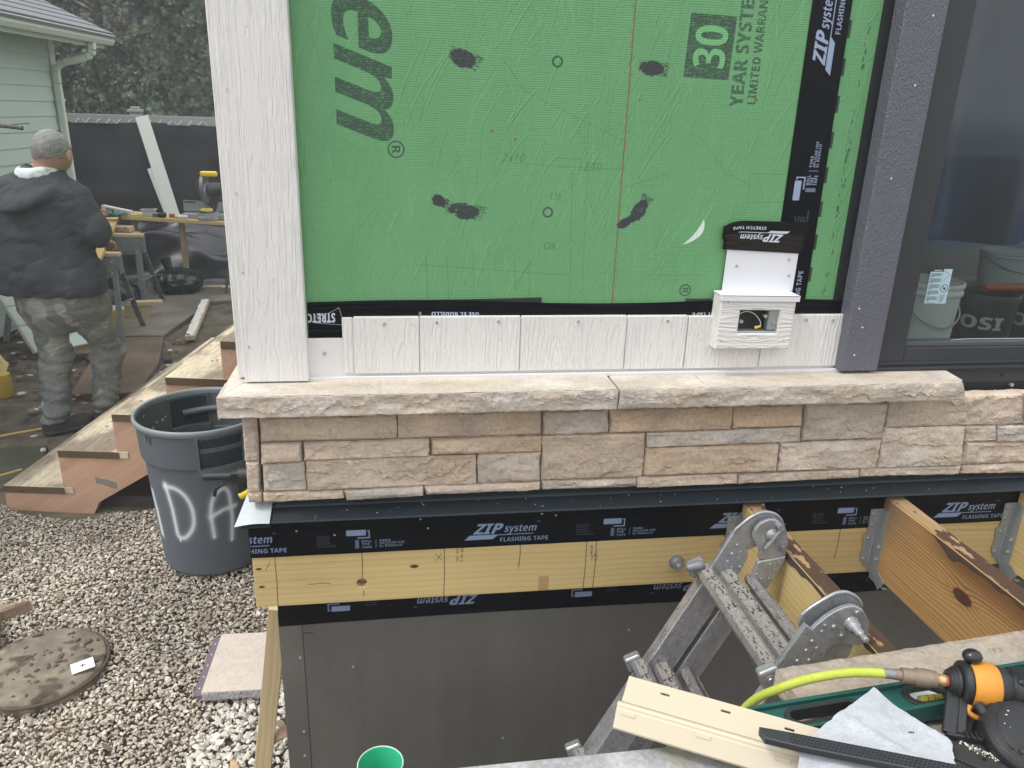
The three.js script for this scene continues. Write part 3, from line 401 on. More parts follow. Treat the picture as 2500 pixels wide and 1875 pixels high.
// broken facets: each cell of a jittered lattice is a small tilted plane
function facet(x, y, fx, fy, sd) {
  const X = x * fx, Y = y * fy, xi = Math.floor(X), yi = Math.floor(Y); let best = 9, h = 0, b2 = 9;
  for (let j = -1; j <= 1; j++) for (let i = -1; i <= 1; i++) { const a = H[(xi + i + 512 & 255) + H[(yi + j + 512 + (sd | 0) * 7) & 255]], b = H[a + 31], cx = xi + i + a / 255, cy = yi + j + b / 255, dx = X - cx, dy = Y - cy, d = dx * dx + dy * dy; if (d < best) { b2 = best; best = d; const c = H[b + 77] / 127.5 - 1, e = H[a + 143] / 127.5 - 1; h = c * 0.55 + dx * e * 0.9 + dy * (0.5 * c - 0.55); } else if (d < b2) b2 = d; }
  return h;
}
// a split-faced stone: front quad (TL, TR, BR, BL in x,y), chiselled relief, rounded rim, sides running back
function stoneGeo(q, zf, zb, sd, relief = 0.006, cell = 0.0036, rim = 0.0045, drop = 0.0038) {
  const [TL, TR, BR, BL] = q, nx = Math.max(4, Math.round(Math.abs(TR[0] - TL[0]) / cell)), ny = Math.max(4, Math.round(Math.abs(TL[1] - BL[1]) / cell));
  const pos = [], idx = [], W = Math.abs(TR[0] - TL[0]), Hh = Math.abs(TL[1] - BL[1]);
  const put = (s, t) => { const x = lerp(lerp(TL[0], TR[0], s), lerp(BL[0], BR[0], s), t), y = lerp(lerp(TL[1], TR[1], s), lerp(BL[1], BR[1], s), t); return [x, y]; };
  for (let j = 0; j <= ny; j++) for (let i = 0; i <= nx; i++) {
    const s = i / nx, t = j / ny; let [x, y] = put(s, t);
    const e = Math.min(Math.min(s, 1 - s) * W, Math.min(t, 1 - t) * Hh);
    const rn = ridge(x * 9 + sd, y * 26 + sd * 1.7, 4), big = n2(x * 7 + sd * 3.1, y * 14 + sd), dia = Math.max(0, ridge(x * 16 + y * 22 + sd, y * 34 - x * 6 + sd * 2, 2) - 0.45);
    const wx = x + 0.006 * n2(x * 60, y * 60 + sd), wy = y + 0.005 * n2(x * 50 + 9, y * 60), fc = 0.55 * facet(wx + wy * 0.6, wy - wx * 0.25, 15, 36, sd) + 0.3 * facet(wx, wy - wx * 0.4, 38, 80, sd + 5);
    const h = relief * (0.3 * (rn - 0.4) + 0.4 * big + 0.4 * dia + 0.8 * fc) + 0.0012 * n2(x * 300, y * 300);
    const r = 1 - sst(0, rim, e);
    const z = zf + h * sst(-0.002, 0.01, e) - r * r * drop;
    const jx = 0.0011 * n2(y * 90 + sd, sd * 5) + 0.0005 * n2(y * 300, sd), jy = 0.0011 * n2(x * 70 + sd * 2, sd * 3) + 0.0005 * n2(x * 280, sd);
    if (i === 0 || i === nx) x += jx; if (j === 0 || j === ny) y += jy;
    pos.push(x, y, z);
  }
  const n = (nx + 1) * (ny + 1), a = (i, j) => j * (nx + 1) + i;
  for (let j = 0; j < ny; j++) for (let i = 0; i < nx; i++) idx.push(a(i, j), a(i, j + 1), a(i + 1, j + 1), a(i, j), a(i + 1, j + 1), a(i + 1, j));
  const ring = []; for (let i = 0; i < nx; i++) ring.push(a(i, 0)); for (let j = 0; j < ny; j++) ring.push(a(nx, j)); for (let i = nx; i > 0; i--) ring.push(a(i, ny)); for (let j = ny; j > 0; j--) ring.push(a(0, j));
  ring.forEach((k) => pos.push(pos[k * 3], pos[k * 3 + 1], zb));
  for (let k = 0; k < ring.length; k++) { const k2 = (k + 1) % ring.length; idx.push(ring[k], ring[k2], n + k2, ring[k], n + k2, n + k); }
  const g = new THREE.BufferGeometry(); g.setAttribute('position', new THREE.Float32BufferAttribute(pos, 3)); g.setIndex(idx);
  const c = toCreasedNormals(g, 0.9); return uvm(c, 'x', [sd * 0.37, sd * 0.53]);
}
const veneer = thing('stone_wall', 'tan split-faced stone veneer band under the siding with its pale sill stones', 'stone wall', [0, 0, 0]);
{
  const TAN = [0.665, 0.53, 0.405], PNK = [0.69, 0.565, 0.455], GRY = [0.65, 0.555, 0.455], COOL = [0.62, 0.555, 0.485], DRK = [0.655, 0.5, 0.355], LGT = [0.71, 0.605, 0.5];
  const L = [
    [[-0.258, 1.136], [-0.0005, 1.136], [-0.0015, 1.0855], [-0.259, 1.086], TAN], [[0.0025, 1.136], [0.286, 1.136], [0.2885, 1.085], [0.0025, 1.0855], TAN],
    [[-0.258, 1.0835], [-0.183, 1.083], [-0.184, 1.0445], [-0.26, 1.0425], PNK], [[-0.179, 1.082], [0.0625, 1.081], [0.0622, 1.0475], [-0.179, 1.047], PNK], [[0.067, 1.082], [0.289, 1.082], [0.2885, 1.049], [0.067, 1.05], DRK],
    [[-0.259, 1.04], [-0.18, 1.0415], [-0.18, 0.98], [-0.261, 0.98], COOL], [[-0.177, 1.0445], [0.156, 1.047], [0.158, 0.982], [-0.177, 0.98], TAN], [[0.16, 1.047], [0.2885, 1.047], [0.2885, 0.982], [0.161, 0.981], GRY],
    [[-0.262, 0.9775], [-0.107, 0.9765], [-0.107, 0.959], [-0.262, 0.956], TAN], [[-0.105, 0.9775], [0.051, 0.979], [0.051, 0.96], [-0.101, 0.957], COOL], [[0.053, 0.979], [0.29, 0.979], [0.291, 0.962], [0.057, 0.961], PNK],
    [[0.2915, 1.1365], [0.4235, 1.137], [0.4265, 1.086], [0.292, 1.085], GRY], [[0.4275, 1.138], [0.6915, 1.137], [0.693, 1.085], [0.431, 1.085], DRK], [[0.6945, 1.137], [0.847, 1.137], [0.851, 1.0875], [0.697, 1.0885], DRK],
    [[0.2915, 1.0825], [0.5065, 1.081], [0.5085, 0.9835], [0.2925, 0.984], TAN], [[0.511, 1.081], [0.8505, 1.084], [0.855, 1.051], [0.515, 1.048], COOL], [[0.511, 1.0455], [0.805, 1.047], [0.808, 0.985], [0.511, 0.986], DRK],
    [[0.294, 0.981], [0.497, 0.981], [0.498, 0.96], [0.296, 0.961], LGT], [[0.4995, 0.9825], [0.722, 0.981], [0.7235, 0.957], [0.501, 0.957], PNK],
    [[0.8535, 1.137], [1.042, 1.137], [1.0445, 1.0545], [0.859, 1.053], GRY], [[1.0445, 1.149], [1.361, 1.151], [1.381, 1.0785], [1.049, 1.0795], PNK], [[0.81, 1.0475], [1.0425, 1.051], [1.0445, 0.9835], [0.8115, 0.984], LGT],
    [[1.0455, 1.0765], [1.24, 1.077], [1.2505, 0.981], [1.048, 0.9825], LGT], [[1.243, 1.0765], [1.316, 1.0755], [1.325, 1.039], [1.248, 1.039], PNK], [[1.32, 1.0755], [1.471, 1.074], [1.483, 1.034], [1.329, 1.036], COOL],
    [[1.2535, 1.0355], [1.483, 1.032], [1.499, 0.981], [1.2535, 0.9825], PNK], [[0.7255, 0.978], [1.005, 0.9815], [1.0085, 0.961], [0.727, 0.957], PNK], [[1.009, 0.9815], [1.254, 0.979], [1.255, 0.959], [1.012, 0.962], LGT],
    [[1.258, 0.9795], [1.499, 0.979], [1.507, 0.953], [1.261, 0.959], PNK],
    [[1.363, 1.151], [1.9, 1.151], [1.9, 1.078], [1.384, 1.0785], TAN], [[1.474, 1.074], [1.9, 1.074], [1.9, 1.034], [1.486, 1.034], DRK], [[1.486, 1.03], [1.9, 1.03], [1.9, 0.956], [1.502, 0.956], GRY],
  ];
  srand(77);
  L.forEach((s, i) => { const c = s[4], k = rr(0.95, 1.06); part('stone', stoneGeo(s.slice(0, 4), -1.42 + rr(-0.004, 0.004), -1.452, 3.7 * i + 1.3, rr(0.0065, 0.0095)), stoneM(c.map((v) => +(v * k).toFixed(3))), veneer); });
  // cut ends of the return course at the corner, running back along the side of the house
  for (const [y0, y1, xr, c] of [[1.046, 1.136, -0.2635, PNK], [0.98, 1.0445, -0.2665, PNK], [0.9565, 0.978, -0.265, TAN]]) { const g = stoneGeo([[-0.2905, y1], [xr, y1], [xr - 0.002, y0], [-0.291, y0]], -1.424, -1.9, y0 * 30, 0.003, 0.004, 0.003); part('stone', g, stoneM(c), veneer); }
  for (let i = 0; i < 5; i++) part('stone', bx(-0.2905, -0.266, 0.957, 1.136, -1.905 - (i + 1) * 0.6, -1.907 - i * 0.6, 0.004), stoneM(i % 2 ? TAN : GRY), veneer);
  part('mortar_bed', [bx(-0.26, 1.9, 0.962, 1.136, -1.4785, -1.434, 0), bx(-0.2895, -0.275, 0.962, 1.134, -4.8, -1.47, 0)], std([0.26, 0.22, 0.19], { roughness: 0.95 }), veneer);
  // sill stones
  const sill = std([0.63, 0.55, 0.46], { map: stoneMap, bumpMap: stoneBump, bumpScale: 0.003, roughness: 0.92 }), sillTop = std([0.68, 0.6, 0.5], { map: stoneMap, roughness: 0.85, bumpMap: fineBump, bumpScale: 0.0006 });
  const S = (q, sd, zf = -1.372) => stoneGeo(q, zf, -1.4545, sd, 0.006, 0.0032, 0.002, 0.001);
  const addSill = (q, sd, top) => { const s = part('sill_stone', S(q, sd), sill, veneer); part('top_face', uvm(ext(top.map(([x, z]) => [x, -z]), 0.0006).rotateX(-Math.PI / 2).translate(0, 1.1968, 0), 'x'), sillTop, s, 'smooth sawn top of the sill stone'); };
  addSill([[-0.3205, 1.1965], [0.4265, 1.1965], [0.4265, 1.1575], [-0.3205, 1.1575]], 4.1, [[-0.318, -1.377], [0.4255, -1.377], [0.4255, -1.468], [-0.281, -1.468], [-0.281, -1.455]].slice(0, 4).map((p, i) => (i === 3 ? [-0.279, -1.468] : p)));
  addSill([[0.4295, 1.1965], [1.166, 1.1965], [1.182, 1.159], [0.4295, 1.1575]], 6.6, [[0.431, -1.377], [1.163, -1.377], [1.178, -1.392], [1.186, -1.458], [0.431, -1.458]]);
  part('sill_stone', stoneGeo([[1.15, 1.1955], [1.182, 1.1955], [1.182, 1.16], [1.15, 1.16]].map(([x, y]) => [x, y]), -1.392, -1.4545, 8.2, 0.004, 0.004, 0.006), sill, veneer);
  // return sill along the side of the house
  const r = part('sill_stone', bx(-0.321, -0.2795, 1.158, 1.1962, -4.6, -1.3785, 0.004), sill, veneer, 'side return of the sill stone');
  part('top_face', uvm(ext([[-0.3185, 1.381], [-0.2835, 1.4655], [-0.2835, 4.59], [-0.3185, 4.59]], 0.0006).rotateX(-Math.PI / 2).translate(0, 1.1963, 0), 'x'), sillTop, r);
}
{
  const f = thing('drip_flashing', 'dark metal drip flashing under the stone band, bent pale tip at its left end', 'flashing', [0, 0, 0]);
  part('strip', sweepX([[0.985, -1.447], [0.941, -1.447], [0.938, -1.4445], [0.923, -1.408], [0.9195, -1.4065], [0.9185, -1.408]], -0.256, 2.0), M.flashing, f);
  part('ridge', sweepX([[0.9385, -1.444], [0.9392, -1.4425], [0.9365, -1.4405]], -0.256, 2.0), M.flashing, f);
  part('corner_tip', sheet((s, t) => [lerp(lerp(-0.317, -0.2505, s), lerp(-0.302, -0.2485, s), t), lerp(0.9185 + 0.004 * s, 0.952, t) + 0.003 * Math.sin(s * 3), lerp(-1.4, -1.452 - 0.02 * (1 - s), t)], 8, 8, 0.0008), std([0.42, 0.46, 0.47], { metalness: 0.5, roughness: 0.4, bumpMap: fineBump, bumpScale: 0.0004 }), f, 'bent silver corner tip');
  part('under_tip', sheet((s, t) => [lerp(-0.31, -0.25, s), lerp(0.914, 0.93, t) - 0.002 * (1 - s), lerp(-1.403, -1.45, t)], 6, 4, 0.0008), M.flashing, f);
  srand(15); const spk = []; for (let i = 0; i < 46; i++) { const t = rnd(), s = rr(0.1, 0.95); const g = new THREE.IcosahedronGeometry(rr(0.0006, 0.0018), 0); g.scale(1, 0.4, 1); g.translate(lerp(-0.2, 1.5, t), lerp(0.938, 0.923, s), lerp(-1.4445, -1.408, s)); spk.push(g); }
  stuff(part('mortar_crumbs', spk, std([0.62, 0.58, 0.52]), f));
}

// ---------------------------------------------------------------- deck framing: ledger, joists, hangers, tapes
const deck = thing('deck_frame', 'treated pine deck ledger and joists fixed to the house under the stone band', 'deck frame', [0, 0, 0]);
{
  const ledgerT = canvasTex(2048, 256, (c, W, Hh) => { // 1.8 m x 0.225 m of boards drawn in metres: pencil lines, stamp
    const base = T.pine.image.data; const id = c.createImageData(W, Hh);
    for (let j = 0; j < Hh; j++) for (let i = 0; i < W; i++) { const u = (i / W) * 1.8 * 0.5, v = (1 - j / Hh) * 0.225 * 4, x = Math.floor((u % 1) * 1024), y = Math.floor((v % 1) * 256), s = (y * 1024 + x) * 4, k = (j * W + i) * 4; for (let q = 0; q < 3; q++) id.data[k + q] = base[s + q]; id.data[k + 3] = 255; }
    c.putImageData(id, 0, 0);
    const X = (x) => ((x + 0.3) / 1.8) * W, Y = (y) => (1 - (y - 0.7) / 0.225) * Hh;
    const ln = (p, a = 0.75, w = 2) => { c.strokeStyle = `rgba(60,48,40,${a})`; c.lineWidth = w; c.beginPath(); p.forEach(([x, y], i) => (i ? c.lineTo(X(x), Y(y)) : c.moveTo(X(x), Y(y)))); c.stroke(); };
    for (const [a, b, k] of [[-0.252, 0.7, 0.83], [-0.077, 0.765, 0.83], [0.094, 0.7, 0.835], [0.256, 0.775, 0.835], [0.402, 0.7, 0.835], [0.424, 0.7, 0.835], [0.995, 0.75, 0.835]]) ln([[a, k], [a + 0.001, (k + b) / 2], [a - 0.001, b]]);
    ln([[-0.076, 0.735], [-0.0755, 0.72]]); ln([[-0.262, 0.815], [-0.272, 0.795]], 0.5); ln([[-0.19, 0.757], [-0.16, 0.758], [-0.143, 0.756]], 0.6); ln([[0.075, 0.815], [0.09, 0.798]], 0.5); ln([[0.089, 0.816], [0.077, 0.797]], 0.5); ln([[0.252, 0.78], [0.258, 0.766]], 0.4);
    c.fillStyle = 'rgba(74,56,40,0.85)'; const vt = (s, x, y, h, w, f = 'bold # sans-serif') => { c.save(); c.translate(X(x), Y(y)); c.rotate(Math.PI / 2); fit(c, s, 0, 0, h, w, f); c.restore(); };
    vt('SPIB. No.2', 0.129, 0.832, 7, 44); vt('▢ 19 KD', 0.119, 0.832, 6, 22); vt('(434)', 0.119, 0.806, 6, 14);
    c.fillStyle = 'rgba(60,60,58,0.75)'; c.font = '30px sans-serif'; c.fillText('1', X(0.407), Y(0.797)); c.fillText('½', X(0.411), Y(0.78));
    for (const [x, y, r] of [[0.031, 0.787, 6], [0.24, 0.832, 8], [-0.285, 0.8, 4], [-0.282, 0.757, 4]]) { c.fillStyle = 'rgba(84,46,26,0.85)'; c.beginPath(); c.ellipse(X(x), Y(y), r * 1.8, r * 0.8, 0, 0, 7); c.fill(); c.fillStyle = 'rgba(50,26,14,0.9)'; c.beginPath(); c.ellipse(X(x), Y(y), r * 0.7, r * 0.5, 0, 0, 7); c.fill(); }
    c.fillStyle = 'rgba(120,80,40,0.35)'; c.fillRect(X(0.3), Y(0.745), 26, 70);
  });
  const ledgerM = std([1, 1, 1], { map: ledgerT, roughness: 0.75 });
  const hole = []; for (let i = 0; i < 20; i++) hole.push([-0.079 + 0.0105 * Math.cos(i / 20 * 6.283) * (1 + 0.12 * n2(i, 3)), 0.7525 + 0.0105 * Math.sin(i / 20 * 6.283) * (1 + 0.12 * n2(i, 8))]);
  const lg = clean(ext([[-0.2965, 0.7075], [2.0, 0.7075], [2.0, 0.916], [-0.2965, 0.916]], 0.034, { holes: [hole], bevel: 0.0015 })); lg.translate(0, 0, -1.4705);
  { const p = lg.attributes.position, uv = lg.attributes.uv; for (let i = 0; i < p.count; i++) uv.setXY(i, (p.getX(i) + 0.3) / 1.8, (p.getY(i) - 0.7) / 0.225); }
  const led = part('ledger_board', lg, ledgerM, deck, 'ledger board with pencil lines and a bolt hole');
  ledgerT.wrapS = ledgerT.wrapT = THREE.RepeatWrapping;
  part('bolt', [cyl([-0.079, 0.7525, -1.4705], [-0.079, 0.7525, -1.452], 0.0085, 0.0085, 6), cyl([-0.079, 0.7525, -1.4705], [-0.079, 0.7525, -1.462], 0.0102, 0.0102, 20)], M.galv, led, 'bolt sunk in its hole');
  const mainT = tapeTex(-0.3, 1.45, 92, [-0.712, -0.169, 0.374, 0.917, 1.46], false, 'FLASHING TAPE', 1.17, (c, X, h) => { c.fillStyle = INK; c.globalAlpha = 0.8; fit(c, 'FLASHING TAPE', X(0.45), h - 74, 9, 100, 'bold # sans-serif'); fit(c, 'TAPE | EL RODILLO', X(0.68), h - 76, 6, 110, 'bold # sans-serif'); });
  const bend = (x0, x1, y0, y1, z) => sheet((s, t) => [lerp(x0, x1, s), lerp(y0, y1, t), z + (t > 0.9 ? -0.002 : 0) + 0.0006 * n2(s * 40, t * 4)], 60, 6, 0.0012);
  part('flashing_tape', bend(-0.2975, 1.4525, 0.8268, 0.9188, -1.4344), tapeMat(mainT), deck, 'black flashing tape lapped over the top of the ledger');
  part('flashing_tape', bend(1.453, 2.0, 0.8268, 0.9188, -1.4344), M.black, deck);
  part('flashing_tape', sheet((s, t) => [-0.298 - 0.0006, lerp(0.827, 0.9185, t), lerp(-1.6, -1.4346, s)], 4, 4, 0.001), M.black, deck);
  part('tape_cover', bx(-0.2965, 2.0, 0.9165, 0.9178, -1.47, -1.4365, 0), M.black, deck);
  const lowT = tapeTex(-0.262, 1.45, 84, [-0.05, 0.492, 1.035, 1.577], true);
  part('flashing_tape', strip(-0.2605, 1.45, 0.63, 0.714, -1.4725, 0.0014, (s, t) => (t < 0.1 ? 0.004 * Math.sin(s * 6) : 0)), tapeMat(lowT), deck, 'black flashing tape below the ledger, printed upside down');
  part('bolt', [lathe([[0, 0], [0.017, 0], [0.0175, 0.002], [0.006, 0.0035]], 24).rotateX(Math.PI / 2).translate(0.611, 0.764, -1.435), cyl([0.611, 0.764, -1.432], [0.611, 0.764, -1.42], 0.0125, 0.0125, 6), cyl([0.611, 0.764, -1.42], [0.611, 0.764, -1.408], 0.006, 0.0055, 12)], M.galv, deck, 'hex nut and washer on a through bolt');
  for (const [x, y] of [[-0.205, 0.885], [-0.13, 0.872], [0.06, 0.878], [0.045, 0.9], [0.3, 0.9], [0.33, 0.895]]) part('nail', new THREE.SphereGeometry(0.0022, 8, 6).scale(1, 1, 0.5).translate(x, y, -1.433), std([0.5, 0.48, 0.2], { metalness: 0.6, roughness: 0.4 }), deck);
  // joists: x, own material
  const knotT = canvasTex(1400, 360, (c, W, Hh) => { // face of the joist with the big knot: u 0..1.0 m from the ledger, v over its depth
    const d = c.createImageData(W, Hh);
    for (let j = 0; j < Hh; j++) for (let i = 0; i < W; i++) {
      const x = i / W, y = 1 - j / Hh, dx = (x - 0.2755), dy = (y - 0.613) * 0.2, q = Math.hypot(dx * 0.62, dy), K = 0.0155;
      let yy = y * 0.21 + Math.sign(dy) * 0.034 * Math.exp(-q / 0.034) * Math.exp(-Math.abs(dx) * 8) + 0.012 * fbm(x * 3, y * 2, 3);
      if (y > 0.8) yy *= 1 + (y - 0.8) * 0.4;
      let r = yy * 105; r -= Math.floor(r); let g = Math.pow(r, 1.6) * (0.5 + 0.5 * sst(0.4, 0.9, y)) + 0.2 * fbm(x * 8, y * 30, 3) + 0.1 * n2(x * 20, y * 300);
      const wet = sst(0.72 - x * 0.25, 1.0, y + 0.06 * fbm(x * 9, y * 4, 3)) * sst(0.1, 0.26, x); const kn = 1 - sst(K * 0.85, K, Math.hypot(dx * 0.55, dy)), halo = Math.exp(-Math.max(0, q - K * 0.9) / 0.012) * (0.35 + 0.35 * Math.sin(q * 1500));
      const base = [0.72, 0.58, 0.38], dark = [0.44, 0.29, 0.15], k = (j * W + i) * 4; g = clamp(g + halo * 0.6);
      for (let m = 0; m < 3; m++) { let v = lerp(base[m], dark[m], g); v = lerp(v, [0.36, 0.23, 0.12][m], wet * 0.75); v = lerp(v, [0.36, 0.23, 0.14][m] * (0.8 + 0.3 * Math.sin(q * 2600)), kn); v = lerp(v, [0.50, 0.42, 0.35][m], sst(0.14, 0.02, x) * sst(0.3, 0.9, y) * 0.6); d.data[k + m] = clamp(v) * 255; } d.data[k + 3] = 255;
    }
    c.putImageData(d, 0, 0);
  });
  const topDirt = dataTex(256, 512, (u, v) => { const n = fbm(u * 2.4 + 5, v * 62, 4) + 0.5 * fbm(u * 7, v * 190, 3); const k = sst(-0.05, 0.06, n + 0.8 * sst(0.05, 0.16, v) - 0.42); return [0, 1, 2].map((i) => lerp([0.64, 0.53, 0.39][i], [0.3, 0.215, 0.155][i], k) * (1 + 0.12 * n2(u * 60, v * 60))); });
  const mkJoist = (x0, x1, knot) => {
    const j = part('joist', bx(x0, x1, 0.712, 0.905, -1.4325, 0.35, 0.003, 'z', [0.2 + x0, x0 * 0.6]), knot ? M.pineKnot : M.pine, deck);
    part('weathered_top', sheet((s, t) => [lerp(x0 + 0.002, x1 - 0.002, s), 0.9066 + 0.0004 * n2(s * 5, t * 60), lerp(-1.43, 0.3, t)], 3, 60, 0.0008), std([1, 1, 1], { map: topDirt, roughness: 0.9, bumpMap: fineBump, bumpScale: 0.0006 }), j, 'top edge stained dark by old membrane');
    part('membrane_rag', sheet((s, t) => { const zz = lerp(-1.27, -0.6, s); return [x0 - 0.0006 - (knot ? 0.0012 : 0), lerp(0.9055, 0.9055 - Math.max(0.001, 0.008 + 0.02 * fbm(zz * 16 + x0 * 9, 3, 3) + 0.012 * sst(0.2, 0.5, n2(zz * 14, x0)) ) * sst(0, 0.06, s), t), zz]; }, 90, 2, 0.0008), std([0.075, 0.048, 0.034], { roughness: 0.9, bumpMap: fineBump, bumpScale: 0.001 }), j, 'ragged dark scrap of membrane');
    if (knot) part('knotted_face', sheet((s, t) => [x0 - 0.0008, lerp(0.714, 0.903, t), lerp(-1.4315, -0.43, s)], 2, 2, 0.0008), std([1, 1, 1], { map: knotT, roughness: 0.65 }), j, 'wet pine face with a large knot');
    return j;
  };
  const zt = [0.748, 1.0905, 1.43, 1.77]; zt.forEach((x, i) => mkJoist(x, x + 0.0385, i === 1));
  for (const x of zt) {
    const h = sub('joist_hanger', deck, 'galvanised joist hanger with bent flange'), y0 = 0.735, y1 = 0.876;
    const fl = ext([[-0.032, y0 + 0.006], [-0.036, y0 + 0.026], [-0.033, y0 + 0.03], [-0.033, y0 + 0.055], [-0.037, y0 + 0.06], [-0.036, y0 + 0.075], [-0.029, y0 + 0.08], [-0.031, y1 - 0.002], [-0.024, y1], [-0.0015, y1], [-0.0015, y0 - 0.03], [-0.012, y0 - 0.012]], 0.0012);
    part('flange', fl.translate(x, 0, -1.432), M.hanger, h);
    part('side_plate', [bx(x - 0.0022, x - 0.001, y0 - 0.04, y1, -1.4315, -1.408, 0.0004), beam([x - 0.002, y0 - 0.02, -1.41], [x - 0.002, 0.699, -1.385], 0.0012, 0.03, 0), bx(x - 0.002, x + 0.04, 0.6975, 0.6995, -1.431, -1.375, 0.0004)], M.hanger, h);
    part('ridge', cyl([x - 0.012, y0, -1.431], [x - 0.012, y1 - 0.004, -1.431], 0.0022, 0.0022, 8), M.hanger, h);
    for (const [dx, dy] of [[-0.024, y1 - 0.012], [-0.022, y1 - 0.04], [-0.025, y1 - 0.075], [-0.027, y0 + 0.012]]) part('nail', new THREE.SphereGeometry(0.0042, 10, 6).scale(1, 1, 0.6).translate(x + dx, dy, -1.43), M.hanger, h);
    for (const dy of [y0 + 0.05, y0 + 0.018]) part('nail', cyl([x - 0.002, dy, -1.418], [x - 0.006, dy + 0.001, -1.415], 0.0042, 0.0035, 8), M.hanger, h);
  }
  part('screw', [cyl([0.782, 0.9, -1.4], [0.776, 0.919, -1.397], 0.004, 0.004, 8)], std([0.2, 0.12, 0.08], { metalness: 0.5 }), deck, 'rusty screw in the joist top');
}
{ // grey skirting below
  const s = thing('skirting_panel', 'smooth grey brown skirting panel on the foundation under the ledger', 'panel', [0, 0, 0]);
  const pm = dataTex(512, 512, (u, v) => { const k = 1 + 0.1 * fbm(u * 5, v * 4, 5) + 0.06 * fbm(u * 30, v * 3, 3) + 0.03 * n2(u * 200, v * 200) - 0 + (n2(u * 170 + 7, v * 170) > 0.97 ? 0.2 : 0); return [0.36 * k, 0.35 * k, 0.33 * k]; });
  const m = std([1, 1, 1], { map: pm, roughness: 0.6 });
  part('panel', bx(-0.2115, 2.2, -0.05, 0.66, -1.4785, -1.4745, 0.0005), m, s);
  part('corner_strip', bx(-0.2625, -0.2127, -0.05, 0.66, -1.4785, -1.4735, 0.001), m, s);
  part('return', bx(-0.2633, -0.2595, -0.05, 0.66, -3.5, -1.479, 0), m, s);
  part('wall_core', bx(-0.2585, 2.2, -0.05, 0.66, -1.62, -1.4795, 0), std([0.3, 0.29, 0.28]), s);
  for (const [x, y] of [[-0.221, 0.545], [-0.107, 0.51], [0.53, 0.56], [0.55, 0.49], [0.24, 0.27], [-0.224, 0.34], [-0.226, 0.27]]) part('screw', cyl([x, y, -1.4745], [x, y, -1.4715], 0.0034, 0.003, 10), M.screw, s);
  part('trim_bead', bx(-0.2112, -0.19, 0.607, 0.6085, -1.4744, -1.4738, 0), M.black, s);
}

// ---------------------------------------------------------------- ground: yard, soil, gravel, slabs
const hgt = (x, z) => 0.012 * fbm(x * 2.1, z * 2.1, 3);
{
  const yard = dataTex(512, 512, (u, v) => { const k = 0.9 + 0.25 * fbm(u * 12, v * 12, 5), g = sst(0, 0.3, fbm(u * 5, v * 5, 3)); return [0.36 * k, lerp(0.33, 0.36, g) * k, 0.27 * k]; }, true, [0.25, 0.25]);
  struct(part('ground', uvm(new THREE.PlaneGeometry(90, 90).rotateX(-Math.PI / 2).translate(0, -0.09, 0), 'x'), std([1, 1, 1], { map: yard, roughness: 0.95 }), scene));
  // bare soil towards the back, lumpy
  const soilT = dataTex(1024, 1024, (u, v) => { const a = fbm(u * 16, v * 16, 6), b = fbm(u * 5 + 3, v * 5, 3), l = sst(0.35, 0.6, fbm(u * 70, v * 70, 3)); const g = sst(0.05, 0.3, b), k = 0.85 + 0.5 * a; const c = [lerp(0.42, 0.38, g) * k, lerp(0.37, 0.36, g) * k, lerp(0.32, 0.3, g) * k]; return c.map((q, i) => lerp(q, [0.52, 0.48, 0.42][i], l * 0.5)); }, true, [0.4, 0.4]);
  const g = new THREE.PlaneGeometry(8, 8.6, 200, 215).rotateX(-Math.PI / 2); g.translate(-3.6, 0, -7.4);
  const p = g.attributes.position; for (let i = 0; i < p.count; i++) { const x = p.getX(i), z = p.getZ(i); p.setY(i, -0.035 + hgt(x, z) + 0.022 * fbm(x * 9, z * 9, 4) + 0.02 * sst(0.15, 0.5, fbm(x * 17, z * 17, 3)) - 0.05 * sst(-3.6, -3.2, z)); } g.computeVertexNormals();
  struct(part('soil', uvm(g, 'x'), std([1, 1, 1], { map: soilT, roughness: 0.95, bumpMap: fineBump, bumpScale: 0.004 }), scene));
  const gb = new THREE.PlaneGeometry(5.4, 5.6, 60, 60).rotateX(-Math.PI / 2); gb.translate(-2.4, 0, -0.95); { const q = gb.attributes.position; for (let i = 0; i < q.count; i++) q.setY(i, -0.022 + hgt(q.getX(i), q.getZ(i))); } gb.computeVertexNormals();
  struct(part('gravel_bed', uvm(gb, 'x'), std([0.9, 0.86, 0.8], { roughness: 0.95, map: soilT }), scene));
  struct(part('deck_pit', bx(-0.25, 6, -0.08, -0.02, -1.47, 3, 0), std([0.1, 0.09, 0.08], { roughness: 0.95 }), scene));
}
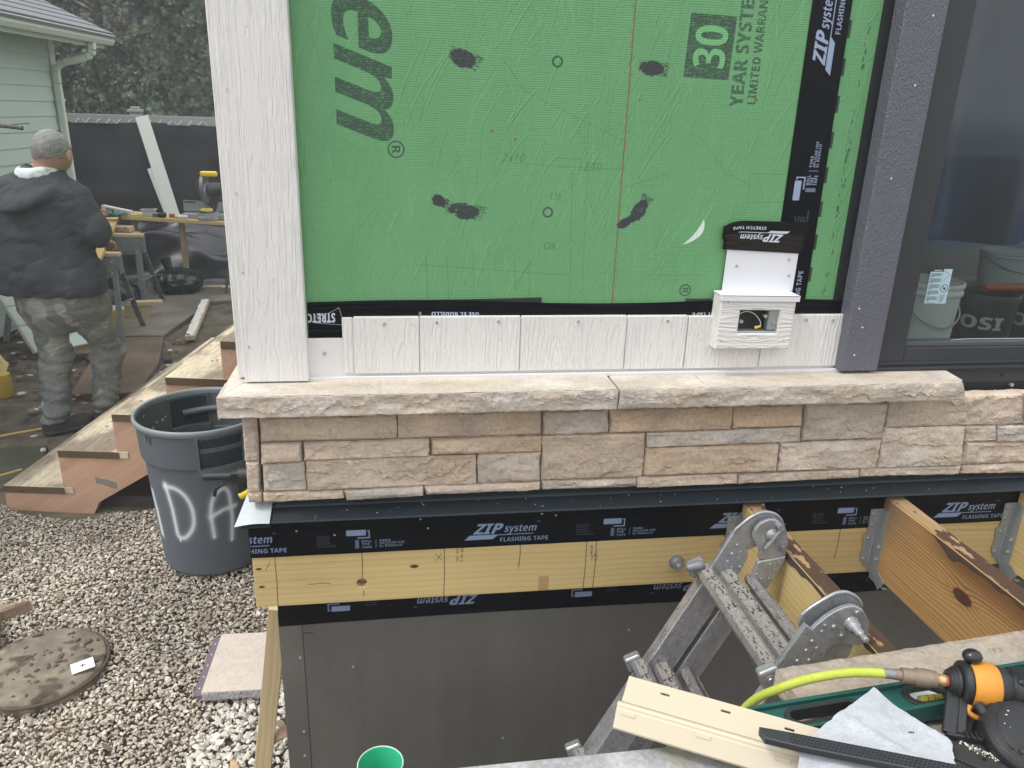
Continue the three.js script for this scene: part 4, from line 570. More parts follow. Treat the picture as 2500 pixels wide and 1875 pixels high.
{ // crushed stone, instanced: nobody could count it
  const shapes = []; srand(101);
  for (let v = 0; v < 9; v++) { // angular shards: hulls of a few scattered points
    const pts = []; for (let i = 0; i < 11; i++) { const y = rr(-1, 1), a = rr(0, 6.283), r = Math.sqrt(1 - y * y) * rr(0.82, 1.1); pts.push(new THREE.Vector3(r * Math.cos(a) * rr(0.9, 1.25), y * rr(0.4, 0.62), r * Math.sin(a) * rr(0.6, 0.85))); }
    const g = new ConvexGeometry(pts); shapes.push(uvm(g, 'x')); }
  const gm = std([1, 1, 1], { roughness: 0.9, bumpMap: fineBump, bumpScale: 0.0005 });
  const pal = [[0.5, 0.47, 0.43], [0.42, 0.39, 0.345], [0.36, 0.325, 0.275], [0.3, 0.265, 0.215], [0.26, 0.235, 0.2], [0.62, 0.59, 0.55], [0.4, 0.33, 0.25], [0.2, 0.175, 0.15], [0.46, 0.42, 0.36], [0.34, 0.325, 0.31]];
  const lists = shapes.map(() => []);
  const wallDist = (x, z) => Math.abs(-0.27 - x);
  const step = 0.0098;
  for (let z = -3.62; z < -0.9; z += step) for (let x = -3.0; x < -0.215; x += step) {
    const X = x + rr(-0.008, 0.008), Z = z + rr(-0.008, 0.008);
    if (X / Z > 0.86 || (Z > -1.6 && X > -0.24)) continue;
    if (Z < -3.3 - 0.158 * (X + 1.7) * -1 + 0.1 * n2(X * 5, 2) - (X < -1.75 ? -0.12 : 0)) continue;
    const near = sst(0.42, 0.16, wallDist(X, Z)) * sst(-2.2, -1.9, Z), big = near > 0.4 && rnd() < 0.4;
    if (near > 0.35 && rnd() < 0.25) continue;
    let s = rr(0.0052, 0.0096) * (rnd() < 0.07 ? 1.45 : 1); if (big) s = rr(0.011, 0.017);
    const dirt = fbm(X * 2.2 + 4, Z * 2.2, 3) + 0.5 * sst(-1.1, -1.5, X) * sst(-2.6, -1.9, Z) - near * 0.5;
    let c = pal[Math.floor(rnd() * pal.length)]; c = c.map((q, i) => lerp(q, [0.4, 0.365, 0.315][i], 0.35)); const k = rr(0.85, 1.18) * 1.28 * (1 - 0.26 * sst(0.05, 0.5, dirt)); c = near > 0.3 ? c.map((q, i) => q * 0.5 + [0.27, 0.275, 0.265][i]) : c;
    lists[Math.floor(rnd() * shapes.length)].push([X, hgt(X, Z) - 0.014 + rr(-0.003, 0.012) + (big ? 0.004 : 0), Z, s, c.map((q, i) => q * k * [1.02, 0.98, 0.93][i])]);
  }
  const d = new THREE.Object3D(), root = stuff(tag(thing('gravel', 'x', null), 'pale grey crushed gravel between the bin and the wooden steps', 'gravel'));
  shapes.forEach((g, v) => { const m = new THREE.InstancedMesh(g, gm, lists[v].length); m.name = 'gravel_layer'; stuff(m); m.castShadow = m.receiveShadow = true; lists[v].forEach(([x, y, z, s, c], i) => { d.position.set(x, y, z); d.rotation.set(rr(-0.6, 0.6), rr(0, 6.3), rr(-0.6, 0.6)); d.scale.setScalar(s); d.updateMatrix(); m.setMatrixAt(i, d.matrix); m.setColorAt(i, new THREE.Color().setRGB(...c)); }); root.add(m); });
  { srand(66); const lv = []; for (let i = 0; i < 34; i++) { const z = rr(-3.2, -1.8), x = rr(-1.5, -0.35); if (x / z > 0.6) continue; const q = sheet((s, t) => [(s - 0.5) * 0.04, 0.004 * Math.sin(s * 3 + i) + 0.005 * (t - 0.5), (t - 0.5) * 0.022 * Math.sin(0.2 + s * 2.7)], 5, 3, 0.0006); q.rotateX(rr(-0.4, 0.4)); q.rotateY(rr(0, 6.3)); q.scale(rr(0.5, 1), 1, rr(0.5, 1)); q.translate(x, hgt(x, z) + 0.004, z); lv.push(q); } stuff(tag(part('leaf_litter', lv, std([0.19, 0.13, 0.09], { roughness: 0.85 }), scene), 'small brown leaves and chips scattered on the gravel', 'leaves')); }
  // a few stones that stand out
  srand(55); const one = (x, z, s, c, lab) => { const m = part('loose_stone', clean(shapes[Math.floor(rnd() * 9)].clone()), std(c, { roughness: 0.9, bumpMap: fineBump, bumpScale: 0.0006 }), scene); m.position.set(x, s * 0.3, z); m.scale.setScalar(s); m.rotation.set(0.2, rr(0, 6), 0.1); tag(m, lab, 'stone'); };
  one(-0.452, -1.735, 0.02, [0.5, 0.36, 0.2], 'tan loose stone among pale gravel at the bottom of the picture'); one(-0.43, -1.9, 0.023, [0.56, 0.55, 0.5], 'largest pale loose stone in the gravel below the white board offcut');
}
{ // slabs of old path and things lying on the soil
  const conc = dataTex(512, 512, (u, v) => { const a = fbm(u * 8, v * 8, 5), m = sst(0.0, 0.35, fbm(u * 3 + 1, v * 4, 4)), k = 0.9 + 0.3 * a; return [lerp(0.48, 0.38, m) * k, lerp(0.455, 0.385, m) * k, lerp(0.405, 0.33, m) * k]; }, true, [0.5, 0.5]);
  const cm = std([1, 1, 1], { map: conc, roughness: 0.95, bumpMap: fineBump, bumpScale: 0.002 }), rm = std([0.8, 0.63, 0.56], { map: conc, roughness: 0.95, bumpMap: fineBump, bumpScale: 0.002 });
  const slab = (pts, m, lab, y = 0) => { const s = thing('path_slab', lab, 'paving slab', [0, y, 0]); struct(s); part('slab', uvm(ext(pts.map(([x, z]) => [x, -z]), 0.05, { bevel: 0.006 }).rotateX(-Math.PI / 2).translate(0, -0.04, 0), 'x'), m, s); };
  slab([[-2.5, -6.03], [-1.75, -6.03], [-1.63, -7.15], [-1.42, -7.2], [-1.0, -7.2], [-1.0, -8.4], [-2.7, -8.4]], cm, 'grey mossy concrete path slab under the sawhorses', -0.006);
  slab([[-2.15, -6.0], [-1.735, -6.0], [-1.6, -5.36], [-1.56, -4.75], [-1.95, -4.75]], rm, 'reddish stained path slab beside the worker', -0.008);
  slab([[-2.6, -3.25], [-1.86, -3.35], [-1.72, -3.75], [-1.8, -4.02], [-2.7, -3.95]], std([0.62, 0.63, 0.53], { map: conc, roughness: 0.95, bumpMap: fineBump, bumpScale: 0.002 }), 'greenish slab left of the lowest step', -0.026);
  // lumps of broken mortar, chips, twigs
  srand(61); const lump = []; for (let i = 0; i < 520; i++) { const z = rr(-8, -3.7), x = z * rr(0.27, 0.47); const s = rr(0.006, 0.022) * (rnd() < 0.06 ? 1.8 : 1); const g = new THREE.IcosahedronGeometry(s, 0); g.scale(rr(0.7, 1.6), rr(0.3, 0.7), rr(0.7, 1.4)); g.rotateY(rr(0, 6)); g.translate(x, hgt(x, z) - 0.012 + s * 0.2, z); const c = rnd() < 0.25 ? rr(0.4, 0.6) : rr(0.05, 0.2); const q = clean(g); const col = new Float32Array(q.attributes.position.count * 3); for (let k = 0; k < col.length; k += 3) { col[k] = c; col[k + 1] = c * 0.92; col[k + 2] = c * 0.82; } q.setAttribute('color', new THREE.BufferAttribute(col, 3)); lump.push(q); }
  const cr = part('soil_crumbs', mergeGeometries(lump), std([1, 1, 1], { vertexColors: true, roughness: 0.95 }), scene); stuff(tag(cr, 'small clods, mortar crumbs and chips strewn over the bare soil', 'rubble'));
  const tw = []; for (let i = 0; i < 26; i++) { const x = rr(-1.35, -1.1), z = rr(-7.0, -6.2), a = rr(-0.6, 0.6), l = rr(0.06, 0.2); tw.push(tube([[x, 0.005, z], [x + l * 0.5 * Math.cos(a), 0.014, z + l * 0.5 * Math.sin(a)], [x + l * Math.cos(a), 0.006, z + l * Math.sin(a)]], rr(0.0015, 0.003), 5, 4)); } stuff(tag(part('twigs', tw, std([0.24, 0.18, 0.12], { roughness: 0.9 }), scene), 'dry twigs on dark soil beside the path', 'twigs'));
  { const b = thing('batten', 'narrow timber batten crusted with white mortar lying on the dark soil', 'batten', [-1.605, -0.01, -6.55], Math.atan2(0.14, 1.2)); part('timber', bx(-0.035, 0.035, 0, 0.035, -0.62, 0.6, 0.003, 'z'), M.oldWood, b); srand(9); part('mortar_crust', sheet((s, t) => [lerp(-0.03, 0.03, s) + 0.006 * n2(t * 14, s), 0.04 + 0.012 * fbm(s * 4 + 2, t * 22, 3), lerp(-0.58, 0.58, t)], 6, 50, 0.006), std([0.6, 0.58, 0.54], { roughness: 0.95 }), b, 'crust of pale mortar'); }
  const rod = (a, b, lab) => { const r = thing('marker_rod', lab, 'rod', a); const d = [b[0] - a[0], b[1] - a[1], b[2] - a[2]]; part('rod', tube([[0, 0, 0], [d[0] * 0.5, d[1] + 0.008, d[2] * 0.5 + 0.01], d], 0.006, 10, 8), std([0.5, 0.34, 0.09], { roughness: 0.7 }), r); };
  rod([-2.25, 0.012, -3.96], [-1.85, 0.014, -4.2], 'thin yellow rod on the soil ending by the worker\'s shoe'); rod([-2.1, 0.02, -3.33], [-1.768, 0.02, -3.655], 'thin yellow rod beside the lowest wooden step');
}
// ---------------------------------------------------------------- wooden steps
{
  const st = thing('wooden_steps', 'rough wooden steps with pale plank treads climbing to the right behind the bin', 'steps', [-1.707, 0, -3.337], 0.15676);
  st.rotation.y = -0.15676;
  const tops = [0.1, 0.277, 0.451, 0.623, 0.787, 0.955], xs = [0.018, 0.28, 0.535, 0.78, 1.022, 1.28];
  const dirtyT = dataTex(512, 512, (u, v) => { const k = sst(-0.05, 0.35, fbm(u * 6, v * 4, 5) + 0.1), n = 1 + 0.12 * n2(u * 20, v * 240) + 0.06 * n2(u * 90, v * 90); return [lerp(0.76, 0.52, k) * n, lerp(0.70, 0.47, k) * n, lerp(0.61, 0.41, k) * n]; }, true, [0.6, 1.2]);
  const tread = std([1, 1, 1], { map: dirtyT, roughness: 0.9, bumpMap: woodBump, bumpScale: 0.0012 });
  const endM = std([0.2, 0.165, 0.13], { map: T.oldWood, roughness: 0.9 });
  tops.forEach((y, i) => { const t = part('tread', bx(xs[i] - 0.004, xs[i] + 0.30, y - 0.033, y, -1.75, 0.012, 0.003, 'z', [i * 0.37, i * 0.21]), tread, st); part('end_grain', bx(xs[i] - 0.002, xs[i] + 0.262, y - 0.0325, y - 0.001, 0.0122, 0.0135, 0.0005), endM, t, 'dark weathered end grain'); });
  const prof = [[0.0, -0.05]]; tops.forEach((y, i) => { prof.push([xs[i] - 0.006, y - 0.034], [xs[i] - 0.006 + (i < 5 ? xs[i + 1] - xs[i] : 0.25), y - 0.034]); }); prof.splice(0, 1); prof.unshift([0.006, -0.05]); prof.push([1.53, 0.72], [0.42, 0.03], [0.38, -0.05]);
  const sg = (z) => { const g = ext(prof, 0.036, { bevel: 0.002 }); g.rotateZ(0); g.translate(0, 0, z); const q = clean(g), p = q.attributes.position, uv = q.attributes.uv; for (let k = 0; k < p.count; k++) { const x = p.getX(k), yy = p.getY(k), a = 0.6; uv.setXY(k, x * Math.cos(a) + yy * Math.sin(a), -x * Math.sin(a) + yy * Math.cos(a)); } return q; };
  part('stringer', sg(-0.03), M.cedar, st, 'reddish stringer cut in a sawtooth'); part('stringer', sg(-0.9), M.cedar, st); part('stringer', sg(-1.7), M.cedar, st);
  part('blocking', bx(0.1, 1.4, -0.05, 0.03, -1.68, -0.06, 0), std([0.05, 0.04, 0.035]), st);
  part('smear', sheet((s, t) => [lerp(0.42, 0.51, s) , lerp(0.125, 0.155, t) - 0.025 * s + 0.006 * n2(s * 4, t * 4), 0.0085], 8, 4, 0.0006), std([0.2, 0.18, 0.17], { roughness: 0.8 }), st, 'grey smear on the stringer');
  srand(19); const cr = []; for (let i = 0; i < 130; i++) { const k = Math.floor(rr(0, 4)); const s = rr(0.002, 0.008); const g = new THREE.IcosahedronGeometry(s, 0); g.scale(1.3, 0.5, 1); g.rotateY(rr(0, 6)); g.translate(xs[k] + rr(0.01, 0.25), tops[k] + s * 0.3, -rr(0.02, 1.2)); cr.push(g); }
  stuff(part('crumbs', cr, std([0.34, 0.3, 0.25], { roughness: 0.95 }), st));
}
// ---------------------------------------------------------------- bin
{
  const b = thing('rubbish_bin', 'grey round rubbish bin spray painted with white letters DA beside the house corner', 'bin', [-0.72, -0.002, -2.85]);
  const paint = canvasTex(2048, 900, (c, W, Hh) => { // whole girth; x by angle, 0 deg facing +z in the middle
    c.fillStyle = 'rgb(88,94,102)'; c.fillRect(0, 0, W, Hh); srand(12);
    for (let i = 0; i < 500; i++) { c.strokeStyle = `rgba(${rnd() < 0.55 ? '150,154,160' : '45,48,54'},${rr(0.04, 0.2)})`; c.lineWidth = rr(0.6, 2.2); const x = rr(0, W), y = rr(0, Hh), a = rr(0, 6.3), l = rr(10, 90); c.beginPath(); c.moveTo(x, y); c.lineTo(x + l * Math.cos(a), y + l * Math.sin(a)); c.stroke(); }
    for (let i = 0; i < 60; i++) { c.fillStyle = `rgba(190,190,186,${rr(0.08, 0.35)})`; c.beginPath(); c.ellipse(rr(0, W), rr(0, Hh), rr(1, 9), rr(1, 5), rr(0, 3), 0, 7); c.fill(); }
    const X = (deg) => W / 2 + (deg / 360) * W, Y = (y) => (1 - y / 0.62) * Hh;
    const spray = (pts) => { for (const [w, a] of [[76, 0.03], [62, 0.06], [48, 0.1], [36, 0.18], [26, 0.32], [18, 0.45], [11, 0.35]]) { c.strokeStyle = `rgba(226,230,236,${a})`; c.lineWidth = w; c.lineCap = c.lineJoin = 'round'; c.beginPath(); pts.forEach((p, i) => (i ? (p.length === 4 ? c.quadraticCurveTo(X(p[0]), Y(p[1]), X(p[2]), Y(p[3])) : c.lineTo(X(p[0]), Y(p[1]))) : c.moveTo(X(p[0]), Y(p[1])))); c.stroke(); } };
    spray([[-31, 0.4], [-27, 0.3], [-26, 0.2]]); spray([[-32, 0.388], [-12, 0.405, -6, 0.32], [-2, 0.24, -12, 0.2], [-19, 0.168, -25, 0.185]]);
    spray([[13, 0.185], [12, 0.27], [13, 0.36, 24, 0.375], [31, 0.385, 32, 0.33], [33, 0.25], [31, 0.16]]); spray([[12, 0.268], [24, 0.29], [37, 0.295]]);
    for (const dx of [-58, -62]) spray([[dx, 0.34], [dx + 4, 0.26], [dx + 6, 0.16]]);
    c.strokeStyle = 'rgba(236,238,242,0.9)'; c.lineWidth = 3; for (const [x, y] of [[13.5, 0.185], [31, 0.158], [-24, 0.175], [-31, 0.4]]) for (let k = 0; k < 4; k++) { c.beginPath(); c.moveTo(X(x) + rr(-8, 8), Y(y)); c.lineTo(X(x) + rr(-9, 9), Y(y) + rr(6, 26)); c.stroke(); }
    c.fillStyle = 'rgba(24,26,30,0.95)'; c.font = '900 50px sans-serif'; c.fillText('TE', X(-44), Y(0.556));
  });
  const gm = phys([0.96, 0.96, 0.96], { map: paint, roughness: 0.5, bumpMap: fineBump, bumpScale: 0.0004 }), plain = phys([0.095, 0.108, 0.122], { roughness: 0.48, bumpMap: fineBump, bumpScale: 0.0004 });
  const outer = [[0.0, 0.004], [0.165, 0.004], [0.182, 0.01], [0.189, 0.024], [0.2135, 0.452], [0.2145, 0.46], [0.2235, 0.468], [0.2255, 0.474], [0.231, 0.596]];
  const n = 96, g = new THREE.LatheGeometry(outer.map((p) => new THREE.Vector2(...p)), n, -Math.PI, Math.PI * 2);
  { const p = g.attributes.position, uv = g.attributes.uv; for (let i = 0; i < p.count; i++) uv.setY(i, p.getY(i) / 0.62); }
  part('body', g, gm, b);
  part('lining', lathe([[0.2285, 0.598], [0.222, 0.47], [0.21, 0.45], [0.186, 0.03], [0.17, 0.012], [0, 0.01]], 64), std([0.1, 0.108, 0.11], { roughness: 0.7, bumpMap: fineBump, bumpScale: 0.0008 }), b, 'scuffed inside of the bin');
  part('rim', lathe([[0.2275, 0.597], [0.226, 0.61], [0.2295, 0.6185], [0.2355, 0.6205], [0.2405, 0.616], [0.2415, 0.608], [0.2385, 0.5985], [0.2335, 0.5945], [0.2285, 0.5965]], 96), phys([0.2, 0.22, 0.235], { roughness: 0.42 }), b, 'paler rolled rim');
  for (const s of [0.47, 0.47 + Math.PI]) { // recessed grip: a raised frame with a shaded pocket
    const h = sub('handle', b); h.rotation.y = s; const R = 0.232;
    const arc = (a0, a1, y0, y1, r0, r1) => { const q = []; const N = 8; const pos = [], idx = []; for (let i = 0; i <= N; i++) { const a = lerp(a0, a1, i / N); for (const [r, y] of [[r0, y0], [r1, y0], [r1, y1], [r0, y1]]) pos.push(r * Math.sin(a), y, r * Math.cos(a)); } for (let i = 0; i < N; i++) for (let k = 0; k < 4; k++) { const A = i * 4 + k, B = i * 4 + (k + 1) % 4; idx.push(A, A + 4, B, B, A + 4, B + 4); } idx.push(0, 1, 2, 0, 2, 3, N * 4, N * 4 + 2, N * 4 + 1, N * 4, N * 4 + 3, N * 4 + 2); const ge = new THREE.BufferGeometry(); ge.setAttribute('position', new THREE.Float32BufferAttribute(pos, 3)); ge.setIndex(idx); const t = ge.toNonIndexed(); t.computeVertexNormals(); return clean(t); };
    const A = 0.36; part('frame', [arc(-A, -A + 0.035, 0.452, 0.598, 0.22, 0.247), arc(A - 0.035, A, 0.452, 0.598, 0.22, 0.247), arc(-A, A, 0.452, 0.478, 0.2, 0.247), arc(-A, A, 0.592, 0.602, 0.22, 0.24)], plain, h);
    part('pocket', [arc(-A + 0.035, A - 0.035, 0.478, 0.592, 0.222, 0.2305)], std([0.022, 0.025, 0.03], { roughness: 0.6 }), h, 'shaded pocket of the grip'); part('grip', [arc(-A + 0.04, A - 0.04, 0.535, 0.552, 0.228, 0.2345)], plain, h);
  }
  part('inner_grip', tube([[-0.12, 0.53, -0.185], [-0.02, 0.535, -0.218], [0.06, 0.535, -0.21], [0.1, 0.53, -0.195]], 0.014, 16, 8), plain, b, 'moulded bulge of the far grip');
  srand(77); const fl = []; for (let i = 0; i < 40; i++) { const a = rr(2.2, 5.2), y = rr(0.45, 0.59), r = 0.2265 - (0.6 - y) * 0.05; const q = new THREE.CircleGeometry(rr(0.002, 0.007), 6); q.scale(rr(0.6, 1.8), 1, 1); q.rotateY(a + Math.PI); q.translate(r * Math.sin(a), y, r * Math.cos(a)); fl.push(q); }
  stuff(part('paint_flecks', fl, std([0.55, 0.56, 0.55]), b));
}
{ // caulking gun hung at the side of the house, its black grip showing past the corner
  const t = thing('caulking_gun', 'black grip and trigger of a caulking gun sticking out behind the stone corner', 'caulking gun', [-0.5, 0.69, -2.1]);
  part('handle', [cyl([-0.045, 0.003, 0], [0.04, 0.003, 0], 0.0115, 0.0105, 14), cyl([-0.048, 0.003, 0], [-0.044, 0.003, 0], 0.009, 0.0115, 14)], M.blackPlastic, t);
  part('trigger', [tube([[0.035, -0.004, 0], [0.01, -0.016, 0.004], [-0.014, -0.034, 0.006], [-0.02, -0.055, 0.006]], 0.0055, 16, 8)], M.blackPlastic, t);
  part('frame', [bx(0.03, 0.052, -0.016, 0.016, -0.011, 0.011, 0.003), cyl([0.05, 0.005, 0], [0.21, 0.005, 0], 0.02, 0.02, 16), bx(0.045, 0.07, -0.05, -0.01, -0.008, 0.008, 0.003)], M.blackPlastic, t);
  part('cap', [cyl([0.05, -0.06, 0], [0.08, -0.045, 0], 0.012, 0.014, 14)], std([0.75, 0.55, 0.02], { roughness: 0.45 }), t, 'yellow cap');
}
{ // round cast lid, paving stone, card, board offcut, batten
  const lid = thing('round_lid', 'round worn concrete lid sunk in the gravel, soil lumps on it', 'lid', [-1.112, 0, -2.195]);
  const lidT = dataTex(512, 512, (u, v) => { const a = fbm(u * 9, v * 9, 5), d = sst(0.12, 0.4, fbm(u * 6 + 4, v * 6, 4)), k = 0.95 + 0.3 * a; return [lerp(0.52, 0.33, d) * k, lerp(0.48, 0.29, d) * k, lerp(0.42, 0.245, d) * k]; });
  const lg = lathe([[0, 0.028], [0.08, 0.03], [0.15, 0.028], [0.176, 0.024], [0.184, 0.014], [0.184, -0.03]].reverse(), 64); { const p = lg.attributes.position, uv = lg.attributes.uv; for (let i = 0; i < p.count; i++) { const x = p.getX(i), z = p.getZ(i); uv.setXY(i, 0.5 + x * 2.5, 0.5 + z * 2.5); const a = Math.atan2(z, x), k = 1 + 0.012 * n2(a * 3, 1) + 0.008 * n2(a * 9, 5); p.setX(i, x * k); p.setZ(i, z * k); } lg.computeVertexNormals(); }
  part('disc', lg, std([1, 1, 1], { map: lidT, roughness: 0.95, bumpMap: fineBump, bumpScale: 0.002, side: THREE.DoubleSide }), lid);
  part('edge_ring', new THREE.TorusGeometry(0.186, 0.005, 6, 64).rotateX(Math.PI / 2).translate(0, 0.012, 0), std([0.09, 0.065, 0.05], { roughness: 0.95 }), lid, 'dark rusty ring round the lid');
  srand(23); const dl = []; for (let i = 0; i < 60; i++) { const a = rr(0, 6.3), r = rr(0.02, 0.17), s = rr(0.002, 0.0065) * (rnd() < 0.1 ? 1.8 : 1); const g = new THREE.IcosahedronGeometry(s, 0); g.scale(1.5, 0.6, 1); g.rotateY(rr(0, 6)); g.translate(r * Math.cos(a), 0.03 + s * 0.3, r * Math.sin(a)); dl.push(g); } stuff(part('soil_lumps', dl, std([0.12, 0.09, 0.07], { roughness: 0.95 }), lid));
  const card = thing('paper_scrap', 'white scrap of card with a small dark cross on the round lid', 'card', [-0.978, 0.034, -2.155], 0.45);
  part('card', sheet((s, t) => [lerp(-0.032, 0.032, s), 0.004 * s, lerp(-0.026, 0.026, t)], 4, 4, 0.0015), std([0.72, 0.72, 0.7], { roughness: 0.8 }), card); part('mark', [bx(-0.008, 0.008, 0.0036, 0.0042, -0.001, 0.001, 0), bx(-0.001, 0.001, 0.0036, 0.0043, -0.008, 0.008, 0)], M.black, card, 'small dark cross');
  const ps = thing('paving_stone', 'brown stone slab cut off by the left edge of the picture near the round lid', 'paving stone', [-1.4, 0, -2.45]);
  part('slab', uvm(ext([[0.125, 0.075], [0.05, 0.02], [0.155, -0.255], [-0.2, -0.3], [-0.22, 0.02]], 0.045, { bevel: 0.006 }).rotateX(-Math.PI / 2).translate(0, -0.012, 0), 'x'), stoneM([0.4, 0.29, 0.21]), ps);
  const wb = thing('insulation_offcut', 'pale speckled board offcut with a purple strip along its left edge', 'board offcut', [-0.5, 0.012, -2.12], -0.03); wb.rotation.x = 0.03;
  const wbT = dataTex(256, 256, (u, v) => { const n = n2(u * 70, v * 70), k = 0.96 + 0.07 * fbm(u * 18, v * 18, 4) - (n > 0.82 ? 0.22 : 0); return [0.84 * k, 0.79 * k, 0.745 * k]; });
  part('board', uvm(bx(-0.088, 0.103, 0.0, 0.03, -0.135, 0.13, 0.002), 'x'), (() => { const m = std([0.86, 0.85, 0.84], { map: wbT, roughness: 0.9 }); wbT.repeat.set(3, 3); return m; })(), wb);
  part('broken_edge', sheet((s, t) => [lerp(-0.086, 0.09, s), lerp(0.001, 0.029, t) - (t < 0.5 && s > 0.62 && s < 0.75 ? -0.01 : 0), 0.1315 + 0.003 * n2(s * 40, t * 9)], 40, 5, 0.002), std([0.4, 0.38, 0.4], { roughness: 0.95 }), wb, 'grey broken edge');
  part('side_lip', bx(0.1032, 0.109, 0.002, 0.03, -0.133, 0.13, 0.001), std([0.6, 0.55, 0.45]), wb);
  part('strip', bx(-0.113, -0.0885, 0.006, 0.018, -0.135, 0.13, 0.001), std([0.145, 0.108, 0.13], { roughness: 0.7 }), wb, 'purple strip with holes'); for (let i = 0; i < 5; i++) part('hole', cyl([-0.101, 0.0178, 0.1 - i * 0.05], [-0.101, 0.0186, 0.1 - i * 0.05], 0.003, 0.003, 8), std([0.5, 0.46, 0.5]), wb);
  const bt = thing('wood_batten', 'fresh pale wood batten leaning against the grey skirting corner', 'batten', [0, 0, 0]);
  part('batten', [beam([-0.372, 0.0, -1.66], [-0.268, 0.64, -1.53], 0.042, 0.019, 0.0015, [0, 0, 1])], M.freshWood, bt);
  const lf = thing('dry_leaf', 'curled brown dry leaf at the foot of the leaning batten', 'leaf', [-0.325, 0.02, -1.8], 0.6); part('blade', sheet((s, t) => [(s - 0.5) * 0.07, 0.012 * Math.sin(s * 3) + 0.014 * Math.pow(t - 0.5, 2) * 4, (t - 0.5) * 0.045 * Math.sin(0.2 + s * 2.7)], 10, 6, 0.0008), std([0.22, 0.14, 0.1], { roughness: 0.8 }), lf);
}

// ---------------------------------------------------------------- shed on the left
{
  const sh = thing('green_shed', 'pale green lap-sided shed with gutter and downspout at the left edge behind the worker', 'shed', [-2.78, 0, -7.5], -0.08);
  const sideM = std([0.44, 0.535, 0.475], { roughness: 0.6, bumpMap: fineBump, bumpScale: 0.0006 }), trim = std([0.56, 0.63, 0.545], { roughness: 0.55 });
  // local: x out of the wall towards the yard, z along the wall (positive to the viewer)
  for (let i = 0; i < 19; i++) { const y = 0.05 + i * 0.115; const g = ext([[0, 0], [0.016, 0], [0.006, 0.125], [0, 0.125]], 4.6).translate(0, y, 0.06); part('siding_board', uvm(g, 'z'), sideM, sh); }
  part('siding_board', bx(0, 0.006, 2.235, 2.32, 0.06, 4.66, 0), sideM, sh);
  part('corner_board', [bx(-0.01, 0.024, 0.02, 2.3, 0, 0.09, 0.003, 'y'), bx(-0.09, -0.011, 0.02, 2.3, -0.005, 0.02, 0.003, 'y')], trim, sh);
  part('wall', [bx(-3.5, -0.002, 0, 2.3, 0.021, 4.66, 0)], sideM, sh);
  part('fascia', [bx(0.3, 0.32, 2.1, 2.22, -0.28, 4.9, 0.002), bx(0.0, 0.3, 2.2, 2.215, -0.28, 4.9, 0.001)], trim, sh, 'fascia and soffit under the eave');
  const gut = ext([[0, 0.01], [0.012, 0], [0.062, 0], [0.082, 0.03], [0.086, 0.062], [0.094, 0.068], [0.094, 0.08], [0.088, 0.08], [0.08, 0.066], [0.075, 0.034], [0.058, 0.006], [0.012, 0.006], [0.006, 0.08], [0, 0.08]], 5.2).translate(0.321, 2.13, -0.3);
  part('gutter', uvm(gut, 'z'), trim, sh, 'pale green gutter'); part('end_cap', uvm(ext([[0, 0], [0.062, 0], [0.082, 0.03], [0.092, 0.08], [0, 0.08]], 0.003).translate(0.321, 2.13, -0.303), 'x'), trim, sh);
  const roofM = std([0.17, 0.175, 0.185], { roughness: 0.9, bumpMap: fineBump, bumpScale: 0.002 }); srand(31);
  for (let i = 0; i < 9; i++) { const u = i * 0.13; for (let k = 0; k < 6; k++) { const g = bx(0, 0.15, 0, 0.012, -0.3 + k * 0.88, 0.575 + k * 0.88, 0.002); g.rotateZ(-0.42 + 0.05).translate(0.4 - u * 0.913 - 0.14, 2.215 + u * 0.408 + 0.055, 0); part('shingle', g, roofM, sh); } }
  part('roof_deck', beam([0.42, 2.19, 2.3], [-1.75, 3.16, 2.3], 5.2, 0.02, 0), roofM, sh);
  const dsp = (pts, w = 0.058, d = 0.046) => { const gs = []; for (let i = 0; i < pts.length - 1; i++) gs.push(beam(pts[i], pts[i + 1], w, d, 0.012, [0, 0.01, 1])); return gs; };
  part('downspout', [...dsp([[0.36, 2.13, 0.06], [0.355, 2.07, 0.06], [0.34, 2.035, 0.06], [0.3, 2.01, 0.065], [0.12, 1.965, 0.085], [0.075, 1.94, 0.09], [0.055, 1.9, 0.09], [0.052, 1.8, 0.09], [0.052, 0.1, 0.09]]), bx(0.026, 0.08, 1.66, 1.68, 0.055, 0.125, 0.001)], trim, sh, 'pale green downspout with a swan neck');
}
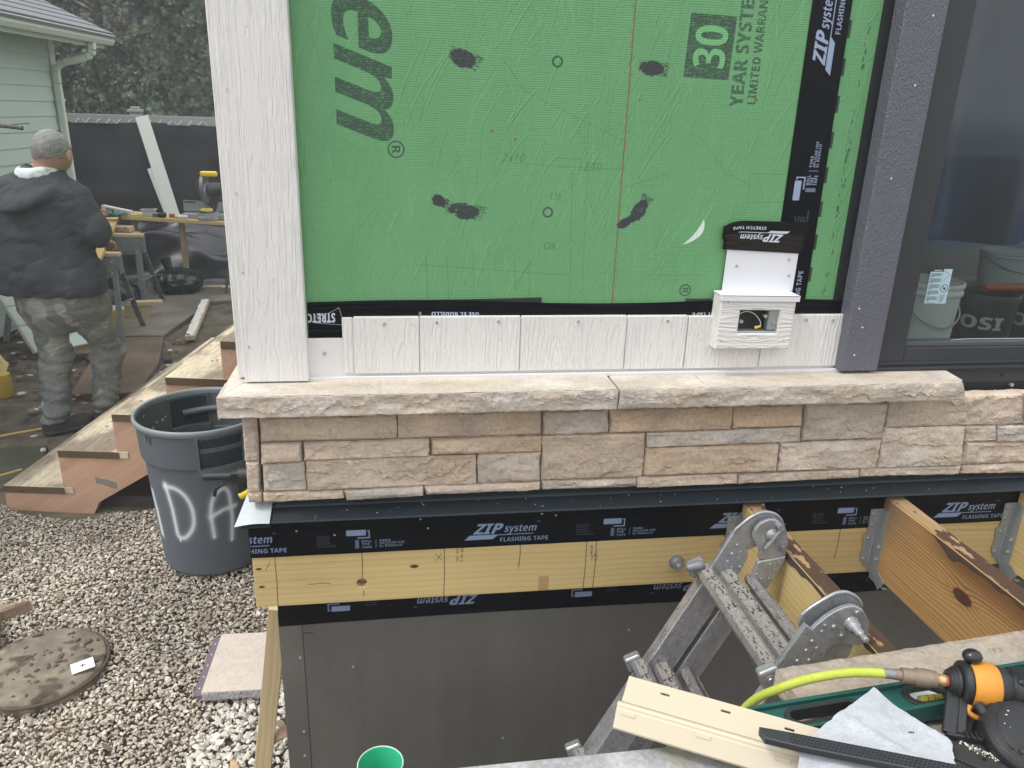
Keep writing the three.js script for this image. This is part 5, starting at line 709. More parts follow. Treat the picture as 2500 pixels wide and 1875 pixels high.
{ // chain link and black screening along the back
  const f = thing('screened_fence', 'fence hung with black screening fabric under a weathered grey top rail', 'fence', [-3, 0, -8.95], 0.0);
  const fab = dataTex(512, 512, (u, v) => { const k = 0.85 + 0.25 * fbm(u * 5, v * 5, 4) + 0.06 * n2(u * 200, v * 200); return [0.155 * k, 0.165 * k, 0.185 * k]; });
  part('screen', sheet((s, t) => [lerp(-3.5, 4.5, s), lerp(0.0, 1.465 + 0.008 * Math.sin(s * 40), t), 0.03 * n2(s * 22, t * 2.2) + 0.014 * Math.sin(s * 60 + t * 4) * t + 0.012 * n2(s * 5, t * 14)], 140, 20, 0.003), std([1, 1, 1], { map: fab, roughness: 0.75 }), f, 'black screening fabric');
  const rail = std([0.29, 0.3, 0.29], { roughness: 0.9, bumpMap: woodBump, bumpScale: 0.002 });
  for (let i = 0; i < 4; i++) part('rail', bx(-3.5 + i * 2 + 0.004, -1.504 + i * 2, 1.452, 1.545 - 0.004 * (i % 2), -0.06, -0.02, 0.003), rail, f, 'weathered top rail');
  for (const x of [-3.3, -1.5, 0.37, 2.2, 4.2]) { const p = part('post', bx(x - 0.05, x + 0.05, 0, 1.57, -0.17, -0.065, 0.004, 'y'), rail, f); part('cap', [bx(x - 0.065, x + 0.065, 1.57, 1.6, -0.185, -0.05, 0.006), bx(x - 0.04, x + 0.04, 1.6, 1.625, -0.16, -0.075, 0.008)], rail, p); }
  const wire = []; for (let i = 0; i < 74; i++) { const x = -3.4 + i * 0.1; if (i % 7 !== 3) wire.push(tube([[x, 1.455, -0.014], [x + 0.02, 1.475, -0.012], [x + 0.045, 1.5 + 0.006 * Math.sin(i * 2.7), -0.013]], 0.0034, 5, 5)); if (i % 3 === 0) wire.push(tube([[x, 1.455, -0.014], [x - 0.018, 1.474, -0.012], [x - 0.03, 1.488, -0.013]], 0.0028, 4, 5)); }
  stuff(part('wire_ends', wire, std([0.72, 0.73, 0.72], { metalness: 0.2, roughness: 0.5 }), f));
}
// ---------------------------------------------------------------- evergreens behind the fence
{
  const leafM = std([1, 1, 1], { vertexColors: true, roughness: 0.85, side: THREE.DoubleSide }), bark = std([0.14, 0.115, 0.095], { roughness: 0.95, bumpMap: fineBump, bumpScale: 0.004 });
  const crownGeo = (sd, Hh, R, n, gap) => {
    srand(sd); const pos = [], nor = [], col = [], uv = []; const V = new THREE.Vector3(), Q = new THREE.Quaternion(), E = new THREE.Euler(), N = new THREE.Vector3();
    const fan = []; for (let k = -3; k <= 3; k++) { const a = k * 0.3, l = 1 - Math.abs(k) * 0.13; fan.push([[0.1 * Math.sin(a) - 0.045 * Math.cos(a), 0.1 * Math.cos(a), 0], [0.1 * Math.sin(a) + 0.045 * Math.cos(a), 0.1 * Math.cos(a), 0], [l * Math.sin(a * 1.15), l * Math.cos(a * 1.15), 0.12 * k * k * 0.1]]); }
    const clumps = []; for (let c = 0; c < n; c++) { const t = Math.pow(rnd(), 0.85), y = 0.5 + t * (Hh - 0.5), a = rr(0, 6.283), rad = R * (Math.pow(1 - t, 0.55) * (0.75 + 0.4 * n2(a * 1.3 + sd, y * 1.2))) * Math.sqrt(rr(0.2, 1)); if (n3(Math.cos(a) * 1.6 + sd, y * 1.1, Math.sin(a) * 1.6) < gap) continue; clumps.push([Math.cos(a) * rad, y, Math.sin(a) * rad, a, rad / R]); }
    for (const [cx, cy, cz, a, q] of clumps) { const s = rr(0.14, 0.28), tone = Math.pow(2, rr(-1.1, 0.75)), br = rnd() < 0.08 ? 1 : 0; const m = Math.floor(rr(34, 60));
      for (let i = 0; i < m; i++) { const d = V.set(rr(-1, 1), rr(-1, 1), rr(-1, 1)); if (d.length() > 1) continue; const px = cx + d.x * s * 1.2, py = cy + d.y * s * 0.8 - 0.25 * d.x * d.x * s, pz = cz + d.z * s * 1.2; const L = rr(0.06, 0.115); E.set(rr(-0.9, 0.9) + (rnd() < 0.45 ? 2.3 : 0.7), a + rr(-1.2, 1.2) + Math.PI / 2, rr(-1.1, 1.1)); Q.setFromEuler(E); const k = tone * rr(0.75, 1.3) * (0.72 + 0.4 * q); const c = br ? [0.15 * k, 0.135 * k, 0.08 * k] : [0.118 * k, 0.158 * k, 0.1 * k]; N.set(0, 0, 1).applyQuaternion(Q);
        for (const tri of fan) for (const v of tri) { V.set(v[0] * L, v[1] * L, v[2] * L).applyQuaternion(Q); pos.push(px + V.x, py + V.y, pz + V.z); nor.push(N.x, N.y, N.z); col.push(...c); uv.push(0, 0); } } }
    const g = new THREE.BufferGeometry(); g.setAttribute('position', new THREE.Float32BufferAttribute(pos, 3)); g.setAttribute('normal', new THREE.Float32BufferAttribute(nor, 3)); g.setAttribute('color', new THREE.Float32BufferAttribute(col, 3)); g.setAttribute('uv', new THREE.Float32BufferAttribute(uv, 2)); return g;
  };
  const trunkGeo = (sd, Hh) => { srand(sd); const gs = [cyl([0, -0.1, 0], [0.05, Hh * 0.5, 0.02], 0.1, 0.06, 10), cyl([0.05, Hh * 0.5, 0.02], [0.02, Hh * 0.95, 0], 0.06, 0.012, 8)]; for (let i = 0; i < 34; i++) { const y = rr(0.25, Hh * 0.8), a = rr(0, 6.3), l = rr(0.4, 0.85) * (1 - 0.6 * y / Hh), r = rr(0.01, 0.024); gs.push(tube([[0.03, y, 0], [Math.cos(a) * l * 0.5, y + l * 0.25, Math.sin(a) * l * 0.5], [Math.cos(a) * l, y + l * 0.75, Math.sin(a) * l]], r, 5, 5)); } return join(gs); };
  const proto = [[5.4, 1.2, 1150, -0.5, 3], [4.7, 1.05, 1000, -0.42, 14], [5.0, 1.1, 800, -0.25, 29]].map(([h, r, n, gap, sd]) => ({ c: crownGeo(sd, h, r, n, gap), t: trunkGeo(sd + 1, h) }));
  const spots = [[-3.62, -11.2, 0, 0.4, 0.98, 'tall evergreen tree behind the fence, nearest to the shed downspout'], [-2.62, -11.0, 1, 2.1, 1.06, 'dense evergreen tree behind the fence post left of the leaning board'], [-1.75, -11.6, 2, 4.0, 1.1, 'loose evergreen tree with bare stems next to the white corner board'], [-4.7, -11.7, 1, 1.1, 1.12, 'evergreen tree rising over the shed roof edge'], [-3.1, -13.0, 0, 5.2, 1.15, 'evergreen tree standing behind the front row in the middle'], [-0.7, -12.0, 0, 3.0, 1.0, 'evergreen tree hidden mostly by the white corner board'], [-5.9, -12.4, 0, 2.6, 1.1, 'evergreen tree behind the shed at the far left'], [-2.0, -13.6, 1, 0.2, 1.2, 'back evergreen tree seen through the loose one']];
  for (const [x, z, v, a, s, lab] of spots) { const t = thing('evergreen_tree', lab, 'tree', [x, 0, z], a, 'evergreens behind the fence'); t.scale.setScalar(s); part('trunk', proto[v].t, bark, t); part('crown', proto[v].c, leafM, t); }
  const nb = thing('neighbour_house', 'pale neighbouring house glimpsed through the evergreens', 'house', [-4.5, 0, -19]);
  for (let i = 0; i < 14; i++) part('siding_board', bx(-5, 6, i * 0.2, i * 0.2 + 0.205, -0.02 - 0.0, 0.012 * ((i % 2) + 1), 0), std([0.5, 0.49, 0.46], { roughness: 0.7 }), nb);
  part('wall', bx(-5, 6, 0, 2.8, -5, -0.021, 0), std([0.5, 0.49, 0.46]), nb); part('roof', ext([[-5.4, 2.75], [6.4, 2.75], [4.6, 4.3], [-3.6, 4.3]], 5.6).translate(0, 0, -5.2), std([0.2, 0.18, 0.17], { roughness: 0.9 }), nb);
  for (const x of [-2, 1.4]) { const w = part('window', bx(x, x + 1, 1, 2.2, 0.03, 0.06, 0.004), M.whitePvc, nb); part('pane', bx(x + 0.07, x + 0.93, 1.07, 2.13, 0.0605, 0.064, 0), std([0.05, 0.06, 0.08], { roughness: 0.1 }), w); }
}
// ---------------------------------------------------------------- boards, tarp, bag
{
  const primed = std([0.5, 0.52, 0.49], { roughness: 0.7, bumpMap: embossB, bumpScale: 0.0015 });
  const lb = thing('leaning_board', 'long pale primed board leaning against the black screening', 'board', [0, 0, 0]); part('board', beam([-2.1, 0.2, -8.35], [-2.5, 1.535, -8.8], 0.125, 0.018, 0.002, [0.0, 0.3, 1]), primed, lb);
  const l2 = thing('leaning_board', 'shorter narrow pale board leaning behind the long one at the black screening', 'board', [0, 0, 0]); part('board', beam([-2.155, 0.32, -8.42], [-2.435, 1.04, -8.72], 0.1, 0.012, 0.002, [0.0, 0.3, 1]), primed, l2);
  const tp = thing('tarp_heap', 'black plastic sheeting heaped in long folds below the workbench', 'tarp', [0, 0, 0]);
  const ptarp = phys([0.01, 0.011, 0.014], { roughness: 0.3 });
  part('sheeting', sheet((s, t) => { const x = lerp(-2.75, -0.9, s), ridgeY = lerp(0.5, 0.3, sst(0.3, 1, s)) * sst(-0.05, 0.12, s); const f = Math.sin(t * 19 + s * 5 + 2.2 * n2(s * 4, t * 3)) * 0.035 + 0.03 * n2(s * 9, t * 9) + 0.02 * ridge(s * 3 + t * 2, t * 7, 2); const y = ridgeY * (t < 0.62 ? Math.pow(sst(0, 0.62, t), 0.8) : 1 - 0.25 * (t - 0.62)); return [x + 0.25 * (1 - t) * (s - 0.2), Math.max(0.0, y + f * sst(0, 0.15, t)), lerp(-7.72, -8.75, t) + 0.06 * n2(s * 6, t * 6)]; }, 90, 60, 0.002), ptarp, tp);
  const tb = thing('rubbish_bag', 'shiny dark green rubbish bag slumped beside the far sawhorse', 'bag', [-2.0, 0.0, -7.55]);
  const bg = new THREE.SphereGeometry(1, 48, 32), p = bg.attributes.position; for (let i = 0; i < p.count; i++) { const x = p.getX(i), y = p.getY(i), z = p.getZ(i), k = 1 + 0.16 * ridge(x * 2.2 + 3, z * 2.2 + y * 2, 3) - 0.1 + 0.05 * n3(x * 7, y * 7, z * 7); p.setXYZ(i, x * 0.24 * k, Math.max(0.0, 0.1 + y * 0.14 * k), z * 0.2 * k); } bg.computeVertexNormals();
  part('bag', bg, phys([0.012, 0.022, 0.018], { roughness: 0.22 }), tb); part('knot', [cyl([-0.05, 0.2, 0.02], [-0.09, 0.32, 0.0], 0.03, 0.05, 9)], phys([0.012, 0.022, 0.018], { roughness: 0.25 }), tb);
  const t2 = thing('rubbish_bag', 'black crumpled bag under the near sawhorse beside the worker', 'bag', [-2.32, 0.0, -6.75], 1.2); part('bag', bg.clone().scale(1.1, 1.25, 1), ptarp, t2);
}
// ---------------------------------------------------------------- sawhorses, planks, bench, mitre saw
{
  const gm = std([0.42, 0.47, 0.48], { metalness: 0.3, roughness: 0.5, map: aluCol }), worn = M.oldWood;
  const horse = (name, label, pos) => {
    const h = thing(name, label, 'sawhorse', pos, -0.06, 'sawhorses under the yellow planks');
    part('top_rail', bx(-0.8, 0.0, 0.6, 0.628, -0.035, 0.035, 0.006), worn, h, 'worn timber strip on top');
    part('beam', [uvm(ext([[-0.034, 0.6], [0.034, 0.6], [0.05, 0.5], [0.044, 0.5], [0.03, 0.594], [-0.03, 0.594], [-0.044, 0.5], [-0.05, 0.5]], 0.79).rotateY(Math.PI / 2).translate(-0.795, 0, 0), 'x'), bx(-0.795, -0.01, 0.46, 0.5, -0.056, -0.048, 0.002), bx(-0.795, -0.01, 0.46, 0.5, 0.048, 0.056, 0.002), bx(-0.006, -0.002, 0.47, 0.6, -0.04, 0.04, 0.001)], gm, h, 'grey steel channel');
    for (const x of [-0.035, -0.74]) { for (const s of [1, -1]) part('leg', beam([x, 0.5, s * 0.045], [x + (x > -0.1 ? 0.055 : -0.055), 0.0, s * 0.22], 0.042, 0.014, 0.003, [0, 0, 1]), gm, h); part('brace', beam([x + 0.028 * (x > -0.1 ? 1 : -1), 0.25, 0.13], [x + 0.028 * (x > -0.1 ? 1 : -1), 0.25, -0.13], 0.03, 0.01, 0.002), gm, h); }
    for (const [x, y] of [[-0.05, 0.56], [-0.05, 0.48]]) part('bolt', new THREE.SphereGeometry(0.008, 10, 6).scale(1, 1, 0.5).translate(x, y, y > 0.5 ? 0.043 : 0.057), M.screw, h);
    return h;
  };
  horse('sawhorse', 'grey steel sawhorse nearest to the worker, mostly behind him', [-2.0, 0, -6.1]);
  horse('sawhorse', 'grey steel sawhorse farther back, its leg brace showing', [-2.09, 0, -7.0]);
  const yl = std([1.05, 1.05, 0.85], { map: T.pine, roughness: 0.75 });
  const y1 = thing('treated_plank', 'yellowish treated plank lying across both sawhorses', 'plank', [-2.26, 0.629, -6.75], 0.245); part('plank', bx(-0.2, 0.0, 0, 0.034, -1.05, 1.2, 0.003, 'z'), yl, y1);
  const wb = thing('work_bench', 'long plank bench carrying the mitre saw and small tools in front of the black screening', 'workbench', [-2.48, 0, -7.92], -0.375); wb.rotation.y = -0.0;
  wb.position.set(-2.42, 0, -7.7);
  part('bench_top', beam([0, 0.69, 0], [1.6, 0.61, 0.02], 0.34, 0.032, 0.003), M.pine, wb); part('leg', bx(0.44, 0.475, 0, 0.65, -0.1, -0.02, 0.002, 'y'), M.oldWood, wb); part('leg', bx(1.4, 1.435, 0, 0.6, -0.1, -0.02, 0.002, 'y'), M.oldWood, wb); part('leg', bx(0.02, 0.055, 0, 0.67, -0.1, -0.02, 0.002, 'y'), M.oldWood, wb);
  const by = (x) => 0.706 - 0.05 * (x + 2.42); // bench surface
  const log = thing('timber_offcut', 'short thick pale timber offcuts stacked under the bench end', 'offcut', [-2.42, 0.575, -7.45], -0.2); part('timber', bx(-0.16, 0.12, 0.0, 0.055, -0.05, 0.05, 0.012), M.oldWood, log); part('timber', bx(-0.2, 0.16, -0.03, -0.002, -0.07, 0.07, 0.004), M.pine, log); part('support', bx(-0.18, -0.12, -0.575, -0.031, -0.04, 0.04, 0.002, 'y'), M.oldWood, log);
  // mitre saw
  const ms = thing('mitre_saw', 'grey mitre saw with a yellow handle raised on the bench beside the white corner board', 'mitre saw', [-1.7, by(-1.7), -7.66], -0.04);
  const grey = std([0.3, 0.325, 0.335], { metalness: 0.4, roughness: 0.5 }), dk = std([0.06, 0.062, 0.066], { roughness: 0.5 });
  part('base', [bx(-0.22, 0.26, 0.0, 0.05, -0.1, 0.06, 0.008), bx(-0.05, 0.05, 0, 0.035, 0.06, 0.14, 0.006)], grey, ms); part('turntable', cyl([0.02, 0.002, 0.03], [0.02, 0.062, 0.03], 0.105, 0.1, 28), grey, ms);
  part('fence', uvm(ext([[-0.225, 0], [-0.005, 0], [0.02, 0.03], [-0.03, 0.09], [-0.22, 0.1]], 0.014).translate(0, 0.062, -0.07), 'x'), grey, ms, 'left fence plate'); part('fence', uvm(ext([[0.06, 0], [0.32, 0], [0.32, 0.085], [0.1, 0.09]], 0.014).translate(0, 0.062, -0.07), 'x'), grey, ms, 'right fence plate');
  part('fence_label', bx(-0.215, -0.11, 0.135, 0.152, -0.056, -0.0545, 0), dk, ms); part('clamp', [bx(-0.04, 0.06, 0.075, 0.1, 0.02, 0.1, 0.006)], std([0.7, 0.5, 0.08]), ms, 'yellow clamp knob'); part('clamp_body', bx(-0.045, 0.0, 0.05, 0.085, 0.02, 0.101, 0.004), dk, ms);
  part('arm', [beam([0.03, 0.06, -0.1], [0.04, 0.26, -0.12], 0.06, 0.07, 0.008, [0, 0, 1]), cyl([-0.04, 0.27, -0.1], [0.12, 0.27, -0.1], 0.05, 0.05, 18), bx(0.06, 0.12, 0.1, 0.3, -0.12, -0.06, 0.012)], dk, ms);
  part('blade_guard', [cyl([-0.03, 0.27, -0.04], [0.0, 0.27, -0.04], 0.13, 0.13, 30), cyl([0.0, 0.22, -0.02], [0.012, 0.22, -0.02], 0.11, 0.11, 30)], std([0.16, 0.165, 0.17], { roughness: 0.4, metalness: 0.3 }), ms); part('blade', cyl([0.0125, 0.24, -0.02], [0.0145, 0.24, -0.02], 0.095, 0.095, 40), M.screw, ms);
  part('motor', cyl([0.03, 0.26, -0.03], [0.14, 0.28, -0.03], 0.05, 0.042, 18), dk, ms); part('hose', tube([[-0.06, 0.36, -0.02], [-0.075, 0.3, 0.0], [-0.04, 0.22, 0.02]], 0.006, 12, 6), dk, ms); part('power_cable', tube([[0.12, 0.37, -0.03], [0.17, 0.33, -0.02], [0.15, 0.25, -0.02], [0.1, 0.16, -0.05]], 0.005, 14, 6), dk, ms);
  part('handle', new RoundedBoxGeometry(0.15, 0.05, 0.055, 3, 0.018).translate(0.045, 0.405, -0.0), std([0.8, 0.52, 0.02], { roughness: 0.4 }), ms, 'yellow handle');
  // small things on the bench
  const tub = (pos, label, m) => { const t = thing('plastic_tub', label, 'tub', pos); part('tub', ext([[-0.05, -0.035], [0.05, -0.035], [0.05, 0.035], [-0.05, 0.035]], 0.05, { holes: [], bevel: 0.006 }).rotateX(-Math.PI / 2), m, t); part('rim', [bx(-0.064, 0.064, 0.05, 0.056, -0.048, 0.048, 0.002)], m, t); return t; };
  tub([-2.2, by(-2.2) + 0.006, -7.62], 'small clear plastic tub on the bench', phys([0.5, 0.53, 0.55], { roughness: 0.3 }));
  const mk = (name, label, cat, pos, geos, m) => { const t = thing(name, label, cat, pos); part('body', geos, m, t); return t; };
  mk('tape_roll', 'black roll of tape on the bench right of the clear tub', 'tape roll', [-2.08, by(-2.08), -7.58], [new THREE.TorusGeometry(0.028, 0.012, 10, 24).rotateX(Math.PI / 2).scale(1, 1.9, 1).translate(0, 0.022, 0)], M.black);
  mk('small_box', 'small grey box on the bench between tub and tape roll', 'box', [-2.135, by(-2.135), -7.57], [bx(-0.02, 0.02, 0, 0.034, -0.02, 0.02, 0.003)], std([0.12, 0.13, 0.14]));
  { const t = mk('spool', 'small red spool on the bench by the saw', 'spool', [-2.0, by(-2.0), -7.6], [cyl([-0.02, 0.02, 0], [-0.016, 0.02, 0], 0.02, 0.02, 18), cyl([0.016, 0.02, 0], [0.02, 0.02, 0], 0.02, 0.02, 18)], std([0.4, 0.06, 0.06])); part('winding', cyl([-0.016, 0.02, 0], [0.016, 0.02, 0], 0.016, 0.016, 16), std([0.32, 0.1, 0.1]), t); }
  { const t = mk('adhesive_tube', 'white tube lying on the bench in front of the saw', 'tube', [-1.93, by(-1.93) + 0.016, -7.57], [cyl([-0.01, 0, 0], [0.075, 0, 0], 0.015, 0.016, 14)], std([0.62, 0.63, 0.62])); part('cap', cyl([-0.035, 0, 0], [-0.01, 0, 0], 0.012, 0.015, 12), std([0.4, 0.42, 0.42]), t); }
  { const b = thing('cardboard_box', 'flat white carton with black print lying on the bench beside the worker', 'carton', [-2.46, 0.705, -7.62], -0.12); const bt = canvasTex(256, 64, (c) => { c.fillStyle = '#c9c6c2'; c.fillRect(0, 0, 256, 64); c.fillStyle = '#2c2f33'; c.fillRect(40, 10, 70, 44); c.fillStyle = '#c9c6c2'; for (let i = 0; i < 4; i++) c.fillRect(46, 16 + i * 9, 56 - i * 7, 4); c.fillStyle = '#9b8f8c'; c.fillRect(130, 20, 30, 26); c.fillRect(180, 24, 50, 20); }); const g = ext([[-0.12, 0], [0.13, 0], [0.13, 0.04], [-0.12, 0.085]], 0.06); part('carton', g, std([0.62, 0.6, 0.58]), b); part('print', sheet((s, t) => [lerp(-0.118, 0.128, s), lerp(0.002, lerp(0.083, 0.039, s), t), 0.0612], 8, 2, 0.0005), std(null, { map: bt }), b, 'printed side'); }
  mk('hand_tool', 'orange handled tool on the bench right behind the worker', 'tool', [-2.63, 0.75, -7.5], [beam([-0.05, 0.01, 0], [0.1, 0.006, 0.02], 0.02, 0.018, 0.005), beam([0.05, -0.008, 0.03], [0.12, -0.03, 0.04], 0.02, 0.02, 0.004)], std([0.7, 0.2, 0.08]));
  srand(44); for (const [x, lab] of [[-2.52, 'teal gloves in a heap on the bench by the carton'], [-2.43, 'teal glove at the front edge of the bench']]) { const t = thing('work_glove', lab, 'glove', [x, by(x) + 0.0, -7.5], rr(-0.4, 0.4)); const gs = [new THREE.SphereGeometry(0.035, 14, 10).scale(1.4, 0.55, 0.9).translate(0, 0.016, 0)]; for (let i = 0; i < 4; i++) gs.push(cyl([0.03, 0.016, -0.022 + i * 0.014], [0.075 + 0.008 * (i % 3), 0.012 + 0.004 * i, -0.026 + i * 0.017], 0.009, 0.007, 8)); gs.push(cyl([-0.01, 0.018, 0.025], [0.02, 0.02, 0.05], 0.01, 0.007, 8)); part('glove', gs, std([0.06, 0.17, 0.19], { roughness: 0.8 }), t); }
  { const t = thing('pale_offcut', 'flat pale wood offcut on the bench left of the clear tub', 'offcut', [-2.3, by(-2.3), -7.58], 0.2); part('wood', uvm(ext([[-0.09, -0.03], [0.06, -0.04], [0.09, 0.02], [-0.02, 0.05]], 0.014).rotateX(-Math.PI / 2), 'x'), M.pine, t); }
}
{ // things leaning and lying left of the worker
  const mint = std([0.52, 0.585, 0.53], { roughness: 0.65, bumpMap: embossB, bumpScale: 0.0012 });
  const sd = thing('siding_offcut', 'mint green siding offcut with a jagged end leaning left of the worker\'s legs', 'siding offcut', [0, 0, 0]);
  const f = (s0, s1) => sheet((s, t) => { const q = lerp(s0, s1, s); return [lerp(-2.47, -2.78, q) + lerp(0, 0.16, t), lerp(0.02, 0.5, q) + lerp(0, 0.02, t) + (q < 0.02 ? 0.02 * n2(t * 9, 2) : 0), lerp(-5.58, -5.78, q) - 0.06 * t]; }, 8, 3, 0.012);
  for (const [a, b] of [[0, 0.34], [0.345, 0.6], [0.605, 0.78], [0.785, 1]]) part('shingle', f(a, b), mint, sd); part('backing', sheet((s, t) => [lerp(-2.5, -2.81, s) + lerp(0, 0.12, t), lerp(0.0, 0.48, s), lerp(-5.6, -5.8, s) - 0.05 * t - 0.015], 4, 2, 0.014), std([0.5, 0.49, 0.45]), sd);
  const pw = thing('plywood_sheet', 'pale plywood sheet leaning at the left edge of the picture', 'plywood', [0, 0, 0]); part('sheet', sheet((s, t) => [lerp(-3.2, -2.47, s) - 0.0, lerp(0.0, 0.42, t) * (1 - 0.85 * sst(0.55, 1, s)) + 0.004 * n2(s * 30, 1), lerp(-5.75, -5.1, s) - 0.1 * t], 20, 4, 0.012), M.pine, pw);
  const w2 = thing('siding_offcut', 'mint green offcut lying flat on a timber seen between the worker\'s legs', 'siding offcut', [-2.12, 0.1, -5.6], 0.3); part('board', uvm(ext([[-0.12, -0.08], [0.14, -0.02], [-0.06, 0.14], [-0.12, 0.1]], 0.014).rotateX(-1.2), 'x'), mint, w2); part('batten', bx(-0.16, 0.16, -0.09, -0.03, -0.06, 0.02, 0.004), M.oldWood, w2);
  const yb = thing('yellow_bucket', 'yellow bucket with a pale lid behind the near sawhorse leg', 'bucket', [-2.17, 0, -6.28]); part('bucket', lathe([[0, 0.002], [0.07, 0.002], [0.082, 0.15], [0.086, 0.15], [0.086, 0.16], [0.078, 0.16], [0, 0.155]], 28), std([0.55, 0.36, 0.05], { roughness: 0.5 }), yb); part('lid', cyl([0, 0.1605, 0], [0, 0.168, 0], 0.08, 0.078, 28), std([0.5, 0.5, 0.44]), yb);
  const y2 = thing('yellow_can', 'yellow can cut off by the left edge of the picture', 'can', [-1.98, 0, -4.33]); part('can', lathe([[0, 0], [0.05, 0], [0.05, 0.14], [0.047, 0.142], [0, 0.142]], 24), std([0.45, 0.3, 0.05], { roughness: 0.5 }), y2); y2.position.set(-2.33, -0.01, -4.78);
  const tw = thing('grey_timber', 'grey timber lying behind the near sawhorse legs', 'timber', [-2.2, 0.0, -6.6], 0.15); part('timber', bx(-0.2, 0.3, 0.1, 0.135, -0.05, 0.03, 0.004), M.oldWood, tw); part('block', bx(-0.1, 0.2, 0, 0.1, -0.04, 0.02, 0.004), M.oldWood, tw);
  const br = thing('branch', 'bare dark twig reaching in from the left edge above the worker', 'branch', [0, 0, 0]); part('twig', [tube([[-2.35, 1.5, -4.85], [-2.1, 1.54, -4.8], [-2.03, 1.535, -4.8], [-1.985, 1.53, -4.8]], 0.012, 14, 7), tube([[-2.1, 1.54, -4.8], [-2.02, 1.55, -4.82], [-1.95, 1.556, -4.8]], 0.004, 8, 5), tube([[-2.35, 1.5, -4.85], [-2.6, 1.2, -5.0], [-2.7, 0.0, -5.1]], 0.014, 14, 7)], std([0.11, 0.11, 0.105], { roughness: 0.9 }), br);
  srand(71); for (const [x, z, l, a] of [[-1.75, -7.75, 0.5, 0.12], [-1.5, -7.7, 0.3, -0.1], [-1.95, -7.9, 0.35, 0.3]]) { const t = thing('scrap_lath', ['pale lath lying in front of the black sheeting, longest of three', 'short pale lath at the foot of the black sheeting by the corner board', 'pale lath half under the black sheeting'][x === -1.75 ? 0 : x === -1.5 ? 1 : 2], 'lath', [x, 0.0, z], a); part('lath', bx(-l / 2, l / 2, 0, 0.018, -0.02, 0.02, 0.002), M.oldWood, t); }
  const tripod = thing('bench_trestle', 'thin dark metal trestle leg standing beside the white corner board', 'trestle', [0, 0, 0]); part('leg', beam([-1.46, 0.6, -7.55], [-1.56, 0.0, -7.45], 0.022, 0.016, 0.002), std([0.08, 0.085, 0.09]), tripod); part('leg', beam([-1.46, 0.6, -7.6], [-1.4, 0.0, -7.8], 0.022, 0.016, 0.002), std([0.08, 0.085, 0.09]), tripod);
}

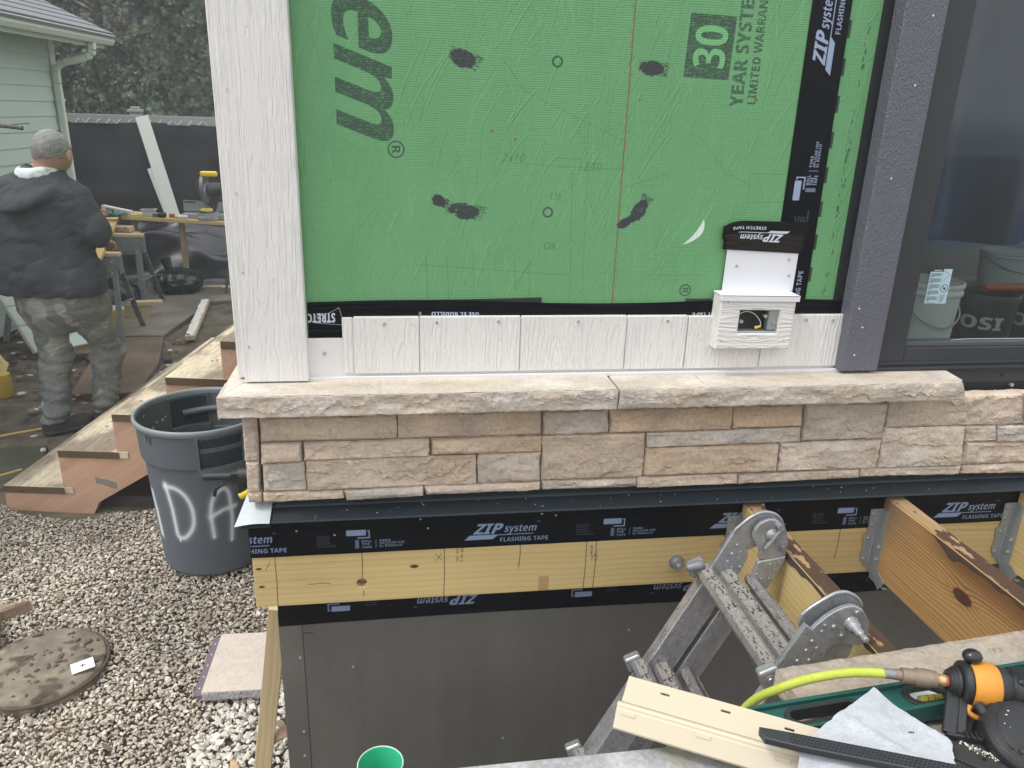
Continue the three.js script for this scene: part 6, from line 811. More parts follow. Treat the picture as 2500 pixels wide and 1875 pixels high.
// ---------------------------------------------------------------- the worker, seen from behind
{
  const cap = (p, a, b, r0, r1) => { const bx_ = b[0] - a[0], by_ = b[1] - a[1], bz = b[2] - a[2], px = p[0] - a[0], py = p[1] - a[1], pz = p[2] - a[2]; const t = clamp((px * bx_ + py * by_ + pz * bz) / (bx_ * bx_ + by_ * by_ + bz * bz)); return Math.hypot(px - bx_ * t, py - by_ * t, pz - bz * t) - lerp(r0, r1, t); };
  const ell = (p, c, r) => { const x = (p[0] - c[0]) / r[0], y = (p[1] - c[1]) / r[1], z = (p[2] - c[2]) / r[2], k = Math.hypot(x, y, z); return (k - 1) * Math.min(...r) * (k < 1 ? 1 : 1); };
  const smin = (a, b, k) => { const h = Math.max(k - Math.abs(a - b), 0) / k; return Math.min(a, b) - h * h * k * 0.25; };
  function net(sdf, lo, hi, c, uvScale = 1) { // naive surface nets
    const n = [0, 1, 2].map((i) => Math.ceil((hi[i] - lo[i]) / c) + 1), F = new Float32Array(n[0] * n[1] * n[2]), I = (i, j, k) => (k * n[1] + j) * n[0] + i;
    for (let k = 0; k < n[2]; k++) for (let j = 0; j < n[1]; j++) for (let i = 0; i < n[0]; i++) F[I(i, j, k)] = sdf([lo[0] + i * c, lo[1] + j * c, lo[2] + k * c]);
    const vid = new Int32Array(F.length).fill(-1), pos = [], idx = [];
    for (let k = 0; k < n[2] - 1; k++) for (let j = 0; j < n[1] - 1; j++) for (let i = 0; i < n[0] - 1; i++) {
      let s = 0, cx = 0, cy = 0, cz = 0, m = 0; const v = [];
      for (let q = 0; q < 8; q++) { const f = F[I(i + (q & 1), j + ((q >> 1) & 1), k + (q >> 2))]; v.push(f); if (f < 0) s |= 1 << q; }
      if (s === 0 || s === 255) continue;
      for (let a = 0; a < 8; a++) for (let b = 0; b < 3; b++) { const d = a | (1 << b); if (d === a || (v[a] < 0) === (v[d] < 0)) continue; const t = v[a] / (v[a] - v[d]); cx += (a & 1) + (b === 0 ? t : 0); cy += ((a >> 1) & 1) + (b === 1 ? t : 0); cz += (a >> 2) + (b === 2 ? t : 0); m++; }
      vid[I(i, j, k)] = pos.length / 3; pos.push(lo[0] + (i + cx / m) * c, lo[1] + (j + cy / m) * c, lo[2] + (k + cz / m) * c);
    }
    const quad = (a, b, d, e, flip) => { if (a < 0 || b < 0 || d < 0 || e < 0) return; flip ? idx.push(a, d, b, a, e, d) : idx.push(a, b, d, a, d, e); };
    for (let k = 1; k < n[2] - 1; k++) for (let j = 1; j < n[1] - 1; j++) for (let i = 1; i < n[0] - 1; i++) {
      const f = F[I(i, j, k)] < 0;
      if (f !== F[I(i + 1, j, k)] < 0) quad(vid[I(i, j - 1, k - 1)], vid[I(i, j, k - 1)], vid[I(i, j, k)], vid[I(i, j - 1, k)], !f);
      if (f !== F[I(i, j + 1, k)] < 0) quad(vid[I(i - 1, j, k - 1)], vid[I(i - 1, j, k)], vid[I(i, j, k)], vid[I(i, j, k - 1)], !f);
      if (f !== F[I(i, j, k + 1)] < 0) quad(vid[I(i - 1, j - 1, k)], vid[I(i, j - 1, k)], vid[I(i, j, k)], vid[I(i - 1, j, k)], !f);
    }
    const g = new THREE.BufferGeometry(); g.setAttribute('position', new THREE.Float32BufferAttribute(pos, 3)); g.setIndex(idx); g.computeVertexNormals();
    const uv = new Float32Array(pos.length / 3 * 2); for (let i = 0; i < pos.length / 3; i++) { uv[i * 2] = (pos[i * 3] + pos[i * 3 + 2] * 0.55) * uvScale; uv[i * 2 + 1] = (pos[i * 3 + 1] + pos[i * 3 + 2] * 0.2) * uvScale; } g.setAttribute('uv', new THREE.BufferAttribute(uv, 2)); return g;
  }
  const man = thing('person', 'person seen from behind in a dark hooded sweatshirt and faded camouflage trousers, bent over planks', 'person', [-1.7, -0.012, -4.28], -0.157);
  // joints
  const J = { hd: [0.036, 1.455, -0.03], nk: [0.0, 1.36, 0.0], nb: [-0.045, 1.25, 0.0], sR: [0.11, 1.215, -0.02], eR: [0.2, 1.075, -0.01], wR: [0.08, 0.985, -0.27], sL: [-0.23, 1.2, -0.02], eL: [-0.31, 1.02, -0.04], wL: [-0.13, 0.97, -0.3], hipR: [0.085, 0.72, -0.03], hipL: [-0.135, 0.72, -0.02], kR: [0.115, 0.4, -0.12], kL: [-0.1, 0.4, 0.0], aR: [0.075, 0.085, -0.09], aL: [-0.1, 0.085, 0.09] };
  const skin = std([0.42, 0.24, 0.18], { roughness: 0.55 });
  const headS = (p) => {
    const q = [p[0], p[1], p[2]]; let d = ell(q, [J.hd[0], J.hd[1] + 0.012, J.hd[2] + 0.012], [0.078, 0.088, 0.094]);
    d = smin(d, ell(q, [J.hd[0], J.hd[1] - 0.035, J.hd[2] - 0.03], [0.062, 0.07, 0.068]), 0.04);
    d = smin(d, cap(q, [J.hd[0], J.hd[1] + 0.005, J.hd[2] - 0.088], [J.hd[0], J.hd[1] - 0.022, J.hd[2] - 0.108], 0.008, 0.013), 0.012); // nose
    d = smin(d, cap(q, [J.hd[0] - 0.02, J.hd[1] - 0.05, J.hd[2] - 0.09], [J.hd[0] + 0.02, J.hd[1] - 0.05, J.hd[2] - 0.09], 0.008, 0.008), 0.01); // lips
    for (const s of [-1, 1]) { d = Math.max(d, -ell(q, [J.hd[0] + s * 0.031, J.hd[1], J.hd[2] - 0.098], [0.015, 0.009, 0.014])); d = smin(d, ell(q, [J.hd[0] + s * 0.031, J.hd[1], J.hd[2] - 0.083], [0.012, 0.011, 0.011]), 0.003);
      const ex = J.hd[0] + s * 0.083, ey = J.hd[1] - 0.02; d = smin(d, Math.max(ell(q, [ex, ey, J.hd[2] + 0.004], [0.0105, 0.032, 0.02]), -ell(q, [ex + s * 0.008, ey + 0.002, J.hd[2] - 0.008], [0.007, 0.019, 0.012])), 0.01); }
    return smin(d, cap(q, J.nk, [0.02, 1.42, -0.015], 0.056, 0.06), 0.03);
  };
  const limbs = (p) => { let d = cap(p, J.nb, J.nk, 0.075, 0.056); d = smin(d, cap(p, [-0.06, 1.2, 0], [-0.04, 0.78, 0], 0.125, 0.125), 0.06); for (const [a, b, c, r] of [[J.sR, J.eR, J.wR, [0.052, 0.042, 0.028]], [J.sL, J.eL, J.wL, [0.052, 0.042, 0.028]], [J.hipR, J.kR, J.aR, [0.075, 0.055, 0.034]], [J.hipL, J.kL, J.aL, [0.075, 0.055, 0.034]]]) { d = smin(d, cap(p, a, b, r[0], r[1]), 0.04); d = smin(d, cap(p, b, c, r[1], r[2]), 0.03); } return smin(smin(d, cap(p, J.aR, [0.14, 0.03, -0.18], 0.034, 0.028), 0.03), cap(p, J.aL, [-0.02, 0.03, 0.0], 0.034, 0.028), 0.03); };
  const hand = (w, s) => { const c = [w[0] - s * 0.012, w[1] - 0.02, w[2] - 0.055]; const F = []; for (let i = 0; i < 4; i++) { const x = (i - 1.5) * 0.017, k = [0.9, 1, 0.95, 0.78][i]; const a = [c[0] + x, c[1] - 0.004, c[2] - 0.03], b = [a[0] + x * 0.1, a[1] - 0.014, a[2] - 0.032 * k], e = [b[0], b[1] - 0.024 * k, b[2] - 0.012], g = [e[0], e[1] - 0.016 * k, e[2] + 0.006]; F.push([a, b, 0.0088, 0.0082], [b, e, 0.0082, 0.0075], [e, g, 0.0075, 0.0065]); } const t0 = [c[0] - s * 0.03, c[1] - 0.004, c[2] + 0.012], t1 = [t0[0] - s * 0.018, t0[1] - 0.014, t0[2] - 0.026], t2 = [t1[0] + s * 0.004, t1[1] - 0.012, t1[2] - 0.022]; return [c, (p) => { let d = smin(cap(p, w, c, 0.026, 0.026), ell(p, [c[0], c[1], c[2] - 0.005], [0.037, 0.017, 0.042]), 0.02); for (const f of F) d = Math.min(d, smin(cap(p, ...f), d, 0.006)); d = smin(d, cap(p, t0, t1, 0.012, 0.0095), 0.01); return smin(d, cap(p, t1, t2, 0.0095, 0.008), 0.006); }]; };
  const [cR, hR] = hand(J.wR, 1), [cL, hL] = hand(J.wL, -1), box3 = (c, r) => [c.map((v) => v - r), c.map((v) => v + r)];
  const body = join([net(limbs, [-0.45, -0.02, -0.36], [0.32, 1.38, 0.22], 0.012), net(headS, [J.hd[0] - 0.12, 1.32, J.hd[2] - 0.14], [J.hd[0] + 0.12, 1.575, J.hd[2] + 0.13], 0.0034), net(hR, ...box3([cR[0], cR[1] - 0.01, cR[2] - 0.015], 0.095), 0.0034), net(hL, ...box3([cL[0], cL[1] - 0.01, cL[2] - 0.015], 0.095), 0.0034)]);
  part('body', body, skin, man);
  // hair: short, grey, clipped at the nape
  const hairT = dataTex(256, 256, (u, v) => { const k = 0.5 + 0.08 * n2(u * 150, v * 40) + 0.08 * fbm(u * 14, v * 14, 3); return [k, k * 0.98, k * 0.96]; });
  const hair = (p) => { const d = headS(p) - 0.004 - 0.0014 * n3(p[0] * 160, p[1] * 60, p[2] * 160); const y = p[1] - J.hd[1], z = p[2] - J.hd[2]; const cut = -(y - (z > 0.02 ? -0.026 + 0.008 * n2(p[0] * 60, 1) : z > -0.04 ? 0.015 - (z + 0.04) * 0.9 : 0.05)); const ear = 0.036 - Math.hypot((Math.abs(p[0] - J.hd[0]) - 0.088) * 1.1, y + 0.02, z - 0.0); return Math.max(d, cut, ear); };
  part('hair', net(hair, [J.hd[0] - 0.11, 1.38, J.hd[2] - 0.12], [J.hd[0] + 0.11, 1.575, J.hd[2] + 0.13], 0.0036, 4), std([1, 1, 1], { map: hairT, roughness: 0.8 }), man, 'short grey hair');
  // sweatshirt
  const fold = (p, a, k) => a * (0.75 * Math.pow(1 - Math.abs(n3(p[0] * 9 * k + p[1] * 6 + 2, p[1] * 19 * k - p[0] * 9, p[2] * 9 * k + 4)), 5) + n3(p[0] * 7 * k + p[1] * 3, p[1] * 11 * k - p[0] * 4, p[2] * 7 * k) + 0.6 * (1 - 2 * Math.abs(n3(p[0] * 13 * k + 5, p[1] * 15 * k, p[2] * 12 * k))));
  const tor = (p, c, R, r, tx, tz, fl = 1) => { const x = p[0] - c[0], z = p[2] - c[2], y = p[1] - c[1] - tx * x - tz * z; return Math.hypot(Math.hypot(x, z) - R, y * fl) - r; };
  const shirtS = (p) => {
    let d = ell(p, [-0.065, 1.05, 0.0], [0.235, 0.33, 0.155]); d = smin(d, cap(p, [-0.19, 1.2, 0], [0.06, 1.225, -0.01], 0.1, 0.092), 0.09); d = smin(d, cap(p, [-0.2, 0.8, 0.02], [0.085, 0.79, 0.01], 0.13, 0.125), 0.16);
    d = smin(d, cap(p, [-0.045, 1.24, 0.01], [-0.035, 1.31, 0.01], 0.105, 0.08), 0.06);
    d = smin(d, cap(p, J.sR, J.eR, 0.088, 0.075), 0.05); d = smin(d, cap(p, J.eR, J.wR, 0.073, 0.045), 0.035); d = smin(d, cap(p, J.sL, J.eL, 0.088, 0.075), 0.05); d = smin(d, cap(p, J.eL, J.wL, 0.073, 0.045), 0.035);
    d = smin(d, tor(p, [-0.055, 1.305, 0.012], 0.098, 0.034, 0.12, -0.35, 0.9), 0.025); d = smin(d, tor(p, [-0.06, 1.275, 0.045], 0.125, 0.03, 0.2, -0.5, 1), 0.03);
    const hem = 0.752 + 0.03 * (p[0] < -0.1 ? -(p[0] + 0.1) * 1.2 : 0) + 0.006 * n2(p[0] * 20, p[2] * 20);
    d += fold(p, 0.006, 1) + 0.004 * n3(p[0] * 30, p[1] * 24, p[2] * 30) * sst(1.0, 0.7, p[1]); return Math.max(d, hem - p[1], cap(p, J.wR, [J.wR[0] - 0.02, J.wR[1] - 0.04, J.wR[2] - 0.2], 0.0, 0.0) < 0.03 ? 0.01 : -1, cap(p, [-0.03, 1.33, 0.0], [0.03, 1.5, -0.02], 0.062, 0.1) * -1);
  };
  const knit = dataTex(256, 256, (u, v) => { const k = 0.9 + 0.12 * fbm(u * 10, v * 10, 4) + 0.07 * n2(u * 120, v * 120); return [0.27 * k, 0.28 * k, 0.305 * k]; });
  part('sweatshirt', net(shirtS, [-0.46, 0.7, -0.4], [0.34, 1.42, 0.26], 0.007, 3), std([1, 1, 1], { map: knit, roughness: 0.95, bumpMap: fineBump, bumpScale: 0.001 }), man, 'dark charcoal hooded sweatshirt');
  part('collar', net((p) => Math.max(Math.abs(tor(p, [-0.035, 1.352, 0.0], 0.078, 0.024, 0.06, -0.1, 0.75)) - 0.003, -1) + 0.002 * n3(p[0] * 40, p[1] * 40, p[2] * 40), [-0.18, 1.29, -0.13], [0.1, 1.42, 0.13], 0.0042, 3), std([0.62, 0.65, 0.66], { roughness: 0.85 }), man, 'pale shirt collar');
  // trousers
  const camo = dataTex(512, 512, (u, v) => { const a = fbm(u * 7 + 2, v * 5, 3), b = fbm(u * 9 + 20, v * 6 + 7, 3), w = 0.93 + 0.1 * n2(u * 170, v * 170) + 0.08 * fbm(u * 20, v * 20, 3); let c = [0.5, 0.5, 0.485]; if (a > 0.14) c = [0.6, 0.59, 0.565]; else if (b > 0.17) c = [0.46, 0.465, 0.46]; else if (b < -0.22) c = [0.535, 0.525, 0.5]; return c.map((q) => q * w); }, true, [1.5, 1.5]);
  const trS = (p) => {
    let d = ell(p, [-0.035, 0.73, -0.01], [0.225, 0.2, 0.165]); d = smin(d, cap(p, [-0.125, 0.68, -0.01], J.kL, 0.096, 0.078), 0.05); d = smin(d, cap(p, [0.1, 0.68, -0.03], J.kR, 0.1, 0.078), 0.05);
    let l = smin(cap(p, J.kL, J.aL, 0.08, 0.068), cap(p, J.kR, J.aR, 0.08, 0.07), 0.01); d = smin(d, l, 0.03);
    const low = sst(0.32, 0.08, p[1]); d += fold(p, 0.0075, 1.1) + low * 0.007 * Math.sin(p[1] * 150 + 9 * n3(p[0] * 9, p[1] * 4, p[2] * 9)) + 0.005 * sst(0.5, 0.4, p[1]) * sst(0.28, 0.4, p[1]) * Math.sin(p[1] * 95 + p[0] * 40 + 3 * n3(p[0] * 12, p[1] * 9, p[2] * 12));
    return Math.max(d, 0.062 - p[1], p[1] - 0.86);
  };
  part('trousers', net(trS, [-0.3, 0.04, -0.26], [0.27, 0.88, 0.22], 0.0065, 1), std([1, 1, 1], { map: camo, roughness: 0.9, bumpMap: fineBump, bumpScale: 0.001 }), man, 'faded grey camouflage trousers');
  const shoe = (a, dx, dz) => { const t = [a[0] + dx, 0.035, a[2] + dz], hl = [a[0] - dx * 0.25, 0.035, a[2] - dz * 0.25]; return [(p) => { let d = cap(p, hl, t, 0.044, 0.042); d = smin(d, cap(p, [a[0], 0.035, a[2]], [a[0], 0.095, a[2]], 0.046, 0.046), 0.03); return Math.max(d, -p[1] + 0.0, p[1] - 0.105) + 0.0015 * n3(p[0] * 60, p[1] * 60, p[2] * 60); }, (p) => Math.max(cap([p[0], 0, p[2]], [hl[0], 0, hl[2]], [t[0], 0, t[2]], 0.049, 0.046), -p[1], p[1] - 0.022)]; };
  for (const [a, dx, dz] of [[J.aL, 0.1, -0.08], [J.aR, 0.1, -0.1]]) { const [u, s] = shoe(a, dx, dz), lo = [a[0] - 0.12, -0.01, a[2] - 0.2], hi = [a[0] + 0.2, 0.12, a[2] + 0.12]; const m = part('shoe', net(u, lo, hi, 0.005, 3), std([0.045, 0.042, 0.04], { roughness: 0.85, bumpMap: fineBump, bumpScale: 0.001 }), man); part('sole', net(s, lo, hi, 0.005), std([0.06, 0.055, 0.05], { roughness: 0.9 }), m); }
}

// ---------------------------------------------------------------- ladder folded against the first joist
{
  const ld = thing('ladder', 'scuffed aluminium folding ladder leaning on the first deck joist, its two hinges on top', 'ladder', [0, 0, 0]);
  const d = [-0.456, -0.89], nrm = [-0.89, 0.456]; // along the rails (x, y), and square to them towards the outside
  const zF = -1.25, zN = -0.952;
  const P = (t, o, z, b = [0.712, 0.941]) => [b[0] + d[0] * t + nrm[0] * o, b[1] + d[1] * t + nrm[1] * o, z];
  // channel rail: web facing the rungs, two flanges with rounded lips
  const rail = (z, s, o0, o1, t0, t1) => {
    const gs = []; const a = (o) => [P(t0, o, z), P(t1, o, z)];
    { const [p, q] = a((o0 + o1) / 2); gs.push(beam([p[0], p[1], z - s * 0.012], [q[0], q[1], z - s * 0.012], 0.0035, o1 - o0 - 0.004, 0.001, [nrm[0], nrm[1], 0])); }
    for (const o of [o0 + 0.004, o1 - 0.004]) { const [p, q] = a(o); gs.push(beam([p[0], p[1], z], [q[0], q[1], z], 0.028, 0.008, 0.003, [nrm[0], nrm[1], 0])); }
    { const [p, q] = a(o1 - 0.014); gs.push(beam([p[0], p[1], z - s * 0.0095], [q[0], q[1], z - s * 0.0095], 0.005, 0.006, 0.002, [nrm[0], nrm[1], 0])); }
    return gs;
  };
  for (const [z, s, nm] of [[zF, -1, 'far'], [zN, 1, 'near']]) {
    part('rail', join(rail(z, s, 0.008, 0.067, 0.11, 1.06)), M.alu, ld); part('rail', join(rail(z, s, -0.056, -0.002, 0.13, 1.03)), M.alu, ld);
    part('rail', join(rail(z - 0.031 * -s * -1, s, 0.012, 0.074, 0.42, 1.075)), M.alu, ld, 'outer sliding rail'); 
  }
  // rungs: ribbed treads between the rails, muddy serrated tops
  const treadT = dataTex(256, 1024, (u, v) => { const m = sst(0.17, 0.26, fbm(u * 5 + 3, v * 40, 5)), rib = 0.5 + 0.5 * Math.sin(v * 700), w = sst(0.2, 0.45, fbm(u * 9 + 20, v * 30, 3)); const k = 0.56 + 0.1 * rib + 0.12 * fbm(u * 20, v * 60, 3); return [0, 1, 2].map((i) => lerp(lerp([k, k * 0.97, k * 0.93][i], [0.27, 0.235, 0.21][i], m), 0.8, w * (1 - m) * 0.25)); });
  const treadM = std([1, 1, 1], { map: treadT, roughness: 0.75, metalness: 0.15, bumpMap: fineBump, bumpScale: 0.001 });
  const rung = (x, y, z0, z1, w, tilt, lab) => {
    const r = sub('rung', ld, lab); r.position.set(x, y, 0); r.rotation.z = tilt;
    const prof = [[-w / 2, 0], [w / 2, 0], [w / 2 + 0.006, -0.01], [w / 2 + 0.004, -0.03], [-w / 2 - 0.004, -0.03], [-w / 2 - 0.006, -0.01]];
    part('bar', uvm(ext(prof, z1 - z0, { bevel: 0 }).translate(0, 0, z0), 'z'), M.alu, r);
    part('tread', sheet((s, t) => [lerp(-w / 2 + 0.001, w / 2 - 0.001, s), 0.001 + (s > 0.05 && s < 0.95 ? 0.0006 * Math.sin(t * 260) : 0), lerp(z0 + 0.004, z1 - 0.004, t)], 4, 120, 0.001), treadM, r, 'muddy serrated top');
  };
  const rz0 = -1.236, rz1 = -0.94;
  const step = (t, full) => { const q = P(t, 0, 0), sh = (x, y) => [x + q[0] - P(0.15, 0, 0)[0], y + q[1] - P(0.15, 0, 0)[1]];
    rung(...sh(0.58, 0.884), rz0, rz1, 0.02, 0.35, 'outer rung of the front leg'); rung(...sh(0.628, 0.871), rz0, rz1, 0.024, 0.3); rung(...sh(0.674, 0.852), rz0, rz1, 0.01, 0.9); rung(...sh(0.703, 0.834), rz0, rz1, 0.016, -0.2); };
  step(0.15); step(0.39); step(0.63); step(0.87);
  // cast brackets and sockets at the rung ends, lock knobs
  for (const t of [0.15, 0.39, 0.63, 0.87]) for (const z of [rz0 - 0.01, rz1 + 0.004]) { const q = P(t, 0, 0), x = 0.578 + q[0] - P(0.15, 0, 0)[0], y = 0.872 + q[1] - P(0.15, 0, 0)[1]; part('bracket', [new RoundedBoxGeometry(0.034, 0.036, 0.02, 2, 0.006).rotateZ(0.4).translate(x - 0.004, y, z), cyl([x - 0.006, y, z + 0.009], [x - 0.006, y, z + 0.0115], 0.0075, 0.0075, 16)], M.alu, ld); part('rivet', cyl([x - 0.006, y, z + 0.0116], [x - 0.006, y, z + 0.0135], 0.004, 0.0032, 12), M.galv, ld); }
  part('lock_knob', [lathe([[0, 0], [0.011, 0], [0.013, 0.006], [0.0125, 0.02], [0.016, 0.03], [0.0155, 0.058], [0.012, 0.066], [0, 0.066]], 24).rotateZ(-Math.PI / 2).translate(0.6, 0.842, -0.93)], std([0.17, 0.175, 0.18], { roughness: 0.55, metalness: 0.2 }), ld, 'dark grey lock knob');
  part('lock_knob', lathe([[0, 0], [0.008, 0], [0.0095, 0.01], [0.008, 0.03], [0.0055, 0.034], [0, 0.035]], 20).rotateZ(Math.PI / 2 + 0.2).translate(0.577, 0.892, -1.225), std([0.2, 0.2, 0.21], { roughness: 0.5, metalness: 0.3 }), ld, 'far lock knob');
  // hinges
  const plateOuter = (z, near) => {
    const h = sub('hinge', ld, near ? 'near hinge with a steel axle stub' : 'far hinge with a release lever'); h.position.set(0.712, 0.941, z);
    const cres = near ? [[-0.081, 0.018], [-0.065, 0.033], [-0.046, 0.046], [-0.03, 0.055], [-0.012, 0.056], [0.004, 0.048], [0.016, 0.036], [0.024, 0.016], [0.022, -0.012], [-0.02, -0.024], [-0.06, -0.03], [-0.084, 0.0]]
      : [[-0.076, 0.009], [-0.063, 0.026], [-0.047, 0.04], [-0.031, 0.049], [-0.015, 0.051], [0.004, 0.045], [0.018, 0.031], [0.024, 0.013], [0.024, -0.008], [-0.02, -0.016], [-0.027, -0.023], [-0.042, -0.03], [-0.06, -0.02]];
    const disc = near ? [[-0.074, 0.004], [-0.049, 0.031], [-0.027, 0.043], [-0.009, 0.045], [0.009, 0.035], [0.022, 0.014], [0.027, -0.009], [0.019, -0.031], [-0.028, -0.026], [-0.042, -0.036], [-0.066, -0.02]]
      : [[-0.016, 0.043], [-0.032, 0.036], [-0.041, 0.023], [-0.043, 0.006], [-0.035, -0.01], [-0.025, -0.022], [-0.021, -0.044], [0.028, -0.042], [0.03, -0.004], [0.024, 0.016], [0.014, 0.03], [0.0, 0.041]];
    const soft = (q) => new THREE.CatmullRomCurve3(q.map(([x, y]) => new THREE.Vector3(x, y, 0)), true, 'catmullrom', 0.35).getPoints(90).map((v) => [v.x, v.y]);
    const zc = near ? -0.016 : -0.012, zd = near ? 0.002 : 0.0;
    part('plate', ext(soft(cres), 0.004, { bevel: 0.0012 }).translate(0, 0, zc), M.galv, h, 'curved hinge plate'); part('plate_edge', tube(soft(cres).slice(0, 50).filter((_, i) => i % 3 === 0).map(([x, y]) => [x * 1.0, y, zc + 0.003]), 0.0034, 50, 8), M.galv, h, 'rounded bright edge');
    part('plate', ext(soft(disc), 0.005, { bevel: 0.0016 }).translate(0, 0, zd), M.galv, h, 'round hinge plate');
    const cover = (pts, zz) => ext(pts, 0.006, { bevel: 0.0022 }).translate(0, 0, zz);
    const c1 = near ? [[-0.086, 0.018], [-0.071, 0.006], [-0.042, -0.034], [-0.044, -0.05], [-0.08, -0.12], [-0.14, -0.09]] : [[-0.08, 0.013], [-0.046, -0.028], [-0.042, -0.043], [-0.053, -0.075], [-0.075, -0.118], [-0.13, -0.09]];
    const c2 = near ? [[-0.03, -0.03], [0.018, -0.03], [0.012, -0.06], [-0.015, -0.12], [-0.05, -0.1]] : [[-0.021, -0.047], [0.03, -0.039], [0.031, -0.047], [0.005, -0.108], [-0.004, -0.122], [-0.036, -0.094], [-0.027, -0.05]];
    part('rail_cover', cover(c1, near ? 0.003 : -0.01), M.galv, h, 'riveted cover on the front leg'); part('rail_cover', cover(c2, near ? -0.012 : 0.0), M.galv, h, 'riveted cover on the rear leg');
    for (const [x, y] of near ? [[-0.071, -0.014], [-0.078, -0.031], [-0.061, -0.028], [-0.07, -0.05], [-0.09, -0.05]] : [[-0.069, -0.014], [-0.06, -0.03], [-0.077, -0.033], [-0.084, -0.05], [-0.074, -0.063], [-0.057, -0.063]]) part('rivet', cyl([x, y, near ? 0.01 : -0.003], [x, y, near ? 0.0135 : 0.001], 0.004, 0.0028, 12), M.galv, h);
    for (const [x, y] of near ? [[-0.052, 0.012], [-0.055, 0.001]] : [[0.0, -0.055], [0.018, -0.052], [0.01, -0.069], [-0.025, -0.076], [-0.014, -0.087], [0.002, -0.087]]) part('rivet', cyl([x, y, 0.0065], [x, y, 0.0105], 0.0038, 0.0028, 12), M.galv, h);
    for (const [x, y] of near ? [[-0.02, -0.01], [-0.001, 0.032], [-0.036, 0.008]] : [[0.02, -0.019], [0.001, -0.001], [0.008, 0.022]]) part('rivet', cyl([x, y, 0.008], [x, y, 0.012], 0.0052, 0.004, 14), std([0.3, 0.3, 0.3], { metalness: 0.7, roughness: 0.5 }), h);
    if (!near) { part('hub', lathe([[0, 0], [0.013, 0], [0.0135, 0.003], [0.009, 0.004], [0.008, 0.009], [0, 0.009]], 24).rotateX(Math.PI / 2).translate(-0.006, 0.01, 0.0065), M.galv, h); part('lever', [beam([-0.019, -0.017, 0.013], [0.008, 0.031, 0.019], 0.006, 0.008, 0.002, [0, 0, 1]), cyl([0.003, 0.033, 0.005], [0.003, 0.033, 0.022], 0.006, 0.006, 12)], M.galv, h, 'slim release lever'); }
    else { part('axle', lathe([[0, 0.045], [0.0042, 0.045], [0.005, 0.043], [0.005, 0.036], [0.004, 0.0355], [0.0042, 0.03], [0.0065, 0.0295], [0.007, 0.0165], [0.0098, 0.016], [0.0108, 0.004], [0.0125, 0.0035], [0.0125, 0]], 28).rotateX(Math.PI / 2 + 0.0).translate(-0.008, 0.013, 0.0075), M.galv, h, 'stepped steel axle stub'); }
  };
  plateOuter(zF + 0.022, false); plateOuter(zN, true);
  part('sticker', [beam(P(0.5, 0.01, zN - 0.02), P(0.62, 0.01, zN - 0.02), 0.001, 0.045, 0, [nrm[0], nrm[1], 0])], std([0.03, 0.2, 0.1], { roughness: 0.5 }), ld, 'worn green label on the near rail');
  part('foot', new RoundedBoxGeometry(0.075, 0.05, 0.035, 2, 0.006).rotateZ(1.1).translate(0.712 + d[0] * 1.08 + nrm[0] * 0.04, 0.941 + d[1] * 1.08 + 0.02, zF), M.blackRubber, ld); part('foot', new RoundedBoxGeometry(0.075, 0.05, 0.035, 2, 0.006).rotateZ(1.1).translate(0.712 + d[0] * 1.08 + nrm[0] * 0.04, 0.941 + d[1] * 1.08 + 0.02, zN), M.blackRubber, ld);
}
